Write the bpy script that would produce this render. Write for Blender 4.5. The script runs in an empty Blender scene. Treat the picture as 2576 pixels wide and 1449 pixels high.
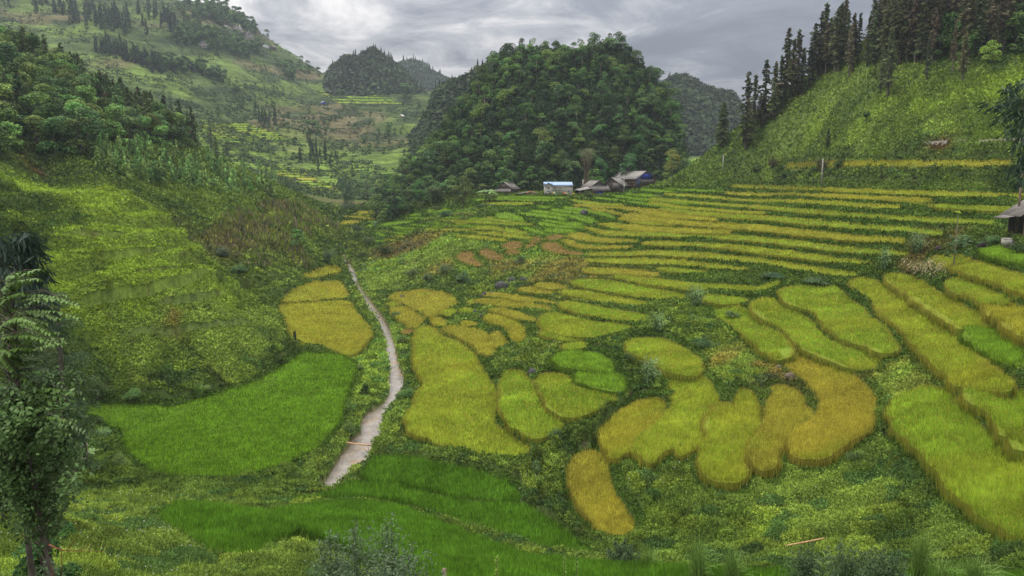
import bpy, math, random
import numpy as np
from mathutils import Vector, geometry
R = math.radians
SC = bpy.context.scene
COL = SC.collection
# ------------------------------------------------------------------ camera
PITCH = R(8.5)
F = 1839.0                       # focal length in pixels of a 2576-wide photograph
cam_d = bpy.data.cameras.new("camera")
cam = bpy.data.objects.new("camera", cam_d)
COL.objects.link(cam)
SC.camera = cam
cam_d.sensor_width = 36.0
cam_d.lens = 36.0 * F / 2576.0
cam_d.clip_start = 0.3
cam_d.clip_end = 9000
cam.location = (0, 0, 0)
cam.rotation_euler = (math.pi/2 - PITCH, 0, 0)
# ------------------------------------------------------------------ sky and sun
SUN_EL, SUN_AZ = R(58), R(-104)   # high and to the left, slightly behind the camera
w = bpy.data.worlds.new("World")
SC.world = w
w.use_nodes = True
nt = w.node_tree
N, L = nt.nodes, nt.links
N.clear()
def nd(t, **k):
    n = N.new(t)
    for a, b in k.items():
        setattr(n, a, b)
    return n
out = nd('ShaderNodeOutputWorld'); bg = nd('ShaderNodeBackground')
L.new(bg.outputs[0], out.inputs[0])
sky = nd('ShaderNodeTexSky', sky_type='NISHITA')
sky.sun_disc = False
sky.sun_elevation = SUN_EL
sky.sun_rotation = SUN_AZ
sky.air_density = 1.0
tc = nd('ShaderNodeTexCoord')
sep = nd('ShaderNodeSeparateXYZ'); L.new(tc.outputs['Generated'], sep.inputs[0])
def m(op, a, b=None, clamp=False):
    n = nd('ShaderNodeMath', operation=op); n.use_clamp = clamp
    for i, v in enumerate((a, b)):
        if v is None: continue
        if isinstance(v, (int, float)): n.inputs[i].default_value = v
        else: L.new(v, n.inputs[i])
    return n.outputs[0]
zc = m('MAXIMUM', sep.outputs[2], 0.0)
den = m('ADD', zc, 0.16)
px_, py_ = m('DIVIDE', sep.outputs[0], den), m('DIVIDE', sep.outputs[1], den)
cmb = nd('ShaderNodeCombineXYZ'); L.new(px_, cmb.inputs[0]); L.new(py_, cmb.inputs[1])
def wnoise(scale, detail, rough, dist, off):
    mp = nd('ShaderNodeMapping'); mp.inputs['Location'].default_value = off
    mp.inputs['Scale'].default_value = (1.0, 1.0, 1.0)
    L.new(cmb.outputs[0], mp.inputs[0])
    n = nd('ShaderNodeTexNoise'); n.inputs['Scale'].default_value = scale
    n.inputs['Detail'].default_value = detail; n.inputs['Roughness'].default_value = rough
    n.inputs['Distortion'].default_value = dist
    L.new(mp.outputs[0], n.inputs[0]); return n.outputs[0]
n1 = wnoise(0.75, 8, 0.55, 0.35, (6.1, 5.3, 9))
n2 = wnoise(2.6, 8, 0.62, 0.6, (2.0, 2.0, 8))
nn = m('ADD', m('MULTIPLY', n1, 0.58), m('MULTIPLY', n2, 0.42))
rp = nd('ShaderNodeValToRGB'); L.new(nn, rp.inputs[0])
cr = rp.color_ramp
cr.elements[0].position = 0.40; cr.elements[0].color = (0.17, 0.185, 0.215, 1)
cr.elements[1].position = 0.60; cr.elements[1].color = (0.86, 0.83, 0.80, 1)
e = cr.elements.new(0.47); e.color = (0.25, 0.265, 0.30, 1)
e = cr.elements.new(0.53); e.color = (0.46, 0.465, 0.48, 1)
# overcast skies are several times brighter overhead than at the horizon
zb = m('MULTIPLY', m('POWER', zc, 1.7), 4.6)
zb = m('ADD', zb, 0.46)
gn = nd('ShaderNodeVectorMath', operation='SCALE'); L.new(rp.outputs[0], gn.inputs[0]); L.new(zb, gn.inputs['Scale'])
sk = nd('ShaderNodeVectorMath', operation='SCALE'); L.new(sky.outputs[0], sk.inputs[0]); sk.inputs['Scale'].default_value = 0.05
mx = nd('ShaderNodeMix', data_type='RGBA'); mx.inputs[0].default_value = 0.94
L.new(sk.outputs[0], mx.inputs[6]); L.new(gn.outputs[0], mx.inputs[7])
L.new(mx.outputs[2], bg.inputs[0]); bg.inputs[1].default_value = 1.0
sd = bpy.data.lights.new("sun", 'SUN'); sd.energy = 1.5; sd.angle = R(14); sd.color = (1.0, 0.95, 0.86)
sun = bpy.data.objects.new("sun", sd); COL.objects.link(sun)
sv = Vector((math.cos(SUN_EL)*math.sin(SUN_AZ), math.cos(SUN_EL)*math.cos(SUN_AZ), math.sin(SUN_EL)))
sun.rotation_euler = sv.to_track_quat('Z', 'Y').to_euler()
SC.view_settings.view_transform = 'Standard'
SC.view_settings.look = 'None'
SC.view_settings.exposure = 0.68
SC.cycles.max_bounces = 5
SC.cycles.diffuse_bounces = 3
SC.cycles.transmission_bounces = 2
SC.cycles.transparent_max_bounces = 4
SC.cycles.volume_bounces = 0
SC.cycles.use_adaptive_sampling = True
# ------------------------------------------------------------------ geometry helpers
rng = np.random.default_rng(7)
random.seed(7)
cp, sp = math.cos(PITCH), math.sin(PITCH)
def ray(X, Y):
    """photo position -> (x/y, z/y) slopes of the sight line"""
    xc = (np.asarray(X, float) - 1288.0)/F; yc = (724.5 - np.asarray(Y, float))/F
    y = cp + yc*sp; z = -sp + yc*cp
    return xc/y, z/y
def hsh(i, j, s):
    n = (i*374761393 + j*668265263 + s*974711) & 0xffffffff
    n = ((n ^ (n >> 13))*1274126177) & 0xffffffff
    return ((n ^ (n >> 16)) & 0xffff)/65535.0
def vn(x, y, s=0):
    x = np.asarray(x, float); y = np.asarray(y, float)
    i = np.floor(x).astype(np.int64); j = np.floor(y).astype(np.int64)
    f = x-i; g = y-j; f = f*f*(3-2*f); g = g*g*(3-2*g)
    a = hsh(i, j, s); b = hsh(i+1, j, s); c = hsh(i, j+1, s); d = hsh(i+1, j+1, s)
    return (a*(1-f)+b*f)*(1-g)+(c*(1-f)+d*f)*g
def fbm(x, y, s=0, o=3):
    r = 0; am = 1; t = 0
    for k in range(o):
        r = r+am*vn(x*2**k+k*17.3, y*2**k+k*9.1, s+k); t += am; am *= .5
    return r/t
def mesh(name, V, Fs, mats, col=None, midx=None, smooth=False, parent=None, link=True):
    """V (n,3); Fs (m,k) index array or list of such; one mesh object"""
    me = bpy.data.meshes.new(name)
    V = np.asarray(V, np.float32)
    if not isinstance(Fs, list): Fs = [Fs]
    elif isinstance(Fs[0], tuple): Fs = [np.array(Fs, np.int32)]
    Fs = [np.asarray(f, np.int32) for f in Fs if len(f)]
    me.vertices.add(len(V)); me.vertices.foreach_set('co', V.ravel())
    tot = np.concatenate([np.full(len(f), f.shape[1], np.int32) for f in Fs])
    idx = np.concatenate([f.ravel() for f in Fs])
    me.loops.add(len(idx)); me.loops.foreach_set('vertex_index', idx)
    me.polygons.add(len(tot)); st = np.zeros(len(tot), np.int32); st[1:] = np.cumsum(tot)[:-1]
    me.polygons.foreach_set('loop_start', st)
    if smooth: me.polygons.foreach_set('use_smooth', np.ones(len(tot), bool))
    if midx is not None: me.polygons.foreach_set('material_index', np.asarray(midx, np.int32))
    me.update(calc_edges=True)
    if col is not None:
        at = me.color_attributes.new('Col', 'FLOAT_COLOR', 'POINT')
        c4 = np.ones((len(V), 4), np.float32); c4[:, :3] = col
        at.data.foreach_set('color', c4.ravel())
    for mt in (mats if isinstance(mats, (list, tuple)) else [mats]): me.materials.append(mt)
    if not link: return me
    o = bpy.data.objects.new(name, me); COL.objects.link(o)
    if parent: o.parent = parent
    return o
def tag(o, label=None, cat=None, group=None, kind=None):
    if label: o['label'] = label
    if cat: o['category'] = cat
    if group: o['group'] = group
    if kind: o['kind'] = kind
    return o
def empty(name, loc, rz=0, label=None, cat=None, group=None):
    o = bpy.data.objects.new(name, None); COL.objects.link(o)
    o.location = loc; o.rotation_euler = (0, 0, rz); o.empty_display_size = .3
    return tag(o, label, cat, group)
def copy_tree(o, loc, rz=0, sc=1.0, label=None, group=None):
    r = o.copy(); COL.objects.link(r); r.location = loc; r.rotation_euler = (0, 0, rz)
    r.scale = (sc, sc, sc) if not isinstance(sc, tuple) else sc
    if label: r['label'] = label
    if group: r['group'] = group
    for ch in list(o.children):
        c = ch.copy(); COL.objects.link(c); c.parent = r
        for g in ch.children:
            d = g.copy(); COL.objects.link(d); d.parent = c
    return r
# ------------------------------------------------------------------ materials
def mat(name, base=(.5, .5, .5), rough=.8, attr=False, rand=0.0, noise=None, bump=None, trans=0.0, metal=0, spec=.2, patch=None):
    """procedural surface; noise = list of (scale, amount) brightness, patch = (scale, colour, lo, hi) colour patches"""
    mt = bpy.data.materials.new(name); mt.use_nodes = True
    t = mt.node_tree; n = t.nodes; l = t.links; b = n['Principled BSDF']
    b.inputs['Roughness'].default_value = rough; b.inputs['Metallic'].default_value = metal
    b.inputs['Specular IOR Level'].default_value = spec
    if attr:
        s = n.new('ShaderNodeAttribute'); s.attribute_name = 'Col'; c = s.outputs['Color']
    else:
        s = n.new('ShaderNodeRGB'); s.outputs[0].default_value = (*base, 1); c = s.outputs[0]
    g = n.new('ShaderNodeNewGeometry')
    if patch:
        for (psc, pcol, lo, hi) in patch:
            x = n.new('ShaderNodeTexNoise'); x.inputs['Scale'].default_value = psc; x.inputs['Detail'].default_value = 4
            l.new(g.outputs['Position'], x.inputs[0])
            r = n.new('ShaderNodeMapRange'); r.inputs[1].default_value = lo; r.inputs[2].default_value = hi; l.new(x.outputs[0], r.inputs[0])
            k = n.new('ShaderNodeMix'); k.data_type = 'RGBA'; l.new(r.outputs[0], k.inputs[0]); l.new(c, k.inputs[6]); k.inputs[7].default_value = (*pcol, 1); c = k.outputs[2]
    for i, (nsc, am) in enumerate(noise or []):
        x = n.new('ShaderNodeTexNoise'); x.inputs['Scale'].default_value = nsc; x.inputs['Detail'].default_value = 3
        l.new(g.outputs['Position'], x.inputs[0])
        r = n.new('ShaderNodeMapRange'); r.inputs[1].default_value = .3; r.inputs[2].default_value = .7
        r.inputs[3].default_value = 1-am; r.inputs[4].default_value = 1+am; l.new(x.outputs[0], r.inputs[0])
        k = n.new('ShaderNodeVectorMath'); k.operation = 'SCALE'; l.new(c, k.inputs[0]); l.new(r.outputs[0], k.inputs['Scale']); c = k.outputs[0]
    if rand:
        oi = n.new('ShaderNodeObjectInfo')
        hs = n.new('ShaderNodeHueSaturation')
        for out_i, (lo, hi, inp) in enumerate(((.5-.035*rand, .5+.03*rand, 'Hue'), (1-.45*rand, 1+.45*rand, 'Value'))):
            r = n.new('ShaderNodeMapRange'); r.inputs[3].default_value = lo; r.inputs[4].default_value = hi
            if out_i:
                fr = n.new('ShaderNodeMath'); fr.operation = 'FRACT'; mu = n.new('ShaderNodeMath'); mu.operation = 'MULTIPLY'; mu.inputs[1].default_value = 37.17
                l.new(oi.outputs['Random'], mu.inputs[0]); l.new(mu.outputs[0], fr.inputs[0]); l.new(fr.outputs[0], r.inputs[0])
            else: l.new(oi.outputs['Random'], r.inputs[0])
            l.new(r.outputs[0], hs.inputs[inp])
        l.new(c, hs.inputs['Color']); c = hs.outputs[0]
    l.new(c, b.inputs['Base Color'])
    if bump:
        x = n.new('ShaderNodeTexNoise'); x.inputs['Scale'].default_value = bump[0]; x.inputs['Detail'].default_value = 5
        l.new(g.outputs['Position'], x.inputs[0])
        q = n.new('ShaderNodeBump'); q.inputs['Strength'].default_value = bump[1]; q.inputs['Distance'].default_value = bump[2]
        l.new(x.outputs[0], q.inputs['Height']); l.new(q.outputs[0], b.inputs['Normal'])
    if trans:
        tr = n.new('ShaderNodeBsdfTranslucent'); l.new(c, tr.inputs[0])
        ms = n.new('ShaderNodeMixShader'); ms.inputs[0].default_value = trans
        l.new(b.outputs[0], ms.inputs[1]); l.new(tr.outputs[0], ms.inputs[2]); l.new(ms.outputs[0], n['Material Output'].inputs[0])
    mt.cycles.emission_sampling = 'NONE'
    return mt
M_ground = mat('soil_and_grass', attr=True, rough=.95, noise=[(.9, .25), (6, .25)], bump=(3.0, .8, .3), spec=.05)
M_far = mat('far_slope', attr=True, rough=.95, noise=[(.03, .25), (.25, .3)], bump=(.25, .9, 2.0), spec=.05)
M_leaf = mat('leaves', attr=True, rough=.7, trans=.25, spec=.1)
M_tree = mat('tree_foliage', attr=True, rough=.6, trans=.22, rand=1.0, spec=.1)
M_con = mat('needle_foliage', attr=True, rough=.7, trans=.3, rand=.8, spec=.15)
M_bark = mat('bark', base=(.10, .085, .065), rough=.9, noise=[(3, .4)], rand=.3)
M_rice = mat('rice', attr=True, rough=.65, trans=.3, noise=[(.28, .12), (1.6, .18)], spec=.1)
M_stalk = mat('rice_stalks', attr=True, rough=.9, noise=[(7, .35)], bump=(9, .6, .1), spec=.1)
# ------------------------------------------------------------------ the land: heights given where sight lines meet it
CP = []
def pz(*pts):
    for (X, Y, z) in pts:
        a, t = ray(X, Y); CP.append((float(a), math.log(z/t), float(t)))
def pd(*pts):
    for (X, Y, D) in pts:
        a, t = ray(X, Y); CP.append((float(a), math.log(D), float(t)))
# slope the photographer stands on, then the gully
pd((-500,1900,12),(0,1900,12),(700,2000,12),(1400,2050,13),(2000,2000,13),(2576,1900,13),(3000,1900,13),
   (0,1650,19),(700,1700,20),(1400,1750,22),(2000,1700,22),(2576,1600,22))
pz((-300,1449,-16),(0,1449,-17.5),(400,1449,-22),(900,1449,-26),(1300,1449,-30),(1800,1449,-29),(2300,1449,-25),(2576,1449,-21.5),(2900,1449,-19),
 (-200,1300,-18),(60,1300,-21),(300,1300,-27),(600,1300,-31),(1000,1300,-34),(1450,1320,-35),(1650,1340,-31.5),(2000,1330,-28.5),(2300,1300,-26),(2576,1300,-22),(2800,1300,-20),
 (-100,1200,-34),(150,1180,-37.5),(190,1120,-37.5),(300,1200,-36.5),(450,1220,-37),(600,1210,-37),(840,1200,-38.3),(1000,1170,-36),(1300,1190,-35.5),(1450,1200,-34.5),(1600,1200,-30.5),(1850,1200,-28.5),(2150,1160,-26.5),(2350,1200,-24.5),(2576,1160,-21),(2900,1150,-18),
 (230,1030,-36.2),(400,1100,-36.2),(560,1120,-36.2),(560,1000,-36),(750,1050,-36),(870,950,-35.6),(750,890,-35.3),
 (820,830,-35),(730,800,-34.8),(900,870,-35.3),(800,720,-33.8),(850,690,-32.6),
 (930,1130,-37.6),(865,1180,-38),(970,1030,-37.3),(997,985,-37.1),(985,900,-36.6),(960,820,-35.6),(920,755,-34.3),(895,700,-32.9),(868,655,-31.6),(858,600,-29),
 (1150,1000,-33.8),(1100,850,-33.2),(1050,1060,-34.6),(1250,1110,-34),(1330,1050,-31.8),(1450,1000,-30),(1500,900,-28.5),
 (1100,750,-32),(1000,720,-32.5),(1300,700,-27),(1200,780,-30.5),(1450,830,-27.5),(1750,760,-23.5),(1700,650,-20.5),(1600,720,-24.5),
 (1560,1000,-30),(1650,900,-27),(1700,1000,-28),(1900,1050,-27),(2100,1000,-25.5),(1950,850,-24.5),(2150,850,-22.5),(2250,870,-22),(1850,770,-22.5),(2000,700,-19),
 (2350,1050,-23),(2230,980,-24.3),(2450,900,-20),(2560,1000,-19.5),(2576,800,-16),(2300,700,-17.6),(2150,680,-17.7),(2576,640,-11.5),(2480,640,-12),(2380,610,-11.8),(2800,640,-9),(2800,900,-15),
 (2560,560,-8),(2540,480,-2.6),(2300,475,-2.4),(2067,470,-2.6),(1850,466,-2.6),(2200,560,-9),(2200,620,-13),(1950,640,-16.5),(2100,520,-6.3),(1900,520,-8),(2400,520,-5.6),
 (1900,560,-11),(1700,560,-13.0),(1500,560,-16),(1500,620,-19.5),(1450,660,-22),(1300,600,-20),(1250,560,-16),(1100,600,-22.5),(1050,650,-27),(1150,660,-25),(1000,620,-26),
 (1700,510,-8.5),(1600,500,-8),(1500,500,-8.5),(1300,500,-8.8),(1400,493,-7.4),(1630,478,-5),(1750,462,-2),(1250,530,-12.5),(1000,530,-18),(860,548,-22),(950,590,-25),(900,640,-30))
# spur on the left with its bean field, corn slope behind it
pd((200,1015,109),(430,1028,113),(620,978,124),(740,905,141),(700,800,158),(715,740,185),(760,690,212),(800,640,245),(845,600,290),
   (200,950,112),(430,950,118),(620,900,130),(720,850,146),(120,900,108),(200,800,118),(400,850,124),(600,850,136),(400,740,134),(600,760,150),(250,680,130),(350,600,150),(520,700,152),(200,520,160),(330,520,168),(60,600,138),(0,480,150),(-300,500,130),(-200,800,100),(60,1000,96),
   (480,610,168),(560,680,166),(650,770,166),(430,540,178),(300,472,192),(0,452,175),
   (470,650,184),(560,720,178),(430,585,192),(300,512,205),(640,800,178),(150,500,200),
   (560,620,200),(640,690,194),(700,690,202),(700,600,235),(600,560,225),(500,520,225),(750,530,290),(850,585,325),(640,500,290),(800,580,290))
# wooded shoulder further left
pd((0,400,195),(300,430,225),(550,455,290),(700,490,330),(800,515,370),(200,420,205),(400,400,265),(600,440,310),
   (0,300,230),(150,300,245),(300,360,262),(450,370,295),(0,200,270),(150,230,285),(-200,150,270),
   (-200,60,330),(0,120,325),(130,190,325),(300,300,320),(450,350,330),(570,410,345),(680,460,365),
   (-200,200,450),(0,230,450),(300,370,440),(450,400,430),(570,440,425))
# the big mountain on the left, cultivated
pd((850,520,430),(820,470,520),(760,430,600),(680,400,640),(560,340,650),(450,280,680),(350,220,720),(200,150,780),(0,100,820),(-300,50,800),
   (960,410,650),(1000,350,760),(900,350,780),(700,290,820),(850,290,900),(1050,300,900),(1080,250,1050),(950,240,1080),(800,220,1120),(700,190,1080),(600,150,1030),(500,120,980),(400,70,960),(200,40,950),(0,10,950),
   (-300,-80,1250),(0,-60,1250),(250,-30,1280),(440,-2,1300),(520,8,1300),(575,25,1300),(620,52,1300),(660,82,1300),(700,118,1300),(760,152,1300),(800,186,1300),(850,207,1300),(920,228,1350),(1000,228,1350),(1100,235,1350),
   (-300,60,1900),(440,130,1900),(620,200,1900),(760,270,1900),(850,290,1900),(1100,300,1900),
   (1300,300,900),(1300,260,1400),(1500,300,1000),(1740,410,600),(1740,385,800),(1740,350,1000),(1740,330,1500),(1900,330,1000),(1840,415,600),(2200,330,800),(2600,330,800),(2600,300,1900),(2000,300,1900))
# hill on the right
pd((1760,425,310),(1760,440,300),(1850,425,300),(1990,416,282),(2250,411,199),(2540,405,166),(2250,445,195),(2000,452,274),(2540,450,163),(2100,452,234),(2800,400,152),
   (2576,365,172),(2320,370,190),(2100,385,245),(1950,395,290),(2576,330,180),(2576,250,200),(2576,165,232),(2300,300,216),(2300,215,246),(2100,330,262),(1950,360,298),(1830,385,306),
   (2800,150,225),(2800,300,175),
   (1880,325,314),(1940,285,309),(2000,250,305),(2080,200,300),(2150,140,298),(2250,80,290),(2400,20,282),(2600,-40,270),(2900,-60,260),(1800,395,310),
   (1780,430,420),(1900,400,450),(2100,350,450),(2400,250,450),(2800,250,450))
# ground behind the village
pd((1200,480,370),(1450,480,370),(1620,468,370),(1720,455,370),(1050,490,390),(950,500,410),(1200,470,480),(1450,460,500),(1700,440,480))
CP = np.array(CP)
LS = 0.62
def kern(d2): return np.sqrt(d2 + 0.028**2)
P = np.c_[CP[:, 0], CP[:, 1]*LS]
d2 = ((P[:, None]-P[None])**2).sum(2)
n_ = len(P)
A = np.zeros((n_+3, n_+3)); A[:n_, :n_] = kern(d2) - 0.010*np.eye(n_)
A[:n_, n_] = 1; A[:n_, n_+1:] = P; A[n_, :n_] = 1; A[n_+1:, :n_] = P.T
WT = np.linalg.solve(A, np.r_[CP[:, 2], 0, 0, 0])
A0, A1, NA = -.98, .98, 880
L0, L1, NL = math.log(11.0), math.log(2200.0), 1250
ga = np.linspace(A0, A1, NA); gl = np.linspace(L0, L1, NL)
GT = np.zeros((NL, NA), np.float32)
for i in range(0, NL, 25):
    gg = np.stack(np.meshgrid(ga, gl[i:i+25]*LS), -1).reshape(-1, 2)
    s = np.full(len(gg), WT[n_]) + gg @ WT[n_+1:]
    for k in range(0, n_, 64):
        q = ((gg[:, None, :]-P[None, k:k+64])**2).sum(2)
        s += kern(q) @ WT[k:min(k+64, n_)]
    GT[i:i+25] = s.reshape(-1, NA)
def farn(x, y, z):
    """knolls, gullies and cultivation steps of the far slopes"""
    am = np.clip((y-459)/250, 0, 1)
    z = z+am*((fbm(x/70, y/70, 12, 4)-.5)*24+(fbm(x/22, y/22, 14, 3)-.5)*6)
    st = 3.2; zt = np.round(z/st)*st; ter = np.clip((fbm(x/140, y/140, 19, 2)-.45)*6, 0, 1)*am
    return z+(zt-z)*ter*.55
yy_ = np.exp(gl); k_far = yy_ > 459
YY_ = np.repeat(yy_[k_far][:, None], NA, 1); XX_ = YY_*ga[None]
GT[k_far] = (farn(XX_, YY_, GT[k_far]*YY_)/YY_).astype(np.float32)
def tlook(a, l):
    fa = np.clip((np.asarray(a)-A0)/(A1-A0)*(NA-1), 0, NA-1.001); fl = np.clip((np.asarray(l)-L0)/(L1-L0)*(NL-1), 0, NL-1.001)
    i = fa.astype(int); j = fl.astype(int); u = fa-i; v = fl-j
    return (GT[j, i]*(1-u)+GT[j, i+1]*u)*(1-v)+(GT[j+1, i]*(1-u)+GT[j+1, i+1]*u)*v
def TZ(x, y):
    y = np.maximum(y, 11.0)
    return tlook(x/y, np.log(y))*y
def cast(X, Y, h=0.0, off=None, lmin=L0, lmax=L1):
    """where the sight line through (X,Y) meets the land raised by h (+ off(x,y))"""
    a, t = ray(X, Y); a = np.atleast_1d(a); t = np.atleast_1d(t)
    ls = np.linspace(lmin, lmax, 2600); ys = np.exp(ls)
    res = np.zeros((len(a), 3))
    for k in range(len(a)):
        g = tlook(np.full_like(ls, a[k]), ls)*ys + h - t[k]*ys
        if off is not None: g = g + off(a[k]*ys, ys)
        w_ = np.nonzero(g >= 0)[0]
        if len(w_) == 0: y = ys[-1]
        else:
            i = w_[0]
            if i == 0: y = ys[0]
            else: y = ys[i-1] + (ys[i]-ys[i-1])*(-g[i-1])/(g[i]-g[i-1])
        res[k] = (a[k]*y, y, t[k]*y)
    return res
def at(X, Y=None, D=None):
    """a point standing on the land: by sight line, or by column and depth"""
    if D is None:
        p = cast([X], [Y])[0]; return float(p[0]), float(p[1]), float(TZ(p[0], p[1]))
    a, _ = ray(X, 450); return float(a*D), float(D), float(TZ(a*D, D))
# ------------------------------------------------------------------ hills with their own mesh
class Hill:
    def __init__(s, sky, foot, Dr, Df, p, seed, amp, back=.8):
        s.xs = np.array([q[0] for q in sky], float); s.ys = np.array([q[1] for q in sky], float)
        s.fx = np.array([q[0] for q in foot], float); s.fy = np.array([q[1] for q in foot], float)
        s.Dr, s.Df, s.p, s.seed, s.amp, s.back = Dr, Df, p, seed, amp, back
        s.a0 = float(ray(s.xs[0], 450)[0]); s.a1 = float(ray(s.xs[-1], 450)[0])
    def cols(s, a):
        X = a*F/0.99+1288
        return ray(X, np.interp(X, s.xs, s.ys))[1], ray(X, np.interp(X, s.fx, s.fy))[1]
    def z(s, x, y):
        a = x/y; ts, tf = s.cols(a)
        u = (y-s.Df)/(s.Dr-s.Df)
        f = np.where(u < 1, 1-np.abs(1-np.clip(u, -1, 1))**s.p, 1-((u-1)/s.back)**2)
        n = (fbm(x/(s.Dr*.09), y/(s.Dr*.09), s.seed, 3)-.5)*s.amp*np.clip(np.minimum(u*4, 1), 0, 1)
        return y*(tf+(ts-tf)*f) + n*np.clip((ts-tf)*8, 0, 1)
    def build(s, name, nc, nr, colf, mt):
        aa = np.linspace(s.a0, s.a1, nc); u = np.linspace(-.05, 1+s.back*1.02, nr)
        AA, UU = np.meshgrid(aa, u); yy = s.Df+(s.Dr-s.Df)*UU; xx = AA*yy; zz = s.z(xx, yy)
        V = np.stack([xx, yy, zz], -1).reshape(-1, 3)
        i = np.arange((nr-1)*nc).reshape(nr-1, nc)[:, :-1].ravel()
        o = mesh(name, V, np.stack([i, i+1, i+nc+1, i+nc], 1), mt, col=colf(V), smooth=True)
        return tag(o, kind='structure')
K = Hill([(940,500),(975,482),(1020,445),(1060,408),(1100,350),(1140,300),(1190,245),(1240,180),(1290,142),(1350,128),(1420,120),(1470,118),(1520,100),(1560,118),(1600,165),(1640,200),(1680,262),(1700,330),(1715,400),(1730,470)],
         [(940,585),(1000,575),(1100,550),(1180,515),(1400,495),(1600,485),(1730,490)], 445, 352, 1.5, 3, 10)
P1 = Hill([(800,240),(826,210),(845,170),(880,142),(910,150),(945,130),(975,148),(1020,180),(1050,215),(1075,240)], [(800,275),(1075,275)], 1150, 1040, 1.4, 5, 18)
P2 = Hill([(960,235),(1000,165),(1040,152),(1070,160),(1090,180),(1130,198),(1180,215),(1230,240)], [(960,270),(1230,270)], 1800, 1600, 1.4, 6, 20)
P3 = Hill([(1040,345),(1080,290),(1100,235),(1130,212),(1180,196),(1220,176),(1255,150),(1290,145),(1400,130),(1500,300)], [(1040,400),(1500,400)], 760, 640, 1.4, 8, 14)
P4 = Hill([(1560,300),(1640,225),(1672,196),(1695,186),(1725,196),(1760,218),(1800,233),(1832,240),(1850,268),(1868,300),(1900,340),(1960,400)], [(1560,440),(1960,440)], 1020, 760, 1.3, 9, 16)
# ------------------------------------------------------------------ rice fields (outlines traced, then laid on the land)
FR = {'A': (1240, 680, 4.025), 'B': (1840, 680, 4.025), 'C': (2440, 640, 3.578), 'E': (1000, 960, 3.22), 'F': (1700, 940, 3.22),
      'G': (2400, 940, 3.22), 'H': (3040, 900, 3.22), 'I': (1400, 1150, 2.683), 'J': (2100, 1250, 1.5167), 'K': (2880, 1300, 1.5167), 'M': (0, 0, .67083)}
RC = {'G': (.165, .30, .020), 'D': (.12, .25, .020), 'g': (.235, .38, .034), 'L': (.29, .405, .038), 'l': (.34, .415, .04), 'Y': (.40, .415, .045), 'O': (.42, .385, .052), 'o': (.37, .37, .05), 'B': (.34, .235, .08)}
FIELDS = []
def fp(fr, c, lab, pts, h=.85):
    v = [float(q) for q in pts.replace(',', ' ').split()]
    FIELDS.append((fr, c, lab, list(zip(v[::2], v[1::2])), h, False))
def fs(fr, c, lab, rows, h=.8):
    """a strip: x:top,front ; ..."""
    r = []
    for q in rows.split(';'):
        x, yy = q.split(':'); a, b = yy.split(','); r.append((float(x), float(a), float(b)))
    s_ = FR[fr][2]/.6708          # frame pixels per photo pixel
    FIELDS.append((fr, c, lab, [(x, a-1.2*s_) for x, a, b in r]+[(x, b+.7*s_) for x, a, b in reversed(r)], h, True))
# long strips on the right hand terraces, from the poles downwards
fs('C','l','topmost long rice strip of the right terraces, at the foot of the concrete pole','1075:183,195;1250:180,215;1700:203,232;2200:218,245;2576:236,264;2933:243,272;3433:260,294;3933:270,307;4433:283,320;5000:298,334;5200:305,345')
fs('C','Y','short yellow strip just below the left half of the topmost long strip','1010:275,295;1200:283,315;1640:300,325')
fs('C','Y','second yellow strip below the concrete pole, ending in a rounded tip','1650:297,308;2000:296,322;2576:316,345;2933:330,354;3433:352,387;3783:373,402')
fs('C','g','narrow green strip between the grassy bank and the left end of the terraces','150:225,232;500:238,258;1000:258,275')
fs('C','l','long strip sagging to the right, third below the concrete pole','200:298,312;500:312,335;800:332,356;1200:372,395;1500:383,407;1900:383,417;2576:413,450;2933:433,472;3333:453,484')
fs('C','L','strip in front of the hut roof, starting right of the bush covered bank','3413:418,432;3933:443,467;4433:468,497;4873:488,522')
fs('C','L','very long strip fourth below the concrete pole','0:358,375;300:378,405;640:413,436;1000:438,465;1500:468,492;2000:508,537;2433:538,567;2933:568,607;3433:603,638;4033:628,668;4700:663,704')
fs('C','l','green strip with gold rim tapering to a point mid slope','0:405,430;200:435,460;340:465,484;600:488,520;1000:522,548;1550:550,564')
fs('C','L','very long strip fifth below the concrete pole, ending behind the papaya bush','130:495,510;400:528,556;700:552,587;1100:582,617;1600:598,637;2000:636,682;2576:688,738;2933:716,763;3433:742,792;3933:798,852')
fs('C','Y','short golden strip in the gap left of the leafy bank','0:520,580;300:575,620;600:600,637;900:632,652')
fs('C','Y','golden very long strip that ends behind the tall reed clump','0:610,652;300:648,692;600:678,722;1000:690,747;1500:728,778;2000:782,842;2576:838,893;2933:863,918;3433:893,953')
fs('C','Y','short golden strip with a square right end on the terrace middle','-700:700,722;-200:722,770;0:748,802;500:763,812;1080:794,817')
fs('C','L','long rice strip between two dark vine covered banks, right of the golden short one','-150:815,835;0:822,850;500:833,866;1000:843,892;1500:883,932;2000:938,987;2576:1003,1057;2933:1033,1092;3460:1078,1118')
fs('C','l','long strip bending down to the reeds, second last of the wide terraces','0:938,977;500:953,990;1000:978,1012;1500:1028,1082;2000:1088,1142;2576:1163,1212;2833:1178,1227;2980:1210,1230')
fs('C','l','long broad strip, last of the wide terraces before the gully','-826:1098,1119;-400:1088,1117;0:1058,1102;500:1083,1127;1000:1118,1177;1500:1168,1228;2000:1248,1313;2576:1328,1392;2783:1368,1392')
fs('C','l','broad strip over the dark bank, pointing right at the vines','-870:1178,1195;-537:1172,1217;0:1168,1232;400:1193,1252;800:1233,1292;1320:1298,1315')
fs('C','L','small strip under the pointed one, hemmed by tall grass','100:1288,1307;400:1308,1337;780:1343,1362')
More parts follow.
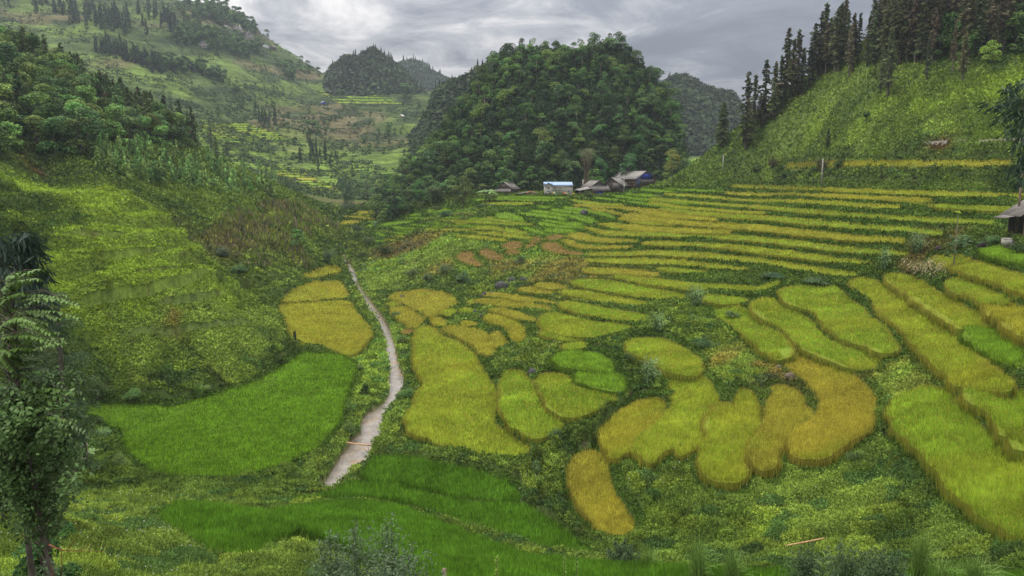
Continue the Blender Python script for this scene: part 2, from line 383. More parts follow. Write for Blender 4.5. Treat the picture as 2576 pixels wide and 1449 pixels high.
# centre terraces
fs('F','o','golden strip curling down beside the twig heap','1570:208,225;1700:203,252;2100:212,262;2400:240,288;2470:268,288')
fs('F','L','strip reaching the gully behind the middle reed clump','1940:275,295;2254:303,362;2554:348,402;2854:383,442;3254:398,462;3654:428,502;3954:350,402')
fs('F','L','long light green strip passing behind the middle reed clump','1440:348,375;1650:338,432;1900:358,472;2200:408,532;2500:460,570;2804:520,592')
fs('G','L','short strip just right of the middle reed clump','780:518,582;1000:533,612;1320:578,612')
fs('F','l','green strip below the long light one, ending at the yellow shrub','1290:468,490;1500:468,532;1800:518,592;2100:568,642;2330:618,652')
fs('F','L','broad strip right above the large centre field','1280:618,642;1400:608,692;1700:658,762;2000:708,822;2200:738,852;2390:778,862')
fp('F','L','large light green centre field with a rounded front, left of the gully','1070,760 1200,740 1400,790 1700,850 2000,880 2150,900 2210,940 2100,970 1900,990 1700,1010 1500,990 1300,990 1100,920 1050,850')
fs('F','L','narrow ledge of rice hugging the front of the large centre field','1040:958,980;1200:978,1032;1400:1008,1062;1600:1008,1072;1750:1028,1052')
fs('F','L','tiny lone patch of rice above the oval green field','1330:1130,1152;1450:1098,1162;1610:1098,1152')
fs('F','o','short golden strip right of the black rock outcrop','800:438,462;1000:438,492;1210:478,522')
fs('F','o','small golden patch topping the strips right of the black rocks','1000:393,412;1200:378,442;1390:428,452')
fs('F','o','golden strip directly below the black rock outcrop','360:498,520;600:508,552;900:548,602;1250:618,652')
fs('F','o','second golden strip below the black rocks, touching the centre field','270:578,602;480:578,632;800:598,672;1200:678,722')
fs('F','o','slanting golden strip between two green banks','440:688,702;600:688,742;800:738,812;1010:818,862')
fp('F','Y','golden strip bending like an elbow above the white flower bank','370,780 450,760 650,800 800,850 870,920 890,1000 850,1060 760,1080 690,1000 690,920 600,880 450,830')
fp('F','o','forked golden field with a ragged right edge beside the big river field','-150,916 -60,900 200,930 400,980 420,1060 480,1090 430,970 540,960 640,1030 620,1070 700,1120 560,1160 480,1130 510,1210 440,1250 340,1190 260,1100 150,1040 0,980')
fs('F','Y','tiny golden ledge below the twin grey rocks','90:848,862;180:838,892;290:868,892')
fs('F','L','tiny green ledge left of the twin grey rocks','80:698,712;180:678,737;290:708,732')
fs('F','L','smallest green ledge above the grey rocks','160:598,612;220:583,642;280:598,632')
fp('E','o','wide humped golden field right of the stream bend','1450,510 1550,440 1700,430 1850,395 2000,410 2200,450 2320,510 2320,560 2200,590 2100,680 1980,720 1900,660 1750,590 1660,560 1600,500')
fs('E','L','short green ledge left of the humped golden field','1450:558,577;1550:543,592;1640:558,572')
fp('E','o','rust tinged golden field between the stream and the humped field','1480,620 1600,600 1750,640 1900,760 1930,790 1800,800 1650,780 1560,720 1530,660')
fs('E','o','small rusty ledge over the tip of the big river field','1690:818,832;1800:808,852;1880:813,827')
fp('E','L','small light patch pressed against the humped golden field','2120,650 2200,620 2310,630 2300,680 2200,700 2130,680')
fp('E','Y','narrow yellow ledge stepping down behind the tip of the big river field','1975,740 2060,720 2180,780 2200,820 2080,830 1990,780')
fs('E','B','faded small patch of dry rice near the stream bank','1650:888,907;1720:873,922;1790:888,902')
# left of the stream
fp('E','Y','large golden rice field left of the stream','145,600 180,560 980,520 1060,640 1160,760 1280,910 1180,1030 1080,1150 1000,1175 900,1150 700,1060 400,1050 340,980 260,930 220,860 240,780 170,680',.95)
fp('E','Y','half round yellow green field behind the large golden one','165,520 300,400 450,330 600,295 850,280 920,320 970,430 1000,490 700,510 400,530 200,535')
fp('E','Y','smallest yellow field at the far end of the left bank','430,210 560,150 700,115 860,100 900,160 890,190 700,220 500,260 430,250')
fp('M','G','vivid green young rice field curving round the foot of the left hill','190,1015 430,1018 620,968 735,905 762,882 860,890 895,920 880,960 865,1000 850,1060 800,1115 700,1165 600,1188 480,1195 400,1186 340,1150 312,1100 312,1080 260,1055',.7)
# right of the stream
fp('I','l','big yellow green field filling the inside of the stream bend','310,1130 350,1080 420,960 470,820 540,730 440,590 400,510 450,410 420,320 440,230 500,190 580,190 620,260 700,310 850,360 1000,460 1060,540 1110,620 1140,700 1210,760 1250,880 1240,1000 1210,1100 1230,1170 1350,1260 1500,1350 1600,1410 1590,1470 1450,1500 1300,1490 1100,1460 900,1400 750,1360 600,1300 450,1250 370,1200',.95)
fp('I','L','tongue shaped green field beside the big yellow green one','1260,690 1330,640 1440,630 1520,660 1590,750 1630,830 1680,960 1760,1050 1900,1140 1920,1180 1800,1230 1740,1280 1640,1290 1500,1240 1400,1170 1330,1080 1290,1000 1310,880',.9)
fp('I','L','wedge shaped green field right of the black boulder','1640,690 1690,660 1800,655 1900,680 2000,740 2100,820 2250,850 2400,860 2460,890 2400,940 2200,1010 2050,1060 1900,1060 1800,1000 1720,900 1680,800',.9)
fp('I','g','oval green field above the black boulder','1790,510 1850,460 2000,440 2200,450 2330,490 2420,560 2450,600 2400,630 2250,620 2100,590 1900,560',.9)
fp('I','g','small crescent field below the oval green one','2010,680 2080,640 2250,660 2440,650 2520,690 2560,750 2530,800 2420,810 2250,780 2100,730',.9)
# right centre
fp('J','L','green field right of the lower reed clump','375,45 480,28 600,35 690,80 760,120 795,160 790,212 700,205 630,195 560,148 480,110 400,75',.9)
fp('J','Y','golden lobe at the left end of the hand shaped fields','235,590 250,540 330,450 420,395 520,372 590,375 600,430 560,490 430,575 400,640 370,640 320,680 260,630',.95)
fp('J','l','long curving field running from the lower reed clump down to the weedy bank','640,222 700,215 790,235 860,290 905,350 880,410 820,475 838,560 798,615 760,630 690,665 640,620 590,640 510,705 465,650 420,650 440,585 575,495 655,400 648,320 618,265',.95)
fp('J','l','middle finger of the hand shaped fields, with a blunt lower end','885,410 960,392 985,420 1005,340 1030,300 1110,340 1135,410 1155,480 1125,560 1065,620 1040,690 1075,790 1020,815 900,800 830,750 803,640 850,560 830,482',.95)
fp('J','o','orange tipped finger left of the orange field','1190,385 1205,300 1260,290 1370,330 1390,400 1430,450 1380,500 1310,560 1230,640 1220,720 1160,750 1100,710 1080,640 1145,560 1185,490 1165,430',.95)
fp('K','O','orange ripened field above the weedy slope','52,55 150,40 290,75 420,130 520,190 600,260 610,320 560,450 480,490 400,540 330,590 250,600 140,590 110,550 160,470 240,400 330,340 310,250 230,180 120,110',.95)
fp('M','O','narrow golden tongue of rice at the bottom centre gully','1440,1140 1490,1128 1530,1150 1530,1200 1560,1260 1590,1305 1590,1345 1530,1340 1480,1290 1450,1240 1430,1190',.95)
fp('G','L','slanting green field whose lower end turns orange','860,690 1000,650 1200,650 1290,720 1450,830 1640,960 1780,1090 1860,1220 1645,1275 1450,1120 1250,960 1080,850 920,760',.95)
fp('G','L','long S shaped light green field, second of the slanting fan','1355,610 1450,575 1620,570 1680,620 1850,720 2060,820 2150,950 2230,1050 2400,1130 2650,1200 2904,1270 2862,1370 2700,1370 2500,1340 2250,1250 1970,1130 1820,960 1700,870 1500,780 1380,690',.95)
fp('H','L','widest field of the slanting fan, light green and leaf shaped','-380,610 -210,560 300,560 420,660 560,760 700,900 850,1010 960,1130 1030,1270 980,1310 850,1290 620,1200 420,1150 260,1050 130,900 50,810 -130,760 -330,690',.95)
fp('H','l','longest field of the slanting fan, running to the right frame edge','440,490 560,450 700,460 800,490 950,560 1150,700 1350,830 1560,950 1740,1080 1900,1240 2096,1460 2351,1638 2457,1735 2150,1730 1820,1710 1560,1500 1400,1330 1240,1180 1160,1080 1050,970 850,830 700,680 560,580',.95)
fp('H','l','field that begins under the dried corn and slants right','880,430 960,405 1170,420 1400,520 1600,650 1800,740 1960,830 2130,930 2180,1010 2000,1000 1830,1020 1650,900 1500,830 1370,740 1180,610 1000,500',.95)
fp('H','g','dark green field at the end of the one under the dried corn','1860,1045 2100,1020 2300,1060 2400,1120 2500,1250 2576,1300 2640,1400 2640,1500 2400,1430 2200,1350 1980,1230 1840,1110',.95)
fp('H','L','leaf shaped patch between dark hedges right of the dried corn','1620,480 1750,455 1900,480 2100,570 2300,640 2400,710 2300,720 2100,700 1900,620 1700,540',.95)
fp('H','Y','yellow field cut by the right frame edge','2100,770 2180,740 2400,780 2640,830 2640,1110 2500,1080 2350,960 2180,850',.95)
fp('H','l','field at the right edge running down from the purple shrubs','1460,200 1560,175 1800,180 2000,250 2300,340 2640,430 2640,590 2450,540 2200,440 1900,350 1700,280 1560,250',.95)
fp('H','g','deep green corner field just below the hut garden','2000,80 2100,55 2300,70 2640,160 2640,250 2350,180 2150,130',.9)
fp('M','L','broad tall rice field at the lower right corner','2248,995 2330,965 2400,985 2450,1040 2530,1120 2640,1180 2640,1345 2540,1320 2420,1240 2340,1150 2260,1075 2240,1025',.95)
fp('K','L','right edge field between two leafy hedges','1110,225 1250,222 1330,235 1500,245 1500,560 1440,540 1340,450 1240,330 1150,260',.95)
# bottom
fp('M','D','tall dark green rice patch at the lower left, behind the shrubs','400,1280 440,1260 560,1265 680,1280 760,1300 640,1400 520,1380 410,1310',1.0)
fp('M','D','uppermost step of the deep green rice below the bamboo pole','905,1190 940,1147 1000,1142 1150,1172 1280,1202 1310,1250 1150,1240 1000,1203 930,1197',1.0)
fp('M','D','middle step of the deep green rice, crossing to the gully','690,1254 800,1243 880,1208 1000,1214 1150,1254 1318,1264 1400,1312 1500,1390 1300,1365 1150,1305 1000,1245 850,1238',1.0)
fp('M','D','lowest step of the deep green rice along the bottom edge','680,1278 850,1254 1000,1262 1150,1322 1300,1382 1500,1405 1700,1415 2250,1432 2640,1425 2640,1500 1100,1540 1000,1460 900,1370 760,1310',1.0)
# village terraces
fs('B','g','first flat green strip in front of the barn and grey house','80:224,240;500:218,242;1180:233,252')
fs('B','g','second green strip in front of the village','-240:255,300;0:254,272;400:253,282;1000:260,292')
fs('B','L','bright green wedge below the village strips','-130:315,350;0:318,352;350:313,347;640:318,337')
fs('B','L','strip with a dark fringe below the twin dark houses','1190:262,277;1400:288,322;1700:323,347;2010:340,354')
fs('B','o','golden strip snaking out below the twin dark houses','1260:333,357;1500:338,377;1800:368,392;2200:388,442;2576:428,522;2800:460,560')
fs('B','o','short golden strip tucked under the snaking one','1500:403,422;1800:423,462;2080:498,512')
fp('B','o','wide golden wedge right of the small rocks','1925,545 2085,505 2100,460 2250,475 2600,530 2900,600 2600,575 2250,582 1930,572')
fs('B','g','topmost green step under the stilt house','2250:108,132;2576:118,152;2800:128,160')
fs('B','g','second green step under the stilt house','2030:163,192;2250:178,212;2576:198,227')
fs('B','g','third green step under the stilt house','1820:193,217;2100:223,257;2576:263,302;3000:320,350')
fs('B','g','fourth green step under the stilt house, starting by the orange sheet','1560:223,252;1900:263,282;2100:283,312;2576:338,377;3000:390,430')
fs('B','g','green swirl strip just left of the dark pointed rock','590:418,457;850:438,480;1100:478,512;1300:518,560;1430:558,602')
fp('B','g','green tongue in front of the dark pointed rock','1050,490 1350,490 1500,520 1620,590 1600,620 1450,615 1330,560 1200,520')
fs('B','g','green strip ending at the dark pointed rock','890:398,430;1150:418,464;1370:448,480')
fs('B','g','green strip curving right above the dark pointed rock','1080:358,404;1300:383,434;1500:413,464;1700:448,502;1900:528,560')
fs('B','g','outer green swirl step below the stone bank','400:458,487;600:468,507;900:493,537;1150:548,592')
fs('B','g','thin green step beside the stone bank','700:348,380;900:373,394')
fs('B','g','deep green tongue left of the swirl terraces','70:473,532;300:463,562;500:538,592')
fs('B','L','strip left of the swirl, first below the deep green tongue','-515:608,642;-200:570,600;0:528,562;250:558,602;520:598,617')
fs('B','L','strip left of the swirl, second below the deep green tongue','-740:568,587;-300:590,612;0:588,627;300:608,642;640:638,652')
fs('B','l','strip left of the swirl with a dark stepped front','-285:688,707;0:673,707;180:698,737')
fs('B','L','strip in the left centre with a ragged right end','190:698,752;400:718,782;550:768,792')
fs('B','l','long strip in the left centre above the brown patches','-295:750,768;0:758,792;300:788,832;600:838,852')
fs('B','l','pale strip just left of the brown patches','-525:798,817;-200:815,850;0:843,872;250:868,887')
fs('B','g','short green step under the swirl','450:668,692;600:688,742;840:760,790')
fs('B','g','small green step below the outer swirl','780:558,592;1000:588,622;1400:618,662')
fs('B','g','green step in the middle of the swirl foot','700:598,640;1000:628,682;1400:652,702')
fs('B','g','lowest green step of the swirl foot','800:695,742;1000:700,760;1300:720,765')
fs('B','L','rounded green strip right of the swirl terraces','1710:628,652;1850:618,692;2000:638,702;2040:680,704')
fs('B','l','strip with a gold rim right of the rounded green one','2010:678,717;2300:668,737;2576:688,742')
fs('B','l','long broad strip sweeping right from the terrace notch','1430:678,692;1550:698,732;1700:738,792;2000:753,802;2576:773,812;2800:780,830')
fs('B','l','short strip above the gold rimmed one','2100:578,602;2300:588,632;2576:588,642;2800:600,650')
fp('B','o','golden brown patch with a hooked left end','1160,790 1350,765 1450,780 1580,850 1900,860 2250,880 2250,895 1900,900 1600,895 1350,870 1300,840 1180,840')
fs('B','Y','short golden strip right of the hooked patch','2300:908,937;2576:893,952;2800:905,955')
fp('B','o','long golden brown strip under the hooked patch','1060,880 1150,855 1280,900 1240,920 1300,940 1600,970 2130,955 2130,985 1900,1000 1500,990 1300,980 1180,930')
fp('B','B','large brown crescent of ripe rice in the terrace middle','760,920 1000,905 1040,960 1100,1010 1250,1050 1450,1075 1400,1090 1200,1080 950,1050 800,1010')
fp('B','B','brown patch above the large crescent','840,840 930,800 1140,800 1100,840 950,870 860,850')
fp('B','B','tiny reddish ledge left of the large crescent','590,890 760,880 750,910 600,915')
fp('B','B','small reddish patch below the tiny reddish ledge','500,990 560,925 700,930 650,975')
fp('B','B','brown oval patch among the light grass','170,960 250,900 480,890 480,960 400,1000 220,1000')
fp('B','B','brown patch directly below the brown oval','210,1040 350,1020 470,1030 450,1080 250,1070')
fp('B','B','small brown patch above the light grass gap','610,830 760,830 780,870 640,870')
fp('A','B','red brown tongue shaped patch at the left end of the terraces','1900,1120 1960,1060 2150,1050 2170,1100 2140,1160 2230,1210 2340,1240 2250,1260 2100,1230 1960,1170')
fp('A','B','red brown patch right behind the tongue shaped one','2230,1060 2300,1010 2400,1000 2460,1060 2600,1100 2620,1160 2500,1180 2380,1140')
fs('A','Y','yellow patch nearest the bushes at the valley bend','120:618,632;200:583,642;330:578,627;470:593,607')
fs('A','Y','long yellow strip at the valley bend','190:518,530;400:523,547;700:548,567')
fs('A','L','pale strip behind the long yellow one at the bend','330:478,492;600:483,507;850:488,507')
fs('A','Y','highest wide strip at the valley bend, foot of the ivy tree','430:453,467;700:443,477;1050:463,482')
fs('A','O','short orange strip at the far valley bend','920:428,442;1130:423,452')
fp('A','g','flat green field left of the dark round tree','1410,440 1560,410 1640,380 1720,365 1760,405 1850,420 1840,440 1650,450 1480,470')
fs('A','g','green step under the flat field by the round tree','1180:498,517;1300:473,502;1390:488,502')
fs('A','g','thin green step above the bamboo fence','1140:533,547;1400:533,557;1620:543,552')
fs('A','g','green step beyond the low bushes at the bend','550:588,607;800:598,622')
fp('A','g','wide flat green field above the stream bushes','500,680 600,630 780,640 1000,590 1450,575 1240,600 1160,625 1000,640 900,660 740,680')
fs('A','g','green strip right of the bamboo rail, upper one','890:668,682;1100:678,707;1350:703,717')
fs('A','g','green strip right of the bamboo rail, lower one','960:703,717;1100:718,742;1260:738,752')
fs('A','g','green strip under the bamboo fence','1190:633,652;1500:650,682')
fs('A','g','small green step next to the stream bushes','730:723,737;900:738,772')
fp('A','g','rounded green step jutting out by the stream','660,755 740,750 850,790 840,825 740,820 670,795')
fs('A','g','green ledge above the two leafy shrubs','910:753,782;1030:760,787;1260:778,792')
fs('A','L','thin ledge below the one at the leafy shrubs','930:808,822;1150:818,842')
fs('A','g','long ledge below the rounded step','520:838,872;700:878,902;900:888,907')
fs('A','L','thin ledge right of the long stream ledge','830:858,882;1040:888,902')
fs('A','g','lowest ledge over the stream thicket','570:938,952;760:968,987')
fs('A','g','thin upper strip right of the dark round tree','1700:528,547;2000:528,552')
fs('A','g','strip with a dark fringe below the dark round tree','1790:568,587;1900:583,602;2200:588,622;2576:608,642')
fs('A','g','wide strip right of the dark round tree','2060:543,557;2400:548,582;2576:558,592;2800:560,600')
fs('A','g','green strip running under the bamboo fence posts','1500:600,622;1850:650,667;2300:658,682;2576:668,692')
fs('A','L','short strip above the weedy hummock','1430:703,737;1690:708,722')
fs('A','l','strip with a dark grassy front right of the hummock','1690:713,732;2150:713,732')
fs('A','g','small step behind the weedy hummock','1540:653,682;1740:678,692')
# far stepped fields in the valley on the left
ORD = ['topmost', 'second', 'third', 'fourth', 'fifth', 'sixth', 'seventh', 'eighth', 'ninth']
for r_ in range(8):
    fs('M', 'gLgLLgLg'[r_], ORD[r_]+' step of the far stepped fields right of the left wood', '%d:%.1f,%.1f;%d:%.1f,%.1f' % (505+5*r_, 309+5.4*r_, 311.6+5.4*r_, 628+15*r_, 310+5.4*r_, 312.6+5.4*r_))
for r_ in range(9):
    fs('M', 'LgLLYLgLY'[r_], ORD[r_]+' step of the far stepped fields above the valley bend', '%d:%.1f,%.1f;%d:%.1f,%.1f' % (655+16*r_, 420+6.6*r_, 423+6.6*r_, 745+13*r_, 421+6.6*r_, 424+6.6*r_))
for r_ in range(5):
    fs('M', 'gLggL'[r_], ORD[r_]+' step of the pale fields across the far slope above the grove', '%d:%.1f,%.1f;%d:%.1f,%.1f' % (800+12*r_, 228+7*r_, 230+7*r_, 930+20*r_, 230+7*r_, 232+7*r_))
# upper right
fs('M','Y','lone bright yellow strip on the hillside above the road bank','1980:410,419;2100:404,414;2300:402,412;2540:401,411',1.0)
# ------------------------------------------------------------------ lay the fields on the land
def toM(fr, pts):
    x0, y0, s = FR[fr]; p = np.array(pts, float)
    return (p[:, 0]/s+x0)*.670833, (p[:, 1]/s+y0)*.670833
def dens(pts, step):
    out = []
    n = len(pts)
    for i in range(n):
        a = pts[i]; b = pts[(i+1) % n]; k = max(1, int(math.hypot(*(b-a))/step))
        for j in range(k): out.append(a+(b-a)*j/k)
    return np.array(out)
def smooth(pts, it=2):
    for _ in range(it):
        q = np.roll(pts, -1, 0); pts = np.stack([pts*.75+q*.25, pts*.25+q*.75], 1).reshape(-1, 2)
    return pts
def inpoly(x, y, poly):
    px, py = poly[:, 0], poly[:, 1]; r = np.zeros(len(x), bool); j = len(poly)-1
    for i in range(len(poly)):
        c = (py[i] > y) != (py[j] > y)
        with np.errstate(divide='ignore', invalid='ignore'):
            r ^= c & (x < (px[j]-px[i])*(y-py[i])/(py[j]-py[i])+px[i])
        j = i
    return r
def wob(p):
    q = dens(p, max(.6, p[:, 1].mean()*.006)); n = len(q); tx = np.roll(q, -1, 0)-np.roll(q, 1, 0); ln_ = np.hypot(tx[:, 0], tx[:, 1])+1e-6
    w_ = (fbm(q[:, 0]/1.9, q[:, 1]/1.9, 301, 2)-.5)*.9; return np.stack([q[:, 0]+tx[:, 1]/ln_*w_, q[:, 1]-tx[:, 0]/ln_*w_], 1)
FW = []
for (fr, c, lab, pts, h, strip) in FIELDS:
    X, Y = toM(fr, pts)
    q_ = dens(np.stack([X, Y], 1), 14.0); q_ = smooth(q_, 1)[::2] if not strip else q_
    X, Y = q_[:, 0], q_[:, 1]
    if not strip:                 # the outlines were traced a little inside the rice
        tx, ty = np.roll(X, -1)-np.roll(X, 1), np.roll(Y, -1)-np.roll(Y, 1); ln_ = np.hypot(tx, ty)+1e-6
        sg = 1 if np.sum(X*np.roll(Y, -1)-np.roll(X, -1)*Y) > 0 else -1
        gr_ = {'J': 6, 'K': 5, 'G': 4, 'H': 4, 'I': 3.5, 'F': 2.5, 'E': 2.5, 'M': 2.5}.get(fr, 1.0)
        if 'large golden rice' in lab or 'half round' in lab or 'smallest yellow' in lab: gr_ = -.5
        X, Y = X+sg*ty/ln_*gr_, Y-sg*tx/ln_*gr_
    W = cast(X, Y, h*.95)
    off = None
    cx, cy = W[:, 0].mean(), W[:, 1].mean()
    e_ = 3.0+cy*.02
    gx = float(TZ(np.array([cx+e_]), np.array([cy]))[0]-TZ(np.array([cx-e_]), np.array([cy]))[0])/(2*e_)
    gy = float(TZ(np.array([cx]), np.array([cy+e_]))[0]-TZ(np.array([cx]), np.array([cy-e_]))[0])/(2*e_)
    ext = np.abs(gx*(W[:, 0]-cx)+gy*(W[:, 1]-cy)).max()
    k_ = .8; lim = float(np.interp(cy, [130, 200], [.62, .12]))
    def off(x, y, gx=gx, gy=gy, cx=cx, cy=cy, k_=k_, lim=lim):
        return np.clip(-k_*(gx*(x-cx)+gy*(y-cy)), -lim, lim)
    W = cast(X, Y, h*.95, off)
    FW.append(dict(c=c, lab=lab, P=wob(smooth(W[:, :2], 1)), h=h, off=off, y=cy))
# stream and pond outlines
RL = [(858,640),(864,660),(880,688),(889,714),(903,740),(921,772),(945,806),(962,836),(970,868),(973,900),(978,940),(980,985),(958,1020),(917,1045),(905,1090),(880,1112),(846,1170),(800,1232),(770,1262)]
RR = [(866,640),(876,660),(899,690),(901,714),(919,740),(939,768),(962,800),(985,836),(992,868),(1002,900),(1014,948),(1018,985),(990,1020),(968,1050),(958,1110),(930,1152),(900,1190),(850,1240),(830,1275)]
def bank(pts):
    p = np.array(pts, float); return cast(p[:, 0], p[:, 1], -.35)
RL_, RR_ = RL, RR
idx = np.linspace(0, len(RL)-1, 60)
RL = [(float(np.interp(i, range(len(RL_)), [p[0] for p in RL_])), float(np.interp(i, range(len(RL_)), [p[1] for p in RL_]))) for i in idx]
RR = [(float(np.interp(i, range(len(RR_)), [p[0] for p in RR_])), float(np.interp(i, range(len(RR_)), [p[1] for p in RR_]))) for i in idx]
def wob2(P_, s):
    return [(a+(vn(np.array([b/17.0]), np.array([s*3.3]), s)[0]-.5)*min(1, max(.15, (b-640)/450))*15, b) for a, b in P_]
RL, RR = wob2(RL, 1), wob2(RR, 2)
WL, WR = bank(RL), bank(RR)
zr = (WL[:, 2]+WR[:, 2])/2
for i in range(1, len(zr)): zr[i] = min(zr[i], zr[i-1]-.01)
a_, t_ = ray([p[0] for p in RL], [p[1] for p in RL]); WL = np.stack([a_*zr/t_, zr/t_, zr], 1)
a_, t_ = ray([p[0] for p in RR], [p[1] for p in RR]); WR = np.stack([a_*zr/t_, zr/t_, zr], 1)
RIV = np.r_[WL[:, :2], WR[::-1, :2]]
PNDM = [(140,1100),(165,1092),(205,1108),(228,1130),(215,1145),(243,1160),(225,1176),(190,1172),(160,1150),(140,1125)]
PW = cast([p[0] for p in PNDM], [p[1] for p in PNDM], 0)
PND = smooth(PW[:, :2], 2)
# ------------------------------------------------------------------ colours of the ground cover: soft patches around given spots  (r,g,b, height, bushiness)
CC = []
def cc(col, *pts):
    for (X, Y) in pts:
        p = cast([X], [Y])[0]; CC.append((p[0]/p[1], math.log(p[1])*.8, *col))
weed = (.125, .185, .045, .65, 0.0); dweed = (.088, .138, .032, .85, 0.0); grass = (.128, .19, .04, .32, 0.0); lime = (.225, .32, .05, .24, 1.0)
dry = (.22, .20, .065, .4, 0.0); brown = (.17, .14, .065, .45, 0.0); red = (.125, .078, .045, .15, 0.0); bushy = (.078, .12, .030, 1.5, 0.0); lgr = (.20, .30, .06, .4, 0.0); tb = (.085, .15, .028, .2, 0.0)
flow = (.14, .20, .048, .6, 2.0); soft = (.20, .28, .065, .28, 0.0); corn = (.13, .175, .042, .9, 3.0); cornb = (.145, .145, .06, .9, 3.0)
cc(lime, (100,480),(250,500),(350,560),(450,620),(300,640),(400,690),(250,600),(520,660),(350,720),(480,720),(200,720),(60,470),(250,780),(560,740),(180,640))
cc(dweed, (60,550),(180,560),(160,620),(20,520),(90,640)); 
cc(soft, (350,800),(500,800),(420,860),(600,820),(650,860),(550,880),(680,820)); cc(soft, (350,830),(520,870),(430,790)); cc(dry, (470,830)); cc(grass, (620,760),(300,880),(450,930),(620,920),(560,700),(640,740),(700,860))
cc(bushy, (200,950),(300,980),(430,1000),(560,980),(700,920),(180,880),(720,880)); cc(weed, (250,930),(350,960),(500,960),(640,930),(160,830))
cc(weed, (700,690),(740,720),(660,640),(700,760),(600,700),(790,640)); cc(corn, (560,540),(650,560),(750,560),(700,620),(620,600),(760,600),(680,680),(800,560)); cc(cornb, (600,580),(680,600),(560,600),(640,620),(720,540))
cc(grass, (500,500),(600,500),(450,480)); cc(dweed, (400,490),(700,500),(850,580),(830,640),(560,490)); cc(red, (90,422)); cc(bushy, (30,430),(250,440),(100,400)); cc(weed, (300,420),(500,440),(600,460),(400,380)); cc(grass, (480,470),(560,470),(400,460),(650,430),(700,480))
cc(bushy, (0,300),(100,250),(200,300),(300,340))
cc(flow, (100,1400),(300,1400),(500,1430),(150,1300),(300,1280),(450,1350),(250,1340),(700,1420)); cc(weed, (60,1440),(600,1440),(850,1440))
cc(dweed, (300,1200),(500,1215),(700,1205),(250,1140),(280,1090),(160,1060)); cc(weed, (850,1100),(880,1040),(900,960),(800,1180)); cc(lgr, (950,960),(940,900),(950,1000),(1000,900),(1010,860)); cc(weed, (900,760),(880,720),(940,820),(930,860))
cc(weed, (1000,1100),(1040,1000),(1060,950),(1050,880),(1100,1180),(1250,1200),(1000,1040)); cc(bushy, (1350,1180),(1400,1260),(1450,1100),(1530,1080),(1300,1200),(1600,1020)); cc(flow, (1350,1220),(1330,880),(1300,920),(1400,1150),(1450,850))
cc(flow, (1650,1200),(1800,1230),(2000,1250),(1900,1280),(1750,1170)); cc(dweed, (1700,1280),(1800,1330),(2200,1330),(1650,1330),(1600,1180)); cc(soft, (2000,1200),(2080,1180),(2100,1300)); cc(weed, (2150,1200),(2200,1150),(2100,1350),(1900,1380),(2300,1250),(2400,1330)); cc(lgr, (2130,1080),(1900,1350))
cc(soft, (1850,930),(1900,900),(1780,900),(2270,950)); cc(dry, (2300,930),(2180,930),(1830,900)); cc(weed, (1760,850),(1800,820),(1700,800),(1900,960),(2230,900),(2300,860),(2420,760),(2500,720),(2500,860)); cc(brown, (1950,930),(1980,950))
cc(dweed, (1640,960),(1580,880),(1650,850),(2200,700),(2350,680),(2050,700),(1950,690),(2420,640),(2500,600)); cc(brown, (2330,640))
cc(soft, (1050,680),(1000,690),(1100,650),(950,710),(1250,650)); cc(lgr, (1150,600),(1100,630),(1000,660),(1200,680),(1300,620),(1350,640),(1180,850),(1100,560)); cc(dry, (1400,690),(1450,660),(1080,610),(1300,670),(1500,680),(1120,690)); cc(weed, (1200,710),(1100,720),(1300,740),(1000,740),(1350,700),(1180,800),(1280,830)); cc(bushy, (1150,710),(950,620),(1000,600),(900,620),(900,560),(870,560)); cc(brown, (1050,620),(1020,630))
cc(lgr, (1400,620),(1350,600),(1480,640),(1300,610),(1460,600)); cc(tb, (1500,560),(1450,540),(1300,540),(1100,540),(1600,540),(1350,520),(1000,560),(1400,510))
cc(tb, (1850,500),(1900,530),(2000,560),(2200,600),(2300,560),(2450,520),(2300,500),(1700,540),(1600,600),(2050,640),(1850,640)); cc(tb, (1700,470),(1600,520),(1550,500)); cc(dweed, (1250,520),(1100,520),(1200,500),(1050,510)); cc(brown, (1000,500),(1100,495),(1350,510))
cc(weed, (1760,440),(1700,450),(1850,440),(2450,450),(2100,440),(2300,430)); cc(bushy, (2150,432),(2350,440),(2250,428),(2500,440),(2000,440),(2500,380),(2300,385),(2150,390)); cc(red, (2480,393),(2380,355))
cc(grass, (1850,400),(1950,370),(2100,360),(2300,330),(2500,320),(2500,260),(2300,270),(2100,290),(1900,350),(2400,200),(2000,300)); cc(soft, (2200,350),(2400,300),(1980,340)); cc(lime, (2350,240),(2200,310),(2050,330),(2550,200)); cc(soft, (2100,230),(2300,190),(2000,280),(2150,210)); cc(weed, (2200,230),(2450,340),(2050,390),(1900,410),(2550,350))
cc(dweed, (2200,100),(2400,80),(2550,60))
CCa = np.array(CC)
def cover(x, y):
    """ground cover: colour (n,3), height, kind"""
    a = x/y; l = np.log(y)*.8
    wa = (fbm(x/(.05*y+2), y/(.05*y+2)*1.0, 31, 2)-.5)*.09; wl = (fbm(x/(.05*y+2), y/(.05*y+2), 41, 2)-.5)*.09
    a = a+wa; l = l+wl
    num = np.zeros((len(x), 5)); den = np.zeros(len(x))
    for q in CCa:
        w_ = (.05 if q[5] < .2 else 1.0)/((a-q[0])**2+(l-q[1])**2+2e-5)**2.2
        num += w_[:, None]*q[None, 2:]; den += w_
    return num/den[:, None]
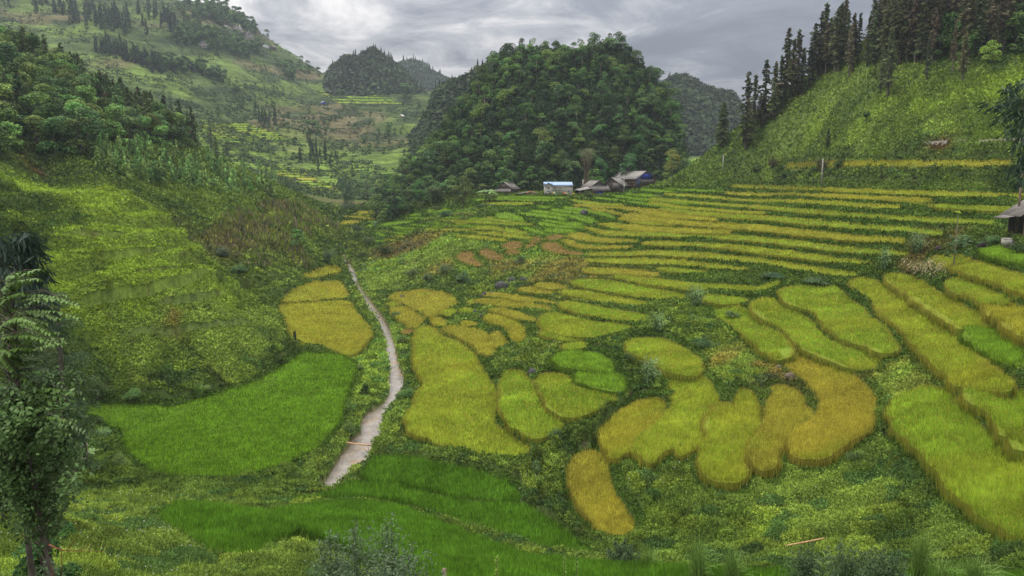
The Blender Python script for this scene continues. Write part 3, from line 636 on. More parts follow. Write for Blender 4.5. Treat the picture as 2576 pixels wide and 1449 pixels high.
# region grid for speed
CG = {}
def cover_grid():
    aa = np.linspace(-.98, .98, 420); ll = np.linspace(math.log(11), math.log(480), 700)
    AA, LL = np.meshgrid(aa, ll); yy = np.exp(LL).ravel(); CG['g'] = cover((AA.ravel()*yy), yy).reshape(700, 420, 5); CG['a'] = aa; CG['l'] = ll
cover_grid()
def cov(x, y):
    fa = np.clip((x/y+.98)/1.96*419, 0, 418.99); fl = np.clip((np.log(y)-CG['l'][0])/(CG['l'][-1]-CG['l'][0])*699, 0, 698.99)
    return CG['g'][np.round(fl).astype(int), np.round(fa).astype(int)]
# ------------------------------------------------------------------ which field is a point in
FB = [(f['P'][:, 0].min(), f['P'][:, 0].max(), f['P'][:, 1].min(), f['P'][:, 1].max()) for f in FW]
def which(x, y, grow=0):
    r = np.full(len(x), -1)
    for i, f in enumerate(FW):
        b = FB[i]; s = np.nonzero((x > b[0]) & (x < b[1]) & (y > b[2]) & (y < b[3]) & (r < 0))[0]
        if len(s):
            k = inpoly(x[s], y[s], f['P']); r[s[k]] = i
    return r
def cells(x, y, sc, s=0):
    """rounded mounds: height 0..1 and a number for each mound"""
    u, v = x/sc, y/sc; i0, j0 = np.floor(u).astype(np.int64), np.floor(v).astype(np.int64)
    best = np.zeros(len(x)); idn = np.zeros(len(x))
    for di in (-1, 0, 1):
        for dj in (-1, 0, 1):
            i, j = i0+di, j0+dj; cx, cy = i+hsh(i, j, s), j+hsh(i, j, s+1); r = .55+.65*hsh(i, j, s+2)
            d = ((u-cx)**2+(v-cy)**2)/r**2; h = np.sqrt(np.clip(1-d, 0, 1))*(.45+.55*hsh(i, j, s+3))
            k = h > best; best = np.where(k, h, best); idn = np.where(k, hsh(i, j, s+4), idn)
    return best, idn
LEDGE = []
for pl_, hh_ in (([(235,662),(300,652),(380,638),(450,620)], 1.3), ([(190,775),(260,757),(370,738),(450,722),(535,704)], 1.6), ([(389,768),(470,760),(580,741)], 1.1), ([(150,590),(250,600),(330,598)], .9), ([(300,846),(420,838),(520,825),(640,812)], .8), ([(330,700),(430,690),(500,676)], .6)):
    W_ = cast([p[0] for p in pl_], [p[1] for p in pl_]); o_ = np.argsort(W_[:, 0]/W_[:, 1]); LEDGE.append(((W_[:, 0]/W_[:, 1])[o_], W_[o_, 1], hh_))
def ledges(x, y):
    """old cultivation steps cut across the left spur"""
    a = x/y; r = np.zeros(len(x))
    for al_, yl_, hh_ in LEDGE:
        yl = np.interp(a, al_, yl_)+1.2*(vn(x/3, y*0, 77)-.5); en = np.clip(np.minimum(a-al_[0], al_[-1]-a)/.018, 0, 1); d = y-yl
        r += hh_*en*np.where(d > 0, np.exp(-np.clip(d, 0, 99)/6), -.8*np.exp(-np.clip(-d, 0, 99)/3.5))
    return r
def mound(x, y):
    a, ia = cells(x, y, 2.1, 400); b, ib = cells(x, y, .95, 420)
    return a, ia, b, ib
def lump(x, y, hgt, mm=None):
    """unevenness of scrub and grass"""
    a, ia, b, ib = mm or mound(x, y)
    z = TZ(x, y); al = x/y; mk = np.clip((-.10-al)*12, 0, 1)*np.clip((y-100)/12, 0, 1)*np.clip((215-y)/25, 0, 1)*np.clip((z+33)/3, 0, 1)
    q = (z+4*fbm(x/16, y/16, 210, 2))/3.6; fr = q-np.floor(q); led = (np.where(fr < .82, fr/.82, (1-fr)/.18)-.5)*2.8*mk*np.clip((fbm(x/13, y/13, 211, 2)-.40)*6, 0, 1)
    return hgt*(1.75*a+.5*b-.4) - led + ledges(x, y) + .5*(fbm(x/7, y/7, 5, 2)-.5)*np.clip(hgt/.5, .15, 1)
def bank_low(x, y, hg):
    """growth on the narrow banks beside the fields is cut short"""
    bk = np.zeros(len(x), bool); d_ = .7+.006*y
    for (sx, sy) in ((1, 0), (-1, 0), (0, 1.6), (0, -1.6)): bk |= which(x+sx*d_, y+sy*d_) >= 0
    z = TZ(x, y); tz_ = (y > 128) & (z > -21) & (z < -.8) & (x/y > .0) & (x/y < .66)      # tightly stacked steps: grazed short
    hg = np.where(tz_, np.minimum(hg, .2), hg)
    return bk, np.where(bk, np.minimum(hg*.4, .3), hg)
# ------------------------------------------------------------------ land mesh
def land():
    nc, nr = 820, 1120
    aa = np.linspace(-.97, .97, nc); l1 = math.log(460)
    ll = np.linspace(math.log(12), l1, nr)
    AA, LL = np.meshgrid(aa, ll); y = np.exp(LL).ravel(); x = AA.ravel()*y
    z = TZ(x, y)
    c5 = cov(x, y); wf = which(x, y)
    for i, f in enumerate(FW):
        s = np.nonzero(wf == i)[0]
        if len(s): z[s] += f['off'](x[s], y[s])-.1
    s = wf < 0
    z[s] += lump(x[s], y[s], bank_low(x[s], y[s], c5[s, 3])[1])*.8-.14
    inr = inpoly(x, y, RIV); z[inr] -= 1.2
    # stream bed follows the water level
    ym = (WL[:, 1]+WR[:, 1])/2; o_ = np.argsort(ym)
    zl = np.interp(y, ym[o_], zr[o_]); z[inr] = zl[inr]-.6
    inp = inpoly(x, y, PND); z[inp] -= .9
    col = c5[:, :3]*(.40+.35*fbm(x/3, y/3, 9, 3))[:, None]
    soil = fbm(x/1.3, y/1.3, 77, 3) > .72
    col[soil] = col[soil]*.5+np.array([.07, .05, .03])*.5
    col[inr | inp] = (.16, .11, .07)
    i = np.arange((nr-1)*nc).reshape(nr-1, nc)[:, :-1].ravel()
    o = mesh('ground', np.stack([x, y, z], 1), np.stack([i, i+1, i+nc+1, i+nc], 1), M_ground, col=col, smooth=True)
    tag(o, kind='structure')
    # far land
    nc, nr = 620, 620
    aa = np.linspace(-.97, .97, nc); ll = np.linspace(math.log(459), math.log(2150), nr)
    AA, LL = np.meshgrid(aa, ll); y = np.exp(LL).ravel(); x = AA.ravel()*y; z = TZ(x, y)
    col = farcol(x, y, z)
    i = np.arange((nr-1)*nc).reshape(nr-1, nc)[:, :-1].ravel()
    o = mesh('mountain', np.stack([x, y, z], 1), np.stack([i, i+1, i+nc+1, i+nc], 1), M_far, col=col, smooth=True)
    tag(o, kind='structure')
def farcol(x, y, z):
    g1 = np.array([.055, .080, .024]); g2 = np.array([.085, .125, .028]); br = np.array([.105, .088, .045]); dk = np.array([.026, .042, .018])
    n = fbm(x/60, y/60, 21, 4); q = fbm(x/110, z/40, 22, 3); s = fbm(x/25, z/9, 23, 3)
    c = g1[None]*np.ones((len(x), 1)); va = np.clip((800-y)/160, 0, 1)*np.clip((fbm(x/45, y/60, 29, 2)-.38)*7, 0, 1)
    k = np.clip((n-.46)*9, 0, 1)[:, None]; c = c*(1-k)+g2*k
    k = np.clip((q-.53)*12, 0, 1)[:, None]*.85; c = c*(1-k)+br*k
    k = np.clip((s-.58)*12, 0, 1)[:, None]*.8; c = c*(1-k)+dk*k
    fz = z/1.7+1.3*fbm(x/30, y/30, 28, 2); fz = fz-np.floor(fz); st_ = np.where(fz < .66, 1.0, .35)[:, None]; c = c*(1-va[:, None])+(np.array([.135, .205, .034])*st_)*va[:, None]
    lines = .62+.65*(vn(x/60, z/1.9, 25))
    return c*lines[:, None]*(.8+.4*fbm(x/12, y/12, 27, 2))[:, None]
land()
def hillcol(V):
    n = fbm(V[:, 0]/9, V[:, 1]/9, 2, 3)
    return np.array([.034, .055, .022])[None]*(.6+.9*n)[:, None]
K.build('hill', 260, 200, hillcol, M_ground)
for h_ in (P1, P2, P3, P4): h_.build('hill', 180, 110, hillcol, M_far)
# ------------------------------------------------------------------ water
M_water = mat('muddy_water', base=(.21, .18, .145), rough=.07, spec=.9, noise=[(.5, .2), (2.5, .2)], bump=(2.6, .6, .09), patch=[(.35, (.24, .17, .10), .58, .68)])
def water():
    nL = len(WL); V = []; Fc = []; k = 5
    t = np.linspace(0, nL-1, 90); n = 7
    for s in t:
        i = min(int(s), nL-2); f = s-i
        a = WL[i]*(1-f)+WL[i+1]*f; b = WR[i]*(1-f)+WR[i+1]*f; d = b-a
        a = a-d*.12; b = b+d*.12
        for j in range(n): V.append(a+(b-a)*j/(n-1)+np.array([0, 0, -.12]))
    for i in range(89):
        for j in range(n-1): Fc.append((i*n+j, i*n+j+1, (i+1)*n+j+1, (i+1)*n+j))
    o = mesh('stream', V, Fc, M_water, smooth=True); tag(o, kind='structure')
    c = PND.mean(0); zz = float(PW[:, 2].mean())-.25
    V = [(c[0], c[1], zz)]+[(p[0]+(p[0]-c[0])*.1, p[1]+(p[1]-c[1])*.1, zz) for p in PND]
    n = len(PND)
    o = mesh('pond_water', V, [(0, 1+i, 1+(i+1) % n) for i in range(n)], M_water, smooth=True); tag(o, kind='structure')
water()
# ------------------------------------------------------------------ rice
def blades(px, py, pz, h, wid, col, rs, lean=.22, k=3):
    """k triangle blades per tuft; returns V,F,C"""
    n = len(px); px = np.repeat(px, k); py = np.repeat(py, k); pz = np.repeat(pz, k); h = np.repeat(h, k)*rs.uniform(.72, 1.1, n*k); wid = np.repeat(wid, k)
    col = np.repeat(col, k, 0)*rs.uniform(.68, 1.25, n*k)[:, None]
    th = rs.uniform(0, math.pi, n*k); jx = rs.normal(0, 1, n*k)*wid*1.2; jy = rs.normal(0, 1, n*k)*wid*1.2
    dx = np.cos(th)*wid*.5; dy = np.sin(th)*wid*.5*.4
    ln = rs.normal(0, lean, (n*k, 2))*h[:, None]
    x = px+jx; y = py+jy
    V = np.stack([np.stack([x-dx, y-dy, pz], 1), np.stack([x+dx, y+dy, pz], 1), np.stack([x+ln[:, 0], y+ln[:, 1], pz+h], 1)], 1).reshape(-1, 3)
    Fc = np.arange(n*k*3).reshape(-1, 3)
    C = np.repeat(col, 3, 0); C = C.reshape(-1, 3, 3); C[:, 2] *= 1.06
    return V, Fc, C.reshape(-1, 3)
def tips(px, py, pz, wid, col, rs):
    n = len(px); a = rs.uniform(0, 6.28, n); r = wid*1.4
    V = np.stack([np.stack([px, py, pz], 1), np.stack([px+np.cos(a)*r, py+np.sin(a)*r*.5, pz+wid*.5], 1), np.stack([px+np.cos(a)*r*1.3+wid*.3, py+np.sin(a)*r*.5, pz-wid*.9], 1)], 1).reshape(-1, 3)
    return V, np.arange(n*3).reshape(-1, 3), np.repeat(col, 3, 0)
# one jittered lattice over the whole near land, finer close to the eye
SP = .0023
na_, nl_ = int(1.72/SP), int((math.log(430)-math.log(24))/SP)
AA, LL = np.meshgrid(np.linspace(-.86, .86, na_), np.linspace(math.log(24), math.log(430), nl_))
AA = (AA+rng.uniform(-.5, .5, AA.shape)*SP).ravel(); LL = (LL+rng.uniform(-.5, .5, LL.shape)*SP).ravel()
LY = np.exp(LL); LX = AA*LY
WF = which(LX, LY)
golden = np.array([.50, .43, .07])
def field(i, f):
    rs = np.random.default_rng(100+i)
    Pn = f['P']; y0 = f['y']; sp_ = SP*y0
    s = np.nonzero(WF == i)[0]
    Pd = dens(Pn, max(.35, sp_*1.2))
    base = np.array(RC[f['c']]); kf = .85 if y0 > 430 else .42  # core coloured dark, painting the shade in the gaps between blades
    if y0 > 430: base = base*.62
    h = f['h']
    # solid mass of stalks: triangulated top and upright sides
    ins = s[::max(1, len(s)//900)]
    pts = [Vector(p) for p in Pd]+[Vector((LX[q], LY[q])) for q in ins]
    nb = len(Pd)
    r = geometry.delaunay_2d_cdt(pts, [(k, (k+1) % nb) for k in range(nb)], [], 1, 1e-4)
    v2 = np.array([tuple(v) for v in r[0]]); tri = [tuple(t) for t in r[2] if len(t) == 3]
    cen = v2[np.array(tri)].mean(1); ok = inpoly(cen[:, 0], cen[:, 1], Pn); tri = [t for t, k in zip(tri, ok) if k]
    zt = TZ(v2[:, 0], v2[:, 1])+f['off'](v2[:, 0], v2[:, 1])+h*.42
    zb = TZ(Pd[:, 0], Pd[:, 1])-.35; ztb = TZ(Pd[:, 0], Pd[:, 1])+f['off'](Pd[:, 0], Pd[:, 1])+h*.42
    n0 = len(v2)
    V = np.r_[np.c_[v2, zt], np.c_[Pd, ztb], np.c_[Pd, zb]]
    ar = np.arange(nb); nx = (ar+1) % nb
    side = np.stack([n0+ar, n0+nb+ar, n0+nb+nx, n0+nx], 1)
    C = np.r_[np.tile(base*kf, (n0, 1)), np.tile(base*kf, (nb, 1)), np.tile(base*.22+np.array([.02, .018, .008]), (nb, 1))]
    # blades on top
    x, y = LX[s], LY[s]; wd = np.clip(y*.0013, .03, 9)
    n = fbm(x/5, y/5, 51+i, 3); nf = fbm(x/1.2, y/1.2, 5, 2)
    col = base[None]*(.80+.40*n)[:, None]*(.78+.44*nf)[:, None]*rs.uniform(*((.5, 1.45) if f['c'] in 'DG' else (.68, 1.32)), len(x))[:, None]
    if f['c'] in 'LlYoO':
        k = np.clip((fbm(x/9, y/9, 61+i, 2)-.45)*3, 0, 1)[:, None]*.3; col = col*(1-k)+np.array([.46, .38, .04])*k
        col = col*(.82+.36*vn(x/11, y/3.5, 75+i))[:, None]
        k = np.clip((fbm(x/6, y/6, 71+i, 2)-.56)*4, 0, 1)[:, None]*.4; col = col*(1-k)+np.array([.24, .38, .03])*k
    z = TZ(x, y)+f['off'](x, y)+h*.4+(fbm(x/2.5, y/2.5, 88, 2)-.5)*.3
    V1, F1, C1 = blades(x, y, z, np.full(len(x), h*.62), wd, col, rs, k=2 if y0 > 170 else 3)
    # fringe along the edge
    d = dens(Pn, max(.08, sp_*.45)); d = d+rs.normal(0, 1, d.shape)*(.10+sp_*.25); tz = TZ(d[:, 0], d[:, 1]); zo = tz+f['off'](d[:, 0], d[:, 1])
    wd2 = np.clip(d[:, 1]*.0013, .03, 9)
    V2, F2, C2 = blades(d[:, 0], d[:, 1], np.minimum(tz, zo)-.1, h*1.02+np.maximum(zo-tz, 0)+.1, wd2, np.tile(base*.5, (len(d), 1)), rs, lean=.12, k=4)
    if f['c'] in 'LlYoOB':
        C2 = C2.reshape(-1, 3, 3); C2[:, 2] = golden*rs.uniform(.6, 1.05, (len(C2), 1)); C2 = C2.reshape(-1, 3)
    parts = [(V1, F1, C1), (V2, F2, C2)]
    if f['c'] in 'LlYoO':
        q = rs.random(len(x)) < {'L': .25, 'l': .35}.get(f['c'], .55)
        parts.append(tips(x[q], y[q], z[q]+h*.5, wd[q], golden[None]*rs.uniform(.7, 1.2, (q.sum(), 1)), rs))
    Vs = [V]; Cs = [C]; ft = [np.array(tri, np.int32)]; o_ = len(V)
    for (v, fc, c) in parts: Vs.append(v); Cs.append(c); ft.append(fc+o_); o_ += len(v)
    T3 = np.concatenate(ft); mi = np.r_[np.ones(len(tri), int), np.zeros(len(T3)-len(tri), int), np.ones(len(side), int)]
    o = mesh('rice_field', np.concatenate(Vs), [T3, side], [M_rice, M_stalk], col=np.concatenate(Cs), midx=mi)
    tag(o, f['lab'], 'rice field')
for i, f in enumerate(FW): field(i, f)
# ------------------------------------------------------------------ weeds, grass and creepers over everything else
def undergrowth():
    inr = inpoly(LX, LY, RIV) | inpoly(LX, LY, PND)
    s = np.nonzero((WF < 0) & ~inr & (LX/LY > -.86))[0]
    x, y = LX[s], LY[s]; c5 = cov(x, y); hg = c5[:, 3]; kd = c5[:, 4]
    rs = np.random.default_rng(5)
    bk, hg = bank_low(x, y, hg); c5 = c5.copy(); c5[bk, :3] = c5[bk, :3]*.35+np.array([.035, .075, .014])*.8
    vr = np.clip(hg/.6, .35, 1.1); mm = mound(x, y); L_ = lump(x, y, hg, mm); base = TZ(x, y)
    n1 = fbm(x/1.6, y/1.6, 3, 3); n2 = fbm(x/6, y/6, 8, 2); n3 = rs.random(len(x))
    col = c5[:, :3]*np.array([1, 1, .62])*(.55+.45*n2+.35*n1)[:, None]*(1+(.6*n3-.3)*vr)[:, None]*(1+(.72*mm[1]-.40)*vr)[:, None]*(1+(.5*mm[3]-.25)*vr)[:, None]
    yl = ((mm[1] > .84) & (hg > .38))[:, None]; col = np.where(yl, col*np.array([1.08, 1.0, .85]), col); bl = ((mm[1] < .22) & (hg > .38))[:, None]; col = np.where(bl, col*np.array([.8, 1.0, 1.5]), col)
    # odd plants: yellowish and dark ones
    sp1 = vn(x/2.2, y/2.2, 91) > .86; col[sp1] = col[sp1]*.7+np.array([.11, .18, .02])*.4
    sp2 = vn(x/3.1, y/3.1, 93) > .88; col[sp2] = col[sp2]*.55
    corn_ = np.abs(kd-3) < .8
    dryc = corn_ & (n3 < .3); col[dryc] = np.array([.20, .17, .095])*rs.uniform(.6, 1.1, (dryc.sum(), 1))
    z = base+L_*.85
    sz = np.clip(y*.0023, .06, 3)*rs.uniform(.7, 1.5, len(x))
    up = np.where(corn_, 2.6, 1.0)
    Vs = []; Fs = []; Cs = []; o_ = 0; TR = []
    # leaves: k tilted rhombs for each plant
    for k in range(3):
        m_ = np.ones(len(x), bool) if k < 2 else (y < 140)
        xx, yy, zz, ss, cc_, u_ = x[m_], y[m_], z[m_], sz[m_], col[m_], up[m_]
        n = len(xx); a = rs.uniform(0, 6.283, n); e = rs.uniform(.1, 1.3, n)
        d = np.stack([np.cos(a)*np.cos(e), np.sin(a)*np.cos(e), np.sin(e)*u_], 1)*ss[:, None]*1.25
        b = np.stack([-np.sin(a), np.cos(a), rs.uniform(-.5, .5, n)], 1)*ss[:, None]*.42
        c0 = np.stack([xx+rs.normal(0, .5, n)*ss, yy+rs.normal(0, .5, n)*ss, zz+rs.uniform(-.05, .35, n)*np.clip(hg[m_]+.25*bk[m_], .35, 1)*u_], 1)
        V = np.stack([c0, c0+d*.5+b, c0+d, c0+d*.5-b], 1).reshape(-1, 3)
        Vs.append(V); Fs.append(np.arange(n*4).reshape(-1, 4)+o_); o_ += n*4
        Cs.append(np.repeat(cc_*rs.uniform(.75, 1.3, (n, 1)), 4, 0))
    # taller grass blades standing out of the weeds
    gs = np.nonzero((y < 190) & (rs.random(len(x)) < np.where(y < 62, .07, .2)) & ~bk)[0]
    V, Fc, C = blades(x[gs], y[gs], z[gs], np.minimum(hg[gs]+.25, .9)*rs.uniform(.5, 1.3, len(gs)), np.clip(y[gs]*.0010, .025, .3), col[gs]*np.array([1.25, 1.3, 1.2]), rs, lean=.45, k=2)
    TR.append((V, Fc, C))
    # little white flowers
    fl = np.nonzero((np.abs(kd-2) < .75) & (y < 170) & (fbm(x/4, y/4, 33, 2) > .42) & (n3 < .008))[0]
    n = len(fl); r = np.clip(y[fl]*.0007, .03, .12)
    c0 = np.stack([x[fl], y[fl], z[fl]+.35*hg[fl]+.15], 1)
    V = np.stack([c0+np.stack([-r, 0*r, 0*r], 1), c0+np.stack([0*r, -r*.6, -r], 1), c0+np.stack([r, 0*r, 0*r], 1), c0+np.stack([0*r, r*.6, r], 1)], 1).reshape(-1, 3)
    Vs.append(V); Fs.append(np.arange(n*4).reshape(-1, 4)+o_); Cs.append(np.tile(np.array([.62, .62, .55]), (n*4, 1)))
    n4 = sum(len(v) for v in Vs); V, Fc, C = TR[0]
    o = mesh('undergrowth', np.concatenate(Vs+[V]), [np.concatenate(Fs), Fc+n4], M_leaf, col=np.concatenate(Cs+[C]))
    tag(o, 'weeds, grass and creepers covering banks and slopes', 'undergrowth', kind='stuff')
undergrowth()
# ------------------------------------------------------------------ plants
def leafquads(c, n, size, rs, col, droop=0.0, out=None, flat=0.5):
    """n leaf quads at centres c (n,3)"""
    nr = rs.normal(0, 1, (n, 3)); nr[:, 2] = np.abs(nr[:, 2])+flat
    if out is not None: nr = nr*.75+out*1.1
    nr /= np.linalg.norm(nr, axis=1)[:, None]
    t = np.cross(nr, rs.normal(0, 1, (n, 3))); t /= np.linalg.norm(t, axis=1)[:, None]+1e-9
    if droop: t[:, 2] -= droop; t /= np.linalg.norm(t, axis=1)[:, None]
    b = np.cross(nr, t)
    s = (size*rs.uniform(.6, 1.35, n))[:, None]
    V = np.stack([c-t*s*.6, c+b*s*.38, c+t*s*.75, c-b*s*.38], 1).reshape(-1, 3)
    return V, np.arange(n*4).reshape(-1, 4), np.repeat(col, 4, 0)
def tube(pts, rad, ns=5):
    pts = np.asarray(pts, float); V = []; Fc = []
    for i, p in enumerate(pts):
        d = pts[min(i+1, len(pts)-1)]-pts[max(i-1, 0)]; d = d/(np.linalg.norm(d)+1e-9)
        u = np.cross(d, [0.31, .95, .05] if abs(d[2]) > .6 else [0, 0, 1.0]); u /= np.linalg.norm(u)+1e-9; v = np.cross(d, u)
        for k in range(ns):
            a = 2*math.pi*k/ns; V.append(p+(u*math.cos(a)+v*math.sin(a))*rad[i])
    for i in range(len(pts)-1):
        for k in range(ns): Fc.append((i*ns+k, i*ns+(k+1) % ns, (i+1)*ns+(k+1) % ns, (i+1)*ns+k))
    return np.array(V), np.array(Fc)
def mass(items, name, mats, label, cat='forest'):
    """many far trees as one mesh; items = (Acc, x, y, z, turn, sx, sz, tint)"""
    Vs, Fs, Cs, o_ = [], [], [], 0
    for (A_, x, y, z, r, sx, sz, tn) in items:
        V = np.concatenate(A_.V); Fc = np.concatenate(A_.F); C = np.concatenate(A_.C); c, s_ = math.cos(r), math.sin(r)
        Vs.append(np.stack([(V[:, 0]*c-V[:, 1]*s_)*sx+x, (V[:, 0]*s_+V[:, 1]*c)*sx+y, V[:, 2]*sz+z], 1)); Fs.append(Fc+o_); Cs.append(C*tn); o_ += len(V)
    return tag(mesh(name, np.concatenate(Vs), np.concatenate(Fs), mats, col=np.concatenate(Cs)), label, cat, kind='stuff')
class Acc:
    def __init__(s): s.V = []; s.F = []; s.C = []; s.M = []; s.n = 0
    def add(s, V, Fc, C=None, m_=0):
        s.V.append(np.asarray(V, float)); s.F.append(np.asarray(Fc)+s.n); s.n += len(V)
        s.C.append(np.tile(np.array([.3, .25, .2]), (len(V), 1)) if C is None else (np.tile(np.array(C, float), (len(V), 1)) if np.ndim(C) == 1 else C))
        s.M.append(np.full(len(Fc), m_))
    def make(s, name, mats, parent=None, smooth=False, link=True):
        return mesh(name, np.concatenate(s.V), np.concatenate(s.F), mats, col=np.concatenate(s.C), midx=np.concatenate(s.M), parent=parent, smooth=smooth, link=link)
def broadleaf(seed, H=12, W=5.0, n=1500, col=(.05, .085, .022), ls=.42, lob=11, low=.25, acc=None, m_=0, trunk=True):
    rs = np.random.default_rng(seed); A_ = acc or Acc(); T_ = A_ if acc is not None or not trunk else Acc()
    cs = []
    for i in range(lob):
        u = rs.uniform(0, 1); a = rs.uniform(0, 6.283); zz = H*(low+.12+(.80-low)*u); rr = W*(math.sin(math.pi*min(.95, .25+.65*u))**.7)*rs.uniform(.25, .72)
        cs.append((rr*math.cos(a), rr*math.sin(a), zz, W*rs.uniform(.28, .48)))
    cs.append((0, 0, H*.86, W*.42))
    for k, (x, y, z, r) in enumerate(cs):
        q = int(n*r*r/sum(c[3]**2 for c in cs)); d = rs.normal(0, 1, (q, 3)); d /= np.linalg.norm(d, axis=1)[:, None]; d[:, 2] = np.where(d[:, 2] < -.35, -d[:, 2], d[:, 2])
        rad = r*rs.uniform(.62, 1.08, q)**.5
        c = np.array([x, y, z])+d*rad[:, None]*np.array([1, 1, .78])
        tint = rs.uniform(.62, 1.35)*1.95
        cl = np.array(col)[None]*np.array([.95, 1.1, .85])*tint*rs.uniform(.65, 1.35, q)[:, None]
        yl = rs.random(q) < .12; cl[yl] = cl[yl]*np.array([1.5, 1.35, .9])
        V, Fc, C = leafquads(c, q, ls, rs, cl, out=d)
        A_.add(V, Fc, C, m_)
    if trunk:
        B = T_ if acc is None else A_
        mi = 1 if acc is not None or B is A_ else 0
        V, Fc = tube([(0, 0, -1), (.1, 0, H*.2), (-.1, .1, H*.45), (0, 0, H*.78)], [H*.022, H*.018, H*.013, H*.004]); B.add(V, Fc, None, mi)
        for k in range(5):
            x, y, z, r = cs[k]; V, Fc = tube([(0, 0, H*(.25+.05*k)), (x*.5, y*.5, z*.75), (x, y, z)], [H*.010, H*.007, H*.003], 4); B.add(V, Fc, None, mi)
    return A_, T_
def conifer(seed, H=24, W=2.6, n=1500, col=(.034, .048, .020), ls=.55, low=.12, ragged=.5, brown=.1):
    rs = np.random.default_rng(seed); A_ = Acc(); T_ = Acc()
    V, Fc = tube([(0, 0, -1.5), (0, 0, H*.3), (.1, 0, H*.7), (0, 0, H*.99)], [H*.014, H*.011, H*.006, H*.001], 6); T_.add(V, Fc)
    nb = int(H*3.4)
    ctr = []; dirs = []; cl = []
    for i in range(nb):
        u = (i+rs.random())/nb; z = H*(low+(1-low)*u); a = i*2.4+rs.normal(0, .4)
        prof = (1-u)**.62*(.55+.45*min(1, u*6+.3))
        Lb = W*prof*(1-ragged*rs.random()) + .25
        if rs.random() < .10*ragged: continue
        q = max(4, int(n/nb*(.4+prof*1.2)))
        t = rs.uniform(.12, 1, q)**.8
        dx, dy = math.cos(a), math.sin(a)
        rise = .12-.45*t**1.5*rs.uniform(.5, 1)
        c = np.stack([dx*Lb*t+rs.normal(0, .16, q)*Lb*.5, dy*Lb*t+rs.normal(0, .16, q)*Lb*.5, z+rise*Lb+rs.normal(0, .18, q)], 1)
        tint = rs.uniform(.65, 1.4)*2.1; b_ = rs.random() < brown
        base = np.array([.085, .070, .045]) if b_ else np.array(col)
        ctr.append(c); cl.append(base[None]*tint*rs.uniform(.65, 1.35, q)[:, None])
        if Lb > .8:
            V, Fc = tube([(0, 0, z), (dx*Lb*.6, dy*Lb*.6, z-.02*Lb)], [H*.0035, H*.001], 3); T_.add(V, Fc)
    c = np.concatenate(ctr); cl = np.concatenate(cl)
    V, Fc, C = leafquads(c, len(c), ls, rs, cl, droop=.5)
    A_.add(V, Fc, C)
    return A_, T_
def proto_pair(name, A_, T_, mcrown, label, cat, group=None):
    r = empty(name, (0, 0, -500), 0, label, cat, group)
    A_.make('crown', [mcrown], parent=r); T_.make('trunk', [M_bark], parent=r, smooth=True)
    return r
used = set()
def put(proto, loc, rz, sc, label=None, group=None):
    """first call moves the original, later calls copy it with its parts"""
    if proto.name not in used:
        used.add(proto.name); proto.location = loc; proto.rotation_euler = (0, 0, rz); proto.scale = (sc,)*3 if not isinstance(sc, tuple) else sc
        if label: proto['label'] = label
        if group: proto['group'] = group
        return proto
    return copy_tree(proto, loc, rz, sc, label, group)
def single(name, A_, mats, label, cat, group=None):
    o = A_.make(name, mats); o.location = (0, 0, -500); return tag(o, label, cat, group)
G_KARST = 'forest trees covering the steep round hill'
def wh(v, cuts, names):
    return names[sum(v > c for c in cuts)]
protoK = []; AK = []
for i in range(9):
    c_ = [(.042, .075, .022), (.034, .060, .022), (.052, .082, .024), (.036, .062, .028), (.060, .095, .026), (.040, .064, .020), (.048, .075, .032), (.066, .085, .026), (.036, .066, .022)][i]
    A_, _ = broadleaf(200+i, H=[12, 14, 11, 13, 12, 15, 10, 12, 13][i], W=[5, 5.4, 4.6, 4.2, 5.8, 5, 4.4, 5, 5.4][i], n=1150, col=c_, ls=.55, lob=10+i % 4, low=.1+.02*i, acc=Acc())
    AK.append(A_); protoK.append(single('broadleaf_tree', A_, [M_tree, M_bark], 'dark green tree in the dense forest on the steep round hill', 'tree', G_KARST))
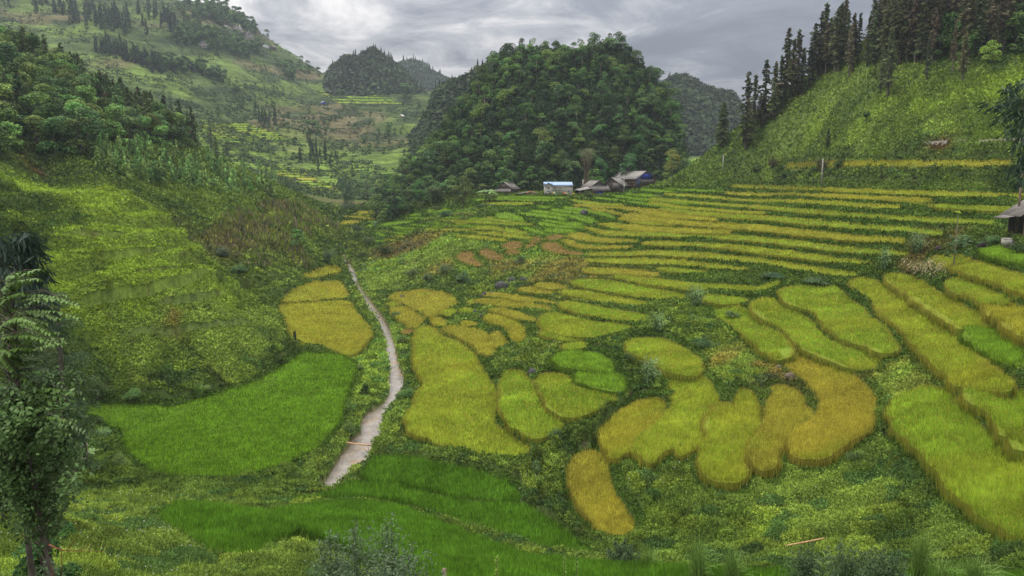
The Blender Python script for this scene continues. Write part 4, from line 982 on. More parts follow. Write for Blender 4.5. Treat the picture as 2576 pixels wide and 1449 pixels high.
def karst():
    rs = np.random.default_rng(11); cand = []
    for u in np.linspace(.02, 1.0, 34):
        for k in range(56):
            a = K.a0+(K.a1-K.a0)*(k+rs.random())/56; uu = min(1.02, u+rs.uniform(-.02, .02)); y = K.Df+(K.Dr-K.Df)*uu; x = a*y
            z = float(K.z(np.array([x]), np.array([y]))[0]); g = float(TZ(np.array([x]), np.array([y]))[0])
            if z > g+1.0 or uu < .3: cand.append((x, y, max(z, g), uu))
    rs.shuffle(cand); keep = []
    for c in cand:
        rmin = 5.4
        if all((c[0]-q[0])**2+((c[1]-q[1])*.9)**2+((c[2]-q[2]))**2 > rmin**2 for q in keep): keep.append(c)
    keep = keep[:640]
    keep.sort(key=lambda q: q[1]); rest = []
    lookK = ['mid green', 'dark', 'fresh green', 'dull', 'yellow green wide', 'tall dark', 'grey green', 'olive', 'deep green wide']
    for i, (x, y, z, u) in enumerate(keep):
        kk = rs.integers(0, 9); p = protoK[kk]; s = .5+.75*rs.random()**1.7
        if i >= 112: rest.append((AK[kk], x, y, z-3.2*s, rs.uniform(0, 6.28), s, s*rs.uniform(.85, 1.15), rs.uniform(.5, 1.6))); continue
        put(p, (x, y, z-3.2*s), rs.uniform(0, 6.28), (s, s, s*rs.uniform(.85, 1.15)), lookK[kk]+' tree low on the round hill, '+wh(x/y*F/.99+1288, [1060, 1170, 1290, 1400, 1480, 1560, 1640], ['at its far left foot', 'behind the lone dark round tree', 'above the barn', 'above the low shelter', 'above the grey house', 'by the withered bamboo', 'above the house on posts', 'at its right foot']), G_KARST)
    mass(rest, 'forest', [M_leaf, M_bark], 'dense dark green forest on the upper part of the steep round hill')
    # leafy understorey between the crowns
    n = 60000; a = rs.uniform(K.a0, K.a1, n); u = rs.uniform(0, 1.02, n); y = K.Df+(K.Dr-K.Df)*u; x = a*y; z = K.z(x, y)
    c = np.stack([x, y, z+rs.uniform(0, 2.5, n)*fbm(x/5, y/5, 6, 2)*2], 1)
    col = np.array([.036, .062, .022])[None]*(.4+1.2*fbm(x/4, y/4, 7, 3))[:, None]*rs.uniform(.6, 1.4, (n, 1))
    V, Fc, C = leafquads(c, n, 1.0, rs, col)
    tag(mesh('understorey', V, Fc, M_leaf, col=C), 'leafy understorey between the trees of the round hill', 'undergrowth', kind='stuff')
    return len(keep)
karst()
# far wooded peaks: masses of crowns too small to count
def farwood(h, name, n, size, col, spikes, seed, label):
    rs = np.random.default_rng(seed)
    a = rs.uniform(h.a0, h.a1, n); u = rs.uniform(0, 1.03, n)**.8; y = h.Df+(h.Dr-h.Df)*u; x = a*y; z = h.z(x, y)
    g = TZ(x, y); ok = z > g-1; x, y, z, u = x[ok], y[ok], z[ok], u[ok]; n = len(x)
    k = 7; tint = rs.uniform(.6, 1.4, n)*(.6+.8*fbm(x/40, y/40, 4, 2))
    r = size*rs.uniform(.6, 1.3, n)
    X = np.repeat(x, k); Y = np.repeat(y, k); Z = np.repeat(z, k); Rr = np.repeat(r, k)
    d = rs.normal(0, 1, (n*k, 3)); d /= np.linalg.norm(d, axis=1)[:, None]; d[:, 2] = abs(d[:, 2])
    c = np.stack([X, Y, Z], 1)+d*Rr[:, None]*.7
    V, Fc, C = leafquads(c, n*k, size*.75, rs, np.array(col)[None]*np.repeat(tint, k)[:, None]*rs.uniform(.8, 1.2, (n*k, 1)), out=d)
    Vs = [V]; Fs = [Fc]; Cs = [C]; o_ = len(V)
    if spikes:      # conifers: four-sided ragged spires
        m_ = rs.random(n) < spikes; xs, ys, zs = x[m_], y[m_], z[m_]; q = len(xs); Hh = size*rs.uniform(1.6, 2.7, q); w_ = size*.42
        for lay in range(3):
            zb = zs+Hh*(.1+.28*lay); wt = w_*(1-.28*lay)
            P_ = [np.stack([xs+wt*math.cos(t), ys+wt*math.sin(t), zb+rs.normal(0, .3, q)], 1) for t in (0, 1.57, 3.14, 4.71)]
            top = np.stack([xs, ys, zb+Hh*.42], 1)
            V = np.stack([np.stack([P_[j], P_[(j+1) % 4], top, top], 1) for j in range(4)], 1).reshape(-1, 3)
            Vs.append(V); Fs.append(np.arange(q*16).reshape(-1, 4)+o_); o_ += q*16
            Cs.append(np.repeat(np.array(col)[None]*.75*rs.uniform(.7, 1.2, (q, 1)), 16, 0))
    tag(mesh(name, np.concatenate(Vs), np.concatenate(Fs), M_leaf, col=np.concatenate(Cs)), label, 'forest', kind='stuff')
dkf = (.055, .082, .036)
farwood(P1, 'forest', 2800, 6.2, dkf, .04, 21, 'forest on the small pointed peak left of the round hill')
farwood(P2, 'forest', 2600, 6.5, dkf, .05, 22, 'forest on the farthest bluish peak')
farwood(P3, 'forest', 3000, 5.6, (.045, .072, .026), .04, 23, 'forest on the long slope behind the round hill')
farwood(P4, 'forest', 3000, 6.0, (.044, .068, .026), .04, 24, 'forest on the peak right of the round hill')
# ------------------------------------------------------------------ conifers on the right hill
protoR = []
for i in range(7):
    A_, T_ = conifer(300+i, H=24, W=[2.5, 3.0, 2.2, 2.7, 3.1, 2.4, 2.6][i], n=1700, col=[(.070, .078, .034), (.055, .070, .030), (.090, .085, .044), (.060, .078, .034), (.078, .085, .036), (.058, .068, .034), (.098, .084, .050)][i], low=[.08, .16, .28, .1, .2, .14, .3][i], ragged=.9, brown=[.1, .05, .3, .08, .12, .1, .45][i], ls=.6)
    protoR.append(proto_pair('conifer_tree', A_, T_, M_con, 'tall slender conifer in the stand on the right hill', 'conifer', 'conifers standing on the right hill'))
def hillpt(X, D):
    a, _ = ray(X, 450); a = float(a); return a*D, D, float(TZ(np.array([a*D]), np.array([D]))[0])
GR = 'conifers standing on the right hill'
def rtree(X, Yb, Yt, k, D=None, lab=None, grp=None, wide=1.0):
    x, y, z = at(X, Yb) if D is None else hillpt(X, D)
    tt = float(ray(X, Yt)[1]); Hh = max(3.0, tt*y-z); s = Hh/24.0
    ww = s*wide if s < 1 else wide*s**.6
    put(protoR[k], (x, y, z), random.uniform(0, 6.28), (ww, ww, s), lab, grp)
# front edge trees one by one: (column, foot, top)
for q, (X, Yb, Yt) in enumerate([(1872,318,182),(1890,322,188),(1915,300,150),(1905,312,235),(1938,292,155),(1965,275,72),(1952,288,140),(1980,262,98),(1992,255,75),(2005,250,120),(1935,300,215),(2030,240,60),(2045,235,30),(2022,245,110),(2055,225,8),(2068,222,45),(1995,262,190),(1960,290,200),(2085,205,20),(2078,215,95)]):
    rtree(X, Yb, Yt, [0,1,3,4,0,5,1,3][q % 8], 306+(q*7) % 9, ['slim olive', 'dark full', 'green', 'broad olive'][[0, 1, 2, 3, 0, 3, 1, 2][q % 8]]+' conifer on the right hill skyline, '+wh(X, [1900, 1950, 2000, 2050], ['lowest on the ridge', 'second cluster up the ridge', 'middle of the ridge', 'fourth cluster up the ridge', 'where the frame top cuts it']), 'conifers on the skyline of the right hill', 1.65)
for (X, Yb, Yt, k, lab) in [(2232,246,72,1,'broad dark conifer standing forward of the stand, fullest crown on the slope'),(2215,236,110,3,'conifer pressed against the broad dark one on the slope'),(2135,196,62,6,'brownish thin conifer with gaps between its branches'),(2345,160,20,6,'half bare brown topped conifer behind the slope edge'),
                            (2395,190,60,2,'olive conifer hanging over the grassy slope'),(2420,210,70,4,'second olive conifer over the grassy slope, a bit lower'),(2330,203,90,5,'small dark conifer with a thin bare stem on the slope'),(2262,150,22,6,'pale trunked conifer with a browned crown'),(2500,150,10,0,'conifer nearest the broadleaf wood at the top right')]:
    rtree(X, Yb, Yt, k, None, lab, GR, 1.3 if k == 1 else 1.1)
rs_ = np.random.default_rng(44)
for i in range(150):
    X = 2070+(2620-2070)*(i+rs_.random())/150; rowb = float(np.interp(X, [2060, 2120, 2200, 2330, 2450, 2600], [215, 190, 175, 165, 150, 118])); Yb = rowb-150*rs_.random()**1.15
    x, y, z = at(X, Yb); s = rs_.uniform(.72, 1.12)
    if y > 345: continue
    kk = rs_.integers(0, 7); put(protoR[kk], (x, y, z), rs_.uniform(0, 6.28), (s*1.45, s*1.45, s), ['slim olive', 'dark full', 'thin brownish', 'green', 'broad olive', 'dark slim', 'half bare brown'][kk]+' conifer in the right stand, '+wh(Yb, [110], ['deep inside', 'lower rim'])+wh(X, [2180, 2290, 2400, 2500], [' at the skyline end', ' left of middle', ' in the middle', ' right of middle', ' beside the leafy wood']), GR)
A_, T_ = conifer(399, H=24, W=3.0, n=5200, col=(.050, .066, .026), low=.06, ragged=.3, brown=.03, ls=.6)
protoR.append(proto_pair('conifer_tree', A_, T_, M_con, 'dense dark conifer', 'conifer'))
rtree(1817, 372, 256, 7, None, 'lone dark columnar conifer at the foot of the right hill', 'single conifers around the right hill', 1.5)
o_ivy = (2082, 372, 325)
rtree(2082, 375, 322, 7, None, 'small ivy dark columnar tree above the hillside bush', 'single conifers around the right hill', 1.3)
rtree(2178, 310, 282, 0, None, 'small lone conifer low on the grassy right slope', 'single conifers around the right hill', 1.0)
# broadleaf wood at the top right
protoB = []
for i in range(4):
    A_, _ = broadleaf(400+i, H=14, W=5.5, n=2200, col=[(.042, .070, .020), (.052, .088, .024), (.036, .058, .024), (.075, .12, .026)][i], ls=.45, lob=13, low=.05, acc=Acc())
    protoB.append(single('broadleaf_tree', A_, [M_tree, M_bark], 'leafy tree in the dense wood at the top right', 'tree', 'leafy trees in the wood at the top right'))
for i in range(34):
    X = 2370+250*rs_.random(); x, y, z = at(X, float(np.interp(X, [2370, 2450, 2600], [150, 160, 135]))-110*rs_.random()); s = rs_.uniform(.7, 1.1); kk = rs_.integers(0, 3)
    put(protoB[kk], (x, y, z-2), rs_.uniform(0, 6), s, ['mid green', 'fresh green', 'dark'][kk]+' leafy tree in the top right wood, '+wh(X, [2460, 2540], ['beside the conifers', 'in its middle', 'at the frame edge']), 'leafy trees in the wood at the top right')
x, y, z = at(2490, 165); put(protoB[3], (x, y, z-1), 0, .62, 'bright green small tree at the lower rim of the top right wood', 'bright small trees')
# ------------------------------------------------------------------ wood on the left shoulder
protoL = []
for i in range(5):
    A_, T_ = conifer(500+i, H=15, W=[2.3, 2.7, 2.0, 3.2, 2.5][i], n=1700, col=[(.046, .070, .028), (.052, .080, .030), (.042, .062, .028), (.058, .086, .03), (.048, .07, .026)][i], low=.04, ragged=.5, brown=.04, ls=.5)
    protoL.append(proto_pair('conifer_tree', A_, T_, M_con, 'dark conifer in the wood on the left slope', 'conifer', 'conifers in the wood on the left slope'))
protoM = []
for i in range(5):
    A_, _ = broadleaf(600+i, H=11, W=4.6, n=1800, col=[(.050, .078, .024), (.062, .095, .028), (.044, .070, .030), (.072, .10, .030), (.055, .082, .022)][i], ls=.42, lob=12, low=.05, acc=Acc())
    protoM.append(single('broadleaf_tree', A_, [M_tree, M_bark], 'rounded leafy tree in the wood on the left slope', 'tree', 'leafy trees in the wood on the left slope'))
def PL(X, Yb): return wh(Yb, [210, 300], ['upper rim', 'halfway down', 'lower rim'])+wh(X, [110, 220, 330], [' at the frame edge', ' left of middle', ' right of middle', ' at the valley end'])
def lforest():
    rs = np.random.default_rng(66); kept = []
    tries = 0
    while len(kept) < 300 and tries < 26000:
        tries += 1
        X = -60+660*rs.random()**1.1; D = 190+142*rs.random()
        x, y, z = hillpt(X, D); row = 724.5+F*math.tan(0)  # image row of the foot
        t = z/y; yc = (t*cp+sp)/(cp-t*sp); Yb = 724.5-yc*F
        lim_lo = 402 if X < 230 else 378
        if Yb > lim_lo-6*math.sin(X/40): continue
        if X > 330 and Yb > 368+(X-330)*.10: continue
        if any((x-q[0])**2+(y-q[1])**2 < 4.9**2 for q in kept): continue
        kept.append((x, y, z, X, Yb))
    for (x, y, z, X, Yb) in kept:
        n = fbm(np.array([x/22]), np.array([y/22]), 70, 2)[0]+rs.normal(0, .07)
        if (n > .47) and Yb < 330 and X > 60 or X > 300 and rs.random() < .3:
            s = rs.uniform(.8, 1.2); kk = rs.integers(0, 5); put(protoL[kk], (x, y, z), rs.uniform(0, 6), (s*1.1, s*1.1, s), ['dark', 'mid green', 'slim dark', 'broad green', 'green'][kk]+' conifer in the left wood, '+PL(X, Yb), 'conifers in the wood on the left slope')
        else:
            s = rs.uniform(.8, 1.4); kk = rs.integers(0, 5); put(protoM[kk], (x, y, z-1.2), rs.uniform(0, 6), (s, s, s*rs.uniform(.8, 1.1)), ['mid green', 'light green', 'grey green', 'yellowish', 'green'][kk]+(' small' if s < 1.05 else ' big')+' leafy tree in the left wood, '+PL(X, Yb), 'leafy trees in the wood on the left slope')
    for q, (X, Yb, Yt) in enumerate([(345,262,182),(372,268,176),(128,300,235),(165,310,255),(95,305,230),(432,300,250),(490,330,275),(458,320,282),(545,405,345),(572,398,352),(20,300,190),(240,290,200),(280,300,215),(205,330,262),(530,360,300)]):
        x, y, z = at(X, Yb); s = min(1.0, max(.4, (Yb-Yt)*y/F/15))
        put(protoL[q % 5], (x, y, z), q, (min(s, 1.1)*1.05, min(s, 1.1)*1.05, s), ['tall dark conifer just right of the left wood, left one of two','tall dark conifer just right of the left wood, right one of two','conifer tip over the left wood near the pair','conifer tip over the middle of the left wood','conifer tip over the left wood near the frame edge','ragged conifer on the right slope rim of the left wood','short conifer at the valley end of the left wood','small conifer under the ragged one','dark conifer low on the ridge above the corn slope','second dark conifer low on the ridge above the corn slope','tall conifer at the left frame edge of the wood','conifer in the denser dark part of the left wood','thin conifer beside the denser dark part of the left wood','conifer half sunk in leafy crowns of the left wood','broad conifer above the plantation'][q], 'tall conifers rising out of the left wood')
lforest()
A_, T_ = conifer(700, H=4, W=1.15, n=420, col=(.085, .14, .042), low=.02, ragged=.35, brown=0, ls=.4)
sap = single('young_conifer', A_, [M_con], 'young conifer in the plantation on the left slope', 'young conifer', 'young conifers planted on the left slope')
A_, T_ = conifer(701, H=4, W=1.4, n=420, col=(.10, .155, .045), low=.02, ragged=.45, brown=0, ls=.42)
sap2 = single('young_conifer', A_, [M_con], 'young conifer in the plantation on the left slope', 'young conifer', 'young conifers planted on the left slope')
for i in range(200):
    u = rs_.random(); X = 225+470*u; lo = 372+(X-225)*.10; hi = 445+(X-225)*.12; Y = lo+(hi-lo)*rs_.random()
    x, y, z = at(X, Y); s = rs_.uniform(.7, 1.6)
    put(sap if i % 2 else sap2, (x, y, z-.2), rs_.uniform(0, 6), (s, s, s*rs_.uniform(.9, 1.3)), ('broad ' if i % 2 == 0 else 'slim ')+('tall ' if s > 1.15 else 'small ')+'young conifer of the plantation, '+wh(X, [330, 430, 530, 620], ['under the dark wood at its left end', 'left of its middle', 'in its middle', 'right of its middle', 'at its tip above the valley']), 'young conifers planted on the left slope')
# ------------------------------------------------------------------ trees on the far mountain
A_, T_ = conifer(800, H=15, W=2.6, n=420, col=(.028, .044, .022), low=.02, ragged=.4, brown=0, ls=.9)
AFC = A_
A_, _ = broadleaf(801, H=10, W=5, n=420, col=(.042, .068, .027), ls=.9, lob=8, low=.0, acc=Acc(), trunk=False)
AFB = A_
def mrow(pts, n, kind, sx=8, sy=6, s0=.7, s1=1.1, lab=None, grp=None):
    P_ = np.array(pts, float); its = []
    for i in range(n):
        t = rs_.random()*(len(P_)-1); k = min(int(t), len(P_)-2); q = P_[k]+(P_[k+1]-P_[k])*(t-k)
        x, y, z = at(q[0]+rs_.normal(0, sx), q[1]+rs_.normal(0, sy))
        if y < 440: continue
        s = rs_.uniform(s0, s1)*(y/800)**.3
        its.append((AFC if kind == 'c' else AFB, x, y, z-1, rs_.uniform(0, 6), s, s, rs_.uniform(.7, 1.3)))
    mass(its, 'far_trees', M_leaf, lab or 'far round trees dotted over the cultivated mountain side')
mrow([(225,128),(280,130),(340,155),(400,178)], 60, 'c', 7, 5, .9, 1.3, 'dark row of conifers on the middle of the left mountain', 'conifer row on the middle of the left mountain')
mrow([(100,10),(200,45),(270,55),(330,75)], 90, 'c', 30, 12, .9, 1.4, 'conifer in the dark patch high on the left mountain', 'conifers high on the left mountain')
mrow([(350,30),(420,50),(440,80)], 40, 'c', 16, 8, .8, 1.2, 'conifer in the dark patch high on the left mountain', 'conifers high on the left mountain')
mrow([(470,40),(520,30),(560,40),(600,60),(650,90)], 190, 'b', 20, 16, .8, 1.4, 'tree in the wood around the pale cliff', 'trees round the pale cliff')
mrow([(460,80),(500,100),(560,110),(600,125),(650,120)], 170, 'b', 20, 12, .8, 1.4, 'tree in the wood around the pale cliff', 'trees round the pale cliff')
mrow([(370,160),(440,170),(500,175),(560,205)], 90, 'b', 12, 8, .8, 1.2, 'tree in the dark belt below the small cliffs', 'trees of the dark belt below the small cliffs')
mrow([(700,170),(760,165),(790,190)], 20, 'b', 12, 6, .9, 1.3, 'dark tree on the mountain shoulder below the skyline hamlet', 'trees below the skyline hamlet')
mrow([(720,200),(740,205)], 5, 'b', 5, 4, 1.6, 2.0, 'big round tree on the shoulder below the skyline hamlet', 'big round trees on the shoulder')
mrow([(760,395),(790,400),(830,405),(770,360)], 22, 'c', 14, 12, .55, .9, 'conifer in the grove above the valley terraces', 'conifers of the grove above the valley terraces')
mrow([(880,215),(930,225),(960,215),(1040,225),(1030,235)], 40, 'b', 14, 7, 1.2, 1.9, 'dark tree at the foot of the pointed peak', 'dark trees at the foot of the pointed peak')
mrow([(500,200),(620,240),(700,280),(800,320),(900,330),(980,360),(820,400),(700,380),(640,330),(560,240),(950,300),(1020,330)], 200, 'b', 50, 26, .3, .85)
mrow([(590,262),(662,315),(700,312),(620,280)], 6, 'c', 5, 4, 1.0, 1.4, 'lone conifer standing on the far terraced slope', 'lone conifers on the far terraced slope')
mrow([(780,335),(790,330),(795,338)], 4, 'b', 8, 4, 1.1, 1.6, 'dark round tree at the rim of the valley terraces', 'dark trees at the rim of the valley terraces')
# small scrub on the far mountain, too much to count
def scrub():
    rs = np.random.default_rng(90); n = 34000
    a = rs.uniform(-.8, .1, n); l = rs.uniform(math.log(465), math.log(1350), n); y = np.exp(l); x = a*y
    k = (fbm(x/28, y/28, 95, 3)+.25*fbm(x/90, y/90, 96, 2)) > .60; x, y = x[k], y[k]; n = len(x); z = TZ(x, y)
    q = 6; d = rs.normal(0, 1, (n*q, 3)); d /= np.linalg.norm(d, axis=1)[:, None]; d[:, 2] = abs(d[:, 2])
    r = np.repeat(rs.uniform(.7, 2.6, n), q)
    c = np.stack([np.repeat(x, q), np.repeat(y, q), np.repeat(z, q)], 1)+d*r[:, None]
    V, Fc, C = leafquads(c, n*q, 1.6, rs, np.array([.046, .075, .024])[None]*np.repeat(rs.uniform(.6, 1.7, n), q)[:, None], out=d)
    tag(mesh('scrub', V, Fc, M_leaf, col=C), 'low scrub scattered over the mountain side', 'scrub', kind='stuff')
scrub()
# ------------------------------------------------------------------ buildings
M_wood = mat('weathered_wood', base=(.17, .125, .085), rough=.9, noise=[(1.2, .3), (9, .3)], bump=(6, .5, .05))
M_dwood = mat('dark_planks', base=(.075, .062, .052), rough=.9, noise=[(1.0, .35), (7, .3)], bump=(6, .5, .05))
M_sheet = mat('grey_roof_sheets', base=(.15, .135, .12), rough=.8, noise=[(.6, .3), (3.5, .3)], bump=(5, .4, .05))
M_sheet2 = mat('pale_roof_sheets', base=(.20, .185, .165), rough=.8, noise=[(.6, .2), (3.5, .22)], bump=(5, .4, .05))
M_conc = mat('concrete', base=(.36, .335, .29), rough=.85, noise=[(.7, .08), (3, .08)])
M_block = mat('grey_render', base=(.34, .315, .27), rough=.9, noise=[(.5, .1), (4, .1)], bump=(4, .2, .03))
M_blue = mat('blue_metal_roof', base=(.27, .36, .52), rough=.5, noise=[(.5, .08)])
M_tarp = mat('blue_tarpaulin', base=(.035, .065, .36), rough=.55, noise=[(1.2, .3)], bump=(2, .6, .2))
M_dtarp = mat('slate_cloth', base=(.10, .11, .19), rough=.8, noise=[(1.5, .25)], bump=(2, .6, .2))
M_dark = mat('dark_opening', base=(.012, .011, .010), rough=.9)  # near-black: shade inside doorway, bays and lean-to put into the colour
M_white = mat('white_paint', base=(.75, .75, .73), rough=.5)
M_green = mat('green_door_paint', base=(.09, .24, .17), rough=.6)
M_tan = mat('tan_door_paint', base=(.40, .34, .20), rough=.6)
M_orange = mat('orange_cloth', base=(.75, .16, .05), rough=.7)
M_red = mat('red_plastic', base=(.60, .035, .06), rough=.5)
M_yel = mat('yellow_sack', base=(.70, .45, .05), rough=.7)
M_wsack = mat('white_sack', base=(.60, .58, .53), rough=.8, noise=[(4, .15)])
M_gsack = mat('green_sack', base=(.06, .28, .16), rough=.7)
M_bam = mat('dry_bamboo', base=(.42, .25, .12), rough=.5, noise=[(3, .25)])
M_net = mat('pale_net', base=(.40, .36, .30), rough=.9, noise=[(5, .15)])
M_rock = mat('limestone', base=(.05, .05, .046), rough=.95, noise=[(1.5, .4), (7, .4)], bump=(4, .8, .15))
M_rockl = mat('pale_cliff', base=(.24, .225, .205), rough=.95, noise=[(.08, .4), (.5, .4)], bump=(.5, .8, 1.0))
M_brock = mat('brown_rock', base=(.11, .085, .06), rough=.9, noise=[(1.5, .4)], bump=(4, .8, .15))
def bx(A_, x0, x1, y0, y1, z0, z1, m_=0, C=None):
    V = [(x0, y0, z0), (x1, y0, z0), (x1, y1, z0), (x0, y1, z0), (x0, y0, z1), (x1, y0, z1), (x1, y1, z1), (x0, y1, z1)]
    A_.add(V, [(0, 3, 2, 1), (4, 5, 6, 7), (0, 1, 5, 4), (1, 2, 6, 5), (2, 3, 7, 6), (3, 0, 4, 7)], C, m_)
def slab(A_, p, th, m_=0, ribs=0):
    """a roof sheet from four corners (eave a, eave b, ridge b, ridge a), corrugated into ribs"""
    p = [np.array(q, float) for q in p]; n = max(1, ribs); V = []; Fc = []
    nrm = np.cross(p[1]-p[0], p[3]-p[0]); nrm /= np.linalg.norm(nrm); nrm *= 1 if nrm[2] > 0 else -1
    for i in range(n+1):
        t = i/n; a = p[0]+(p[1]-p[0])*t; b = p[3]+(p[2]-p[3])*t; o = nrm*(th*.8 if i % 2 else 0)
        V += [a+o, b+o, a+o-nrm*th, b+o-nrm*th]
    for i in range(n):
        k = 4*i; Fc += [(k, k+4, k+5, k+1), (k+2, k+3, k+7, k+6), (k, k+2, k+6, k+4), (k+1, k+5, k+7, k+3)]
    Fc += [(0, 1, 3, 2), (4*n, 4*n+2, 4*n+3, 4*n+1)]
    A_.add(V, Fc, None, m_)
def part(name, fn, mats, parent, label=None):
    A_ = Acc(); fn(A_); o = A_.make(name, mats if isinstance(mats, list) else [mats], parent=parent)
    if label: o['label'] = label
    return o
def gable(root, W, D, zl, zr_, ap, apx, oh, wallm, roofm, ribs=14, th=.08):
    """walls and two roof slopes; gable wall in front (y=0), ridge runs back; zl, zr_ eave heights at x=-W[0], W[1]"""
    xl, xr = -W[0], W[1]
    def walls(A_):
        V = [(xl, 0, 0), (xr, 0, 0), (xr, 0, zr_), (apx, 0, ap), (xl, 0, zl)]; V2 = [(x, D, z) for x, y, z in V]
        A_.add(V+V2, [(0, 1, 6, 5), (1, 2, 7, 6), (5, 6, 7, 7), (4, 0, 5, 9)], None, 0)
        A_.F.pop(); A_.M.pop(); A_.n -= 10; A_.V.pop(); A_.C.pop()
        n = 26                                   # upright boards with small gaps of depth
        for (yy, sg) in ((0, -1), (D, 1)):
            for i in range(n):
                x0 = xl+(xr-xl)*i/n; x1 = xl+(xr-xl)*(i+1)/n-.02; xm = (x0+x1)/2
                zz = (zl+(ap-zl)*(xm-xl)/(apx-xl)) if xm < apx else (zr_+(ap-zr_)*(xr-xm)/(xr-apx))
                o = .03 if i % 2 else 0
                bx(A_, x0, x1, yy-.05+sg*o, yy+.05+sg*o, 0, zz-.05)
        m_ = 18
        for i in range(m_):
            y0 = .05+(D-.1)*i/m_; y1 = .05+(D-.1)*(i+1)/m_-.02; o = .03 if i % 2 else 0
            bx(A_, xl-o, xl+.1-o, y0, y1, 0, zl-.05); bx(A_, xr-.1+o, xr+o, y0, y1, 0, zr_-.05)
    part('wall', walls, wallm, root)
    def roof(A_):
        sl = (ap-zl)/(apx-xl); sr = (ap-zr_)/(xr-apx)
        slab(A_, [(xl-oh, -oh, zl-sl*oh+.1), (xl-oh, D+oh, zl-sl*oh+.1), (apx, D+oh, ap+.1), (apx, -oh, ap+.1)], th, 0, ribs)
        slab(A_, [(xr+oh, -oh, zr_-sr*oh+.1), (xr+oh, D+oh, zr_-sr*oh+.1), (apx, D+oh, ap+.103), (apx, -oh, ap+.103)], th, 0, ribs)
        bx(A_, apx-.18, apx+.18, -oh, D+oh, ap+.08, ap+.2)
    part('roof', roof, roofm, root)
def spot(X, Y, D=None):
    x, y, z = at(X, Y) if D is None else hillpt(X, D); return (x, y, z), y/F
# grey house with blue roof
def grey_house():
    p, u = spot(1405, 491.5); q = u/9.6
    r = empty('house', (p[0], p[1], p[2]-.1), 0, 'grey rendered two storey house with blue metal roof and green striped doors', 'house')
    X = lambda v: (v-2030)*q
    Z = lambda v: (612-v)*q
    def wall(A_):
        bx(A_, X(1890), X(2362), 0, 8, -1, Z(366)); bx(A_, X(1695), X(1885), -.7, 8.02, -1, Z(366))
        a, b, c = X(1695), X(1885), X(1790)
        A_.add([(a, -.7, Z(366)), (b, -.7, Z(366)), (c, -.7, Z(308)), (a, 5, Z(366)), (b, 5, Z(366)), (c, 5, Z(308))], [(0, 1, 2, 2), (3, 5, 4, 4), (0, 2, 5, 3), (1, 4, 5, 2)])
        bx(A_, X(2185), X(2192), -.1, 0.0, 0, Z(366)); bx(A_, X(1693), X(1887), -.76, -.7, Z(392), Z(388))
        for g in (2362, 1890): bx(A_, X(g)-.12, X(g)+.12, -.06, .06, -1, Z(366))
    part('wall', wall, M_block, r)
    def roof(A_):
        slab(A_, [(X(1886), -.6, Z(368)), (X(2372), -.6, Z(368)), (X(2368), 4, Z(288)), (X(1886), 4, Z(288))], .08, 0, 24)
        slab(A_, [(X(1676), 4.2, Z(290)), (X(2368), 4.2, Z(290)), (X(2372), 8.7, Z(368)), (X(1676), 8.7, Z(368))], .08, 0, 24)
        slab(A_, [(X(1676), -1.1, Z(374)), (X(1676), 4.2, Z(374)), (X(1790), 4.2, Z(300)), (X(1790), -1.1, Z(300))], .08, 0, 8)
        slab(A_, [(X(1892), -1.1, Z(372)), (X(1892), 4.2, Z(372)), (X(1790), 4.2, Z(301)), (X(1790), -1.1, Z(301))], .08, 0, 8)
        slab(A_, [(X(1676), 1.6, Z(334)), (X(1886), 1.6, Z(334)), (X(1886), 4.1, Z(289)), (X(1676), 4.1, Z(289))], .08, 0, 8)
    part('roof', roof, M_blue, r)
    for (a, b, yy) in ((1757, 1817, -.7), (2241, 2300, 0)):
        def fr(A_, a=a, b=b, yy=yy):
            z0, z1 = Z(541), Z(470); t = .13
            for (x0, x1, zz0, zz1) in ((X(a), X(b), z1-t, z1), (X(a), X(b), z0, z0+t), (X(a), X(a)+t, z0+t, z1-t), (X(b)-t, X(b), z0+t, z1-t), ((X(a)+X(b))/2-.07, (X(a)+X(b))/2+.07, z0+t, z1-t)): bx(A_, x0, x1, yy-.07, yy+.02, zz0, zz1)
        w_ = part('window', fr, M_white, r)
        part('pane', lambda A_: bx(A_, X(a)+.1, X(b)-.1, yy-.02, yy-.01, Z(541)+.1, Z(470)-.1), M_dark, w_)
    for (a, b) in ((1938, 1993), (2003, 2055), (2067, 2118)): part('vent', lambda A_: bx(A_, X(a), X(b), -.03, .01, Z(437), Z(425)), M_dark, r)
    part('blind_window', lambda A_: bx(A_, X(1758), X(1818), -.73, -.69, Z(450), Z(396)), mat('grey_board', (.2, .19, .18)), r)
    for (a, b) in ((1940, 2028), (2030, 2118)):
        def leaf(A_, a=a, b=b):
            for i in range(6): bx(A_, X(a), X(b), -.06-.01*(i % 2), .0, Z(610-25*i), Z(610-25*(i+1)+1), i % 2)
        d = part('door', leaf, [M_green, M_tan], r)
        part('handle', lambda A_: bx(A_, X(2030 if a < 2000 else 2032)-.25, X(2030 if a < 2000 else 2032)-.2, -.12, -.05, Z(545), Z(530)), M_dark, d)
    return p, q
gp, gq = grey_house()
def lump_mesh(A_, c, r, rs, C=None, m_=0, flat=.7):
    V = []; Fc = []; n, k = 7, 5; ph = rs.uniform(0, 6)
    for i in range(k+1):
        t = math.pi*i/k
        for j in range(n):
            a = 2*math.pi*j/n+ph; rr = 1+rs.uniform(-.18, .18)
            V.append((c[0]+r[0]*math.sin(t)*math.cos(a)*rr, c[1]+r[1]*math.sin(t)*math.sin(a)*rr, c[2]+r[2]*math.cos(t)*(1 if i in (0, k) else rr)))
    for i in range(k):
        for j in range(n): Fc.append((i*n+j, (i+1)*n+j, (i+1)*n+(j+1) % n, i*n+(j+1) % n))
    A_.add(V, Fc, C, m_)
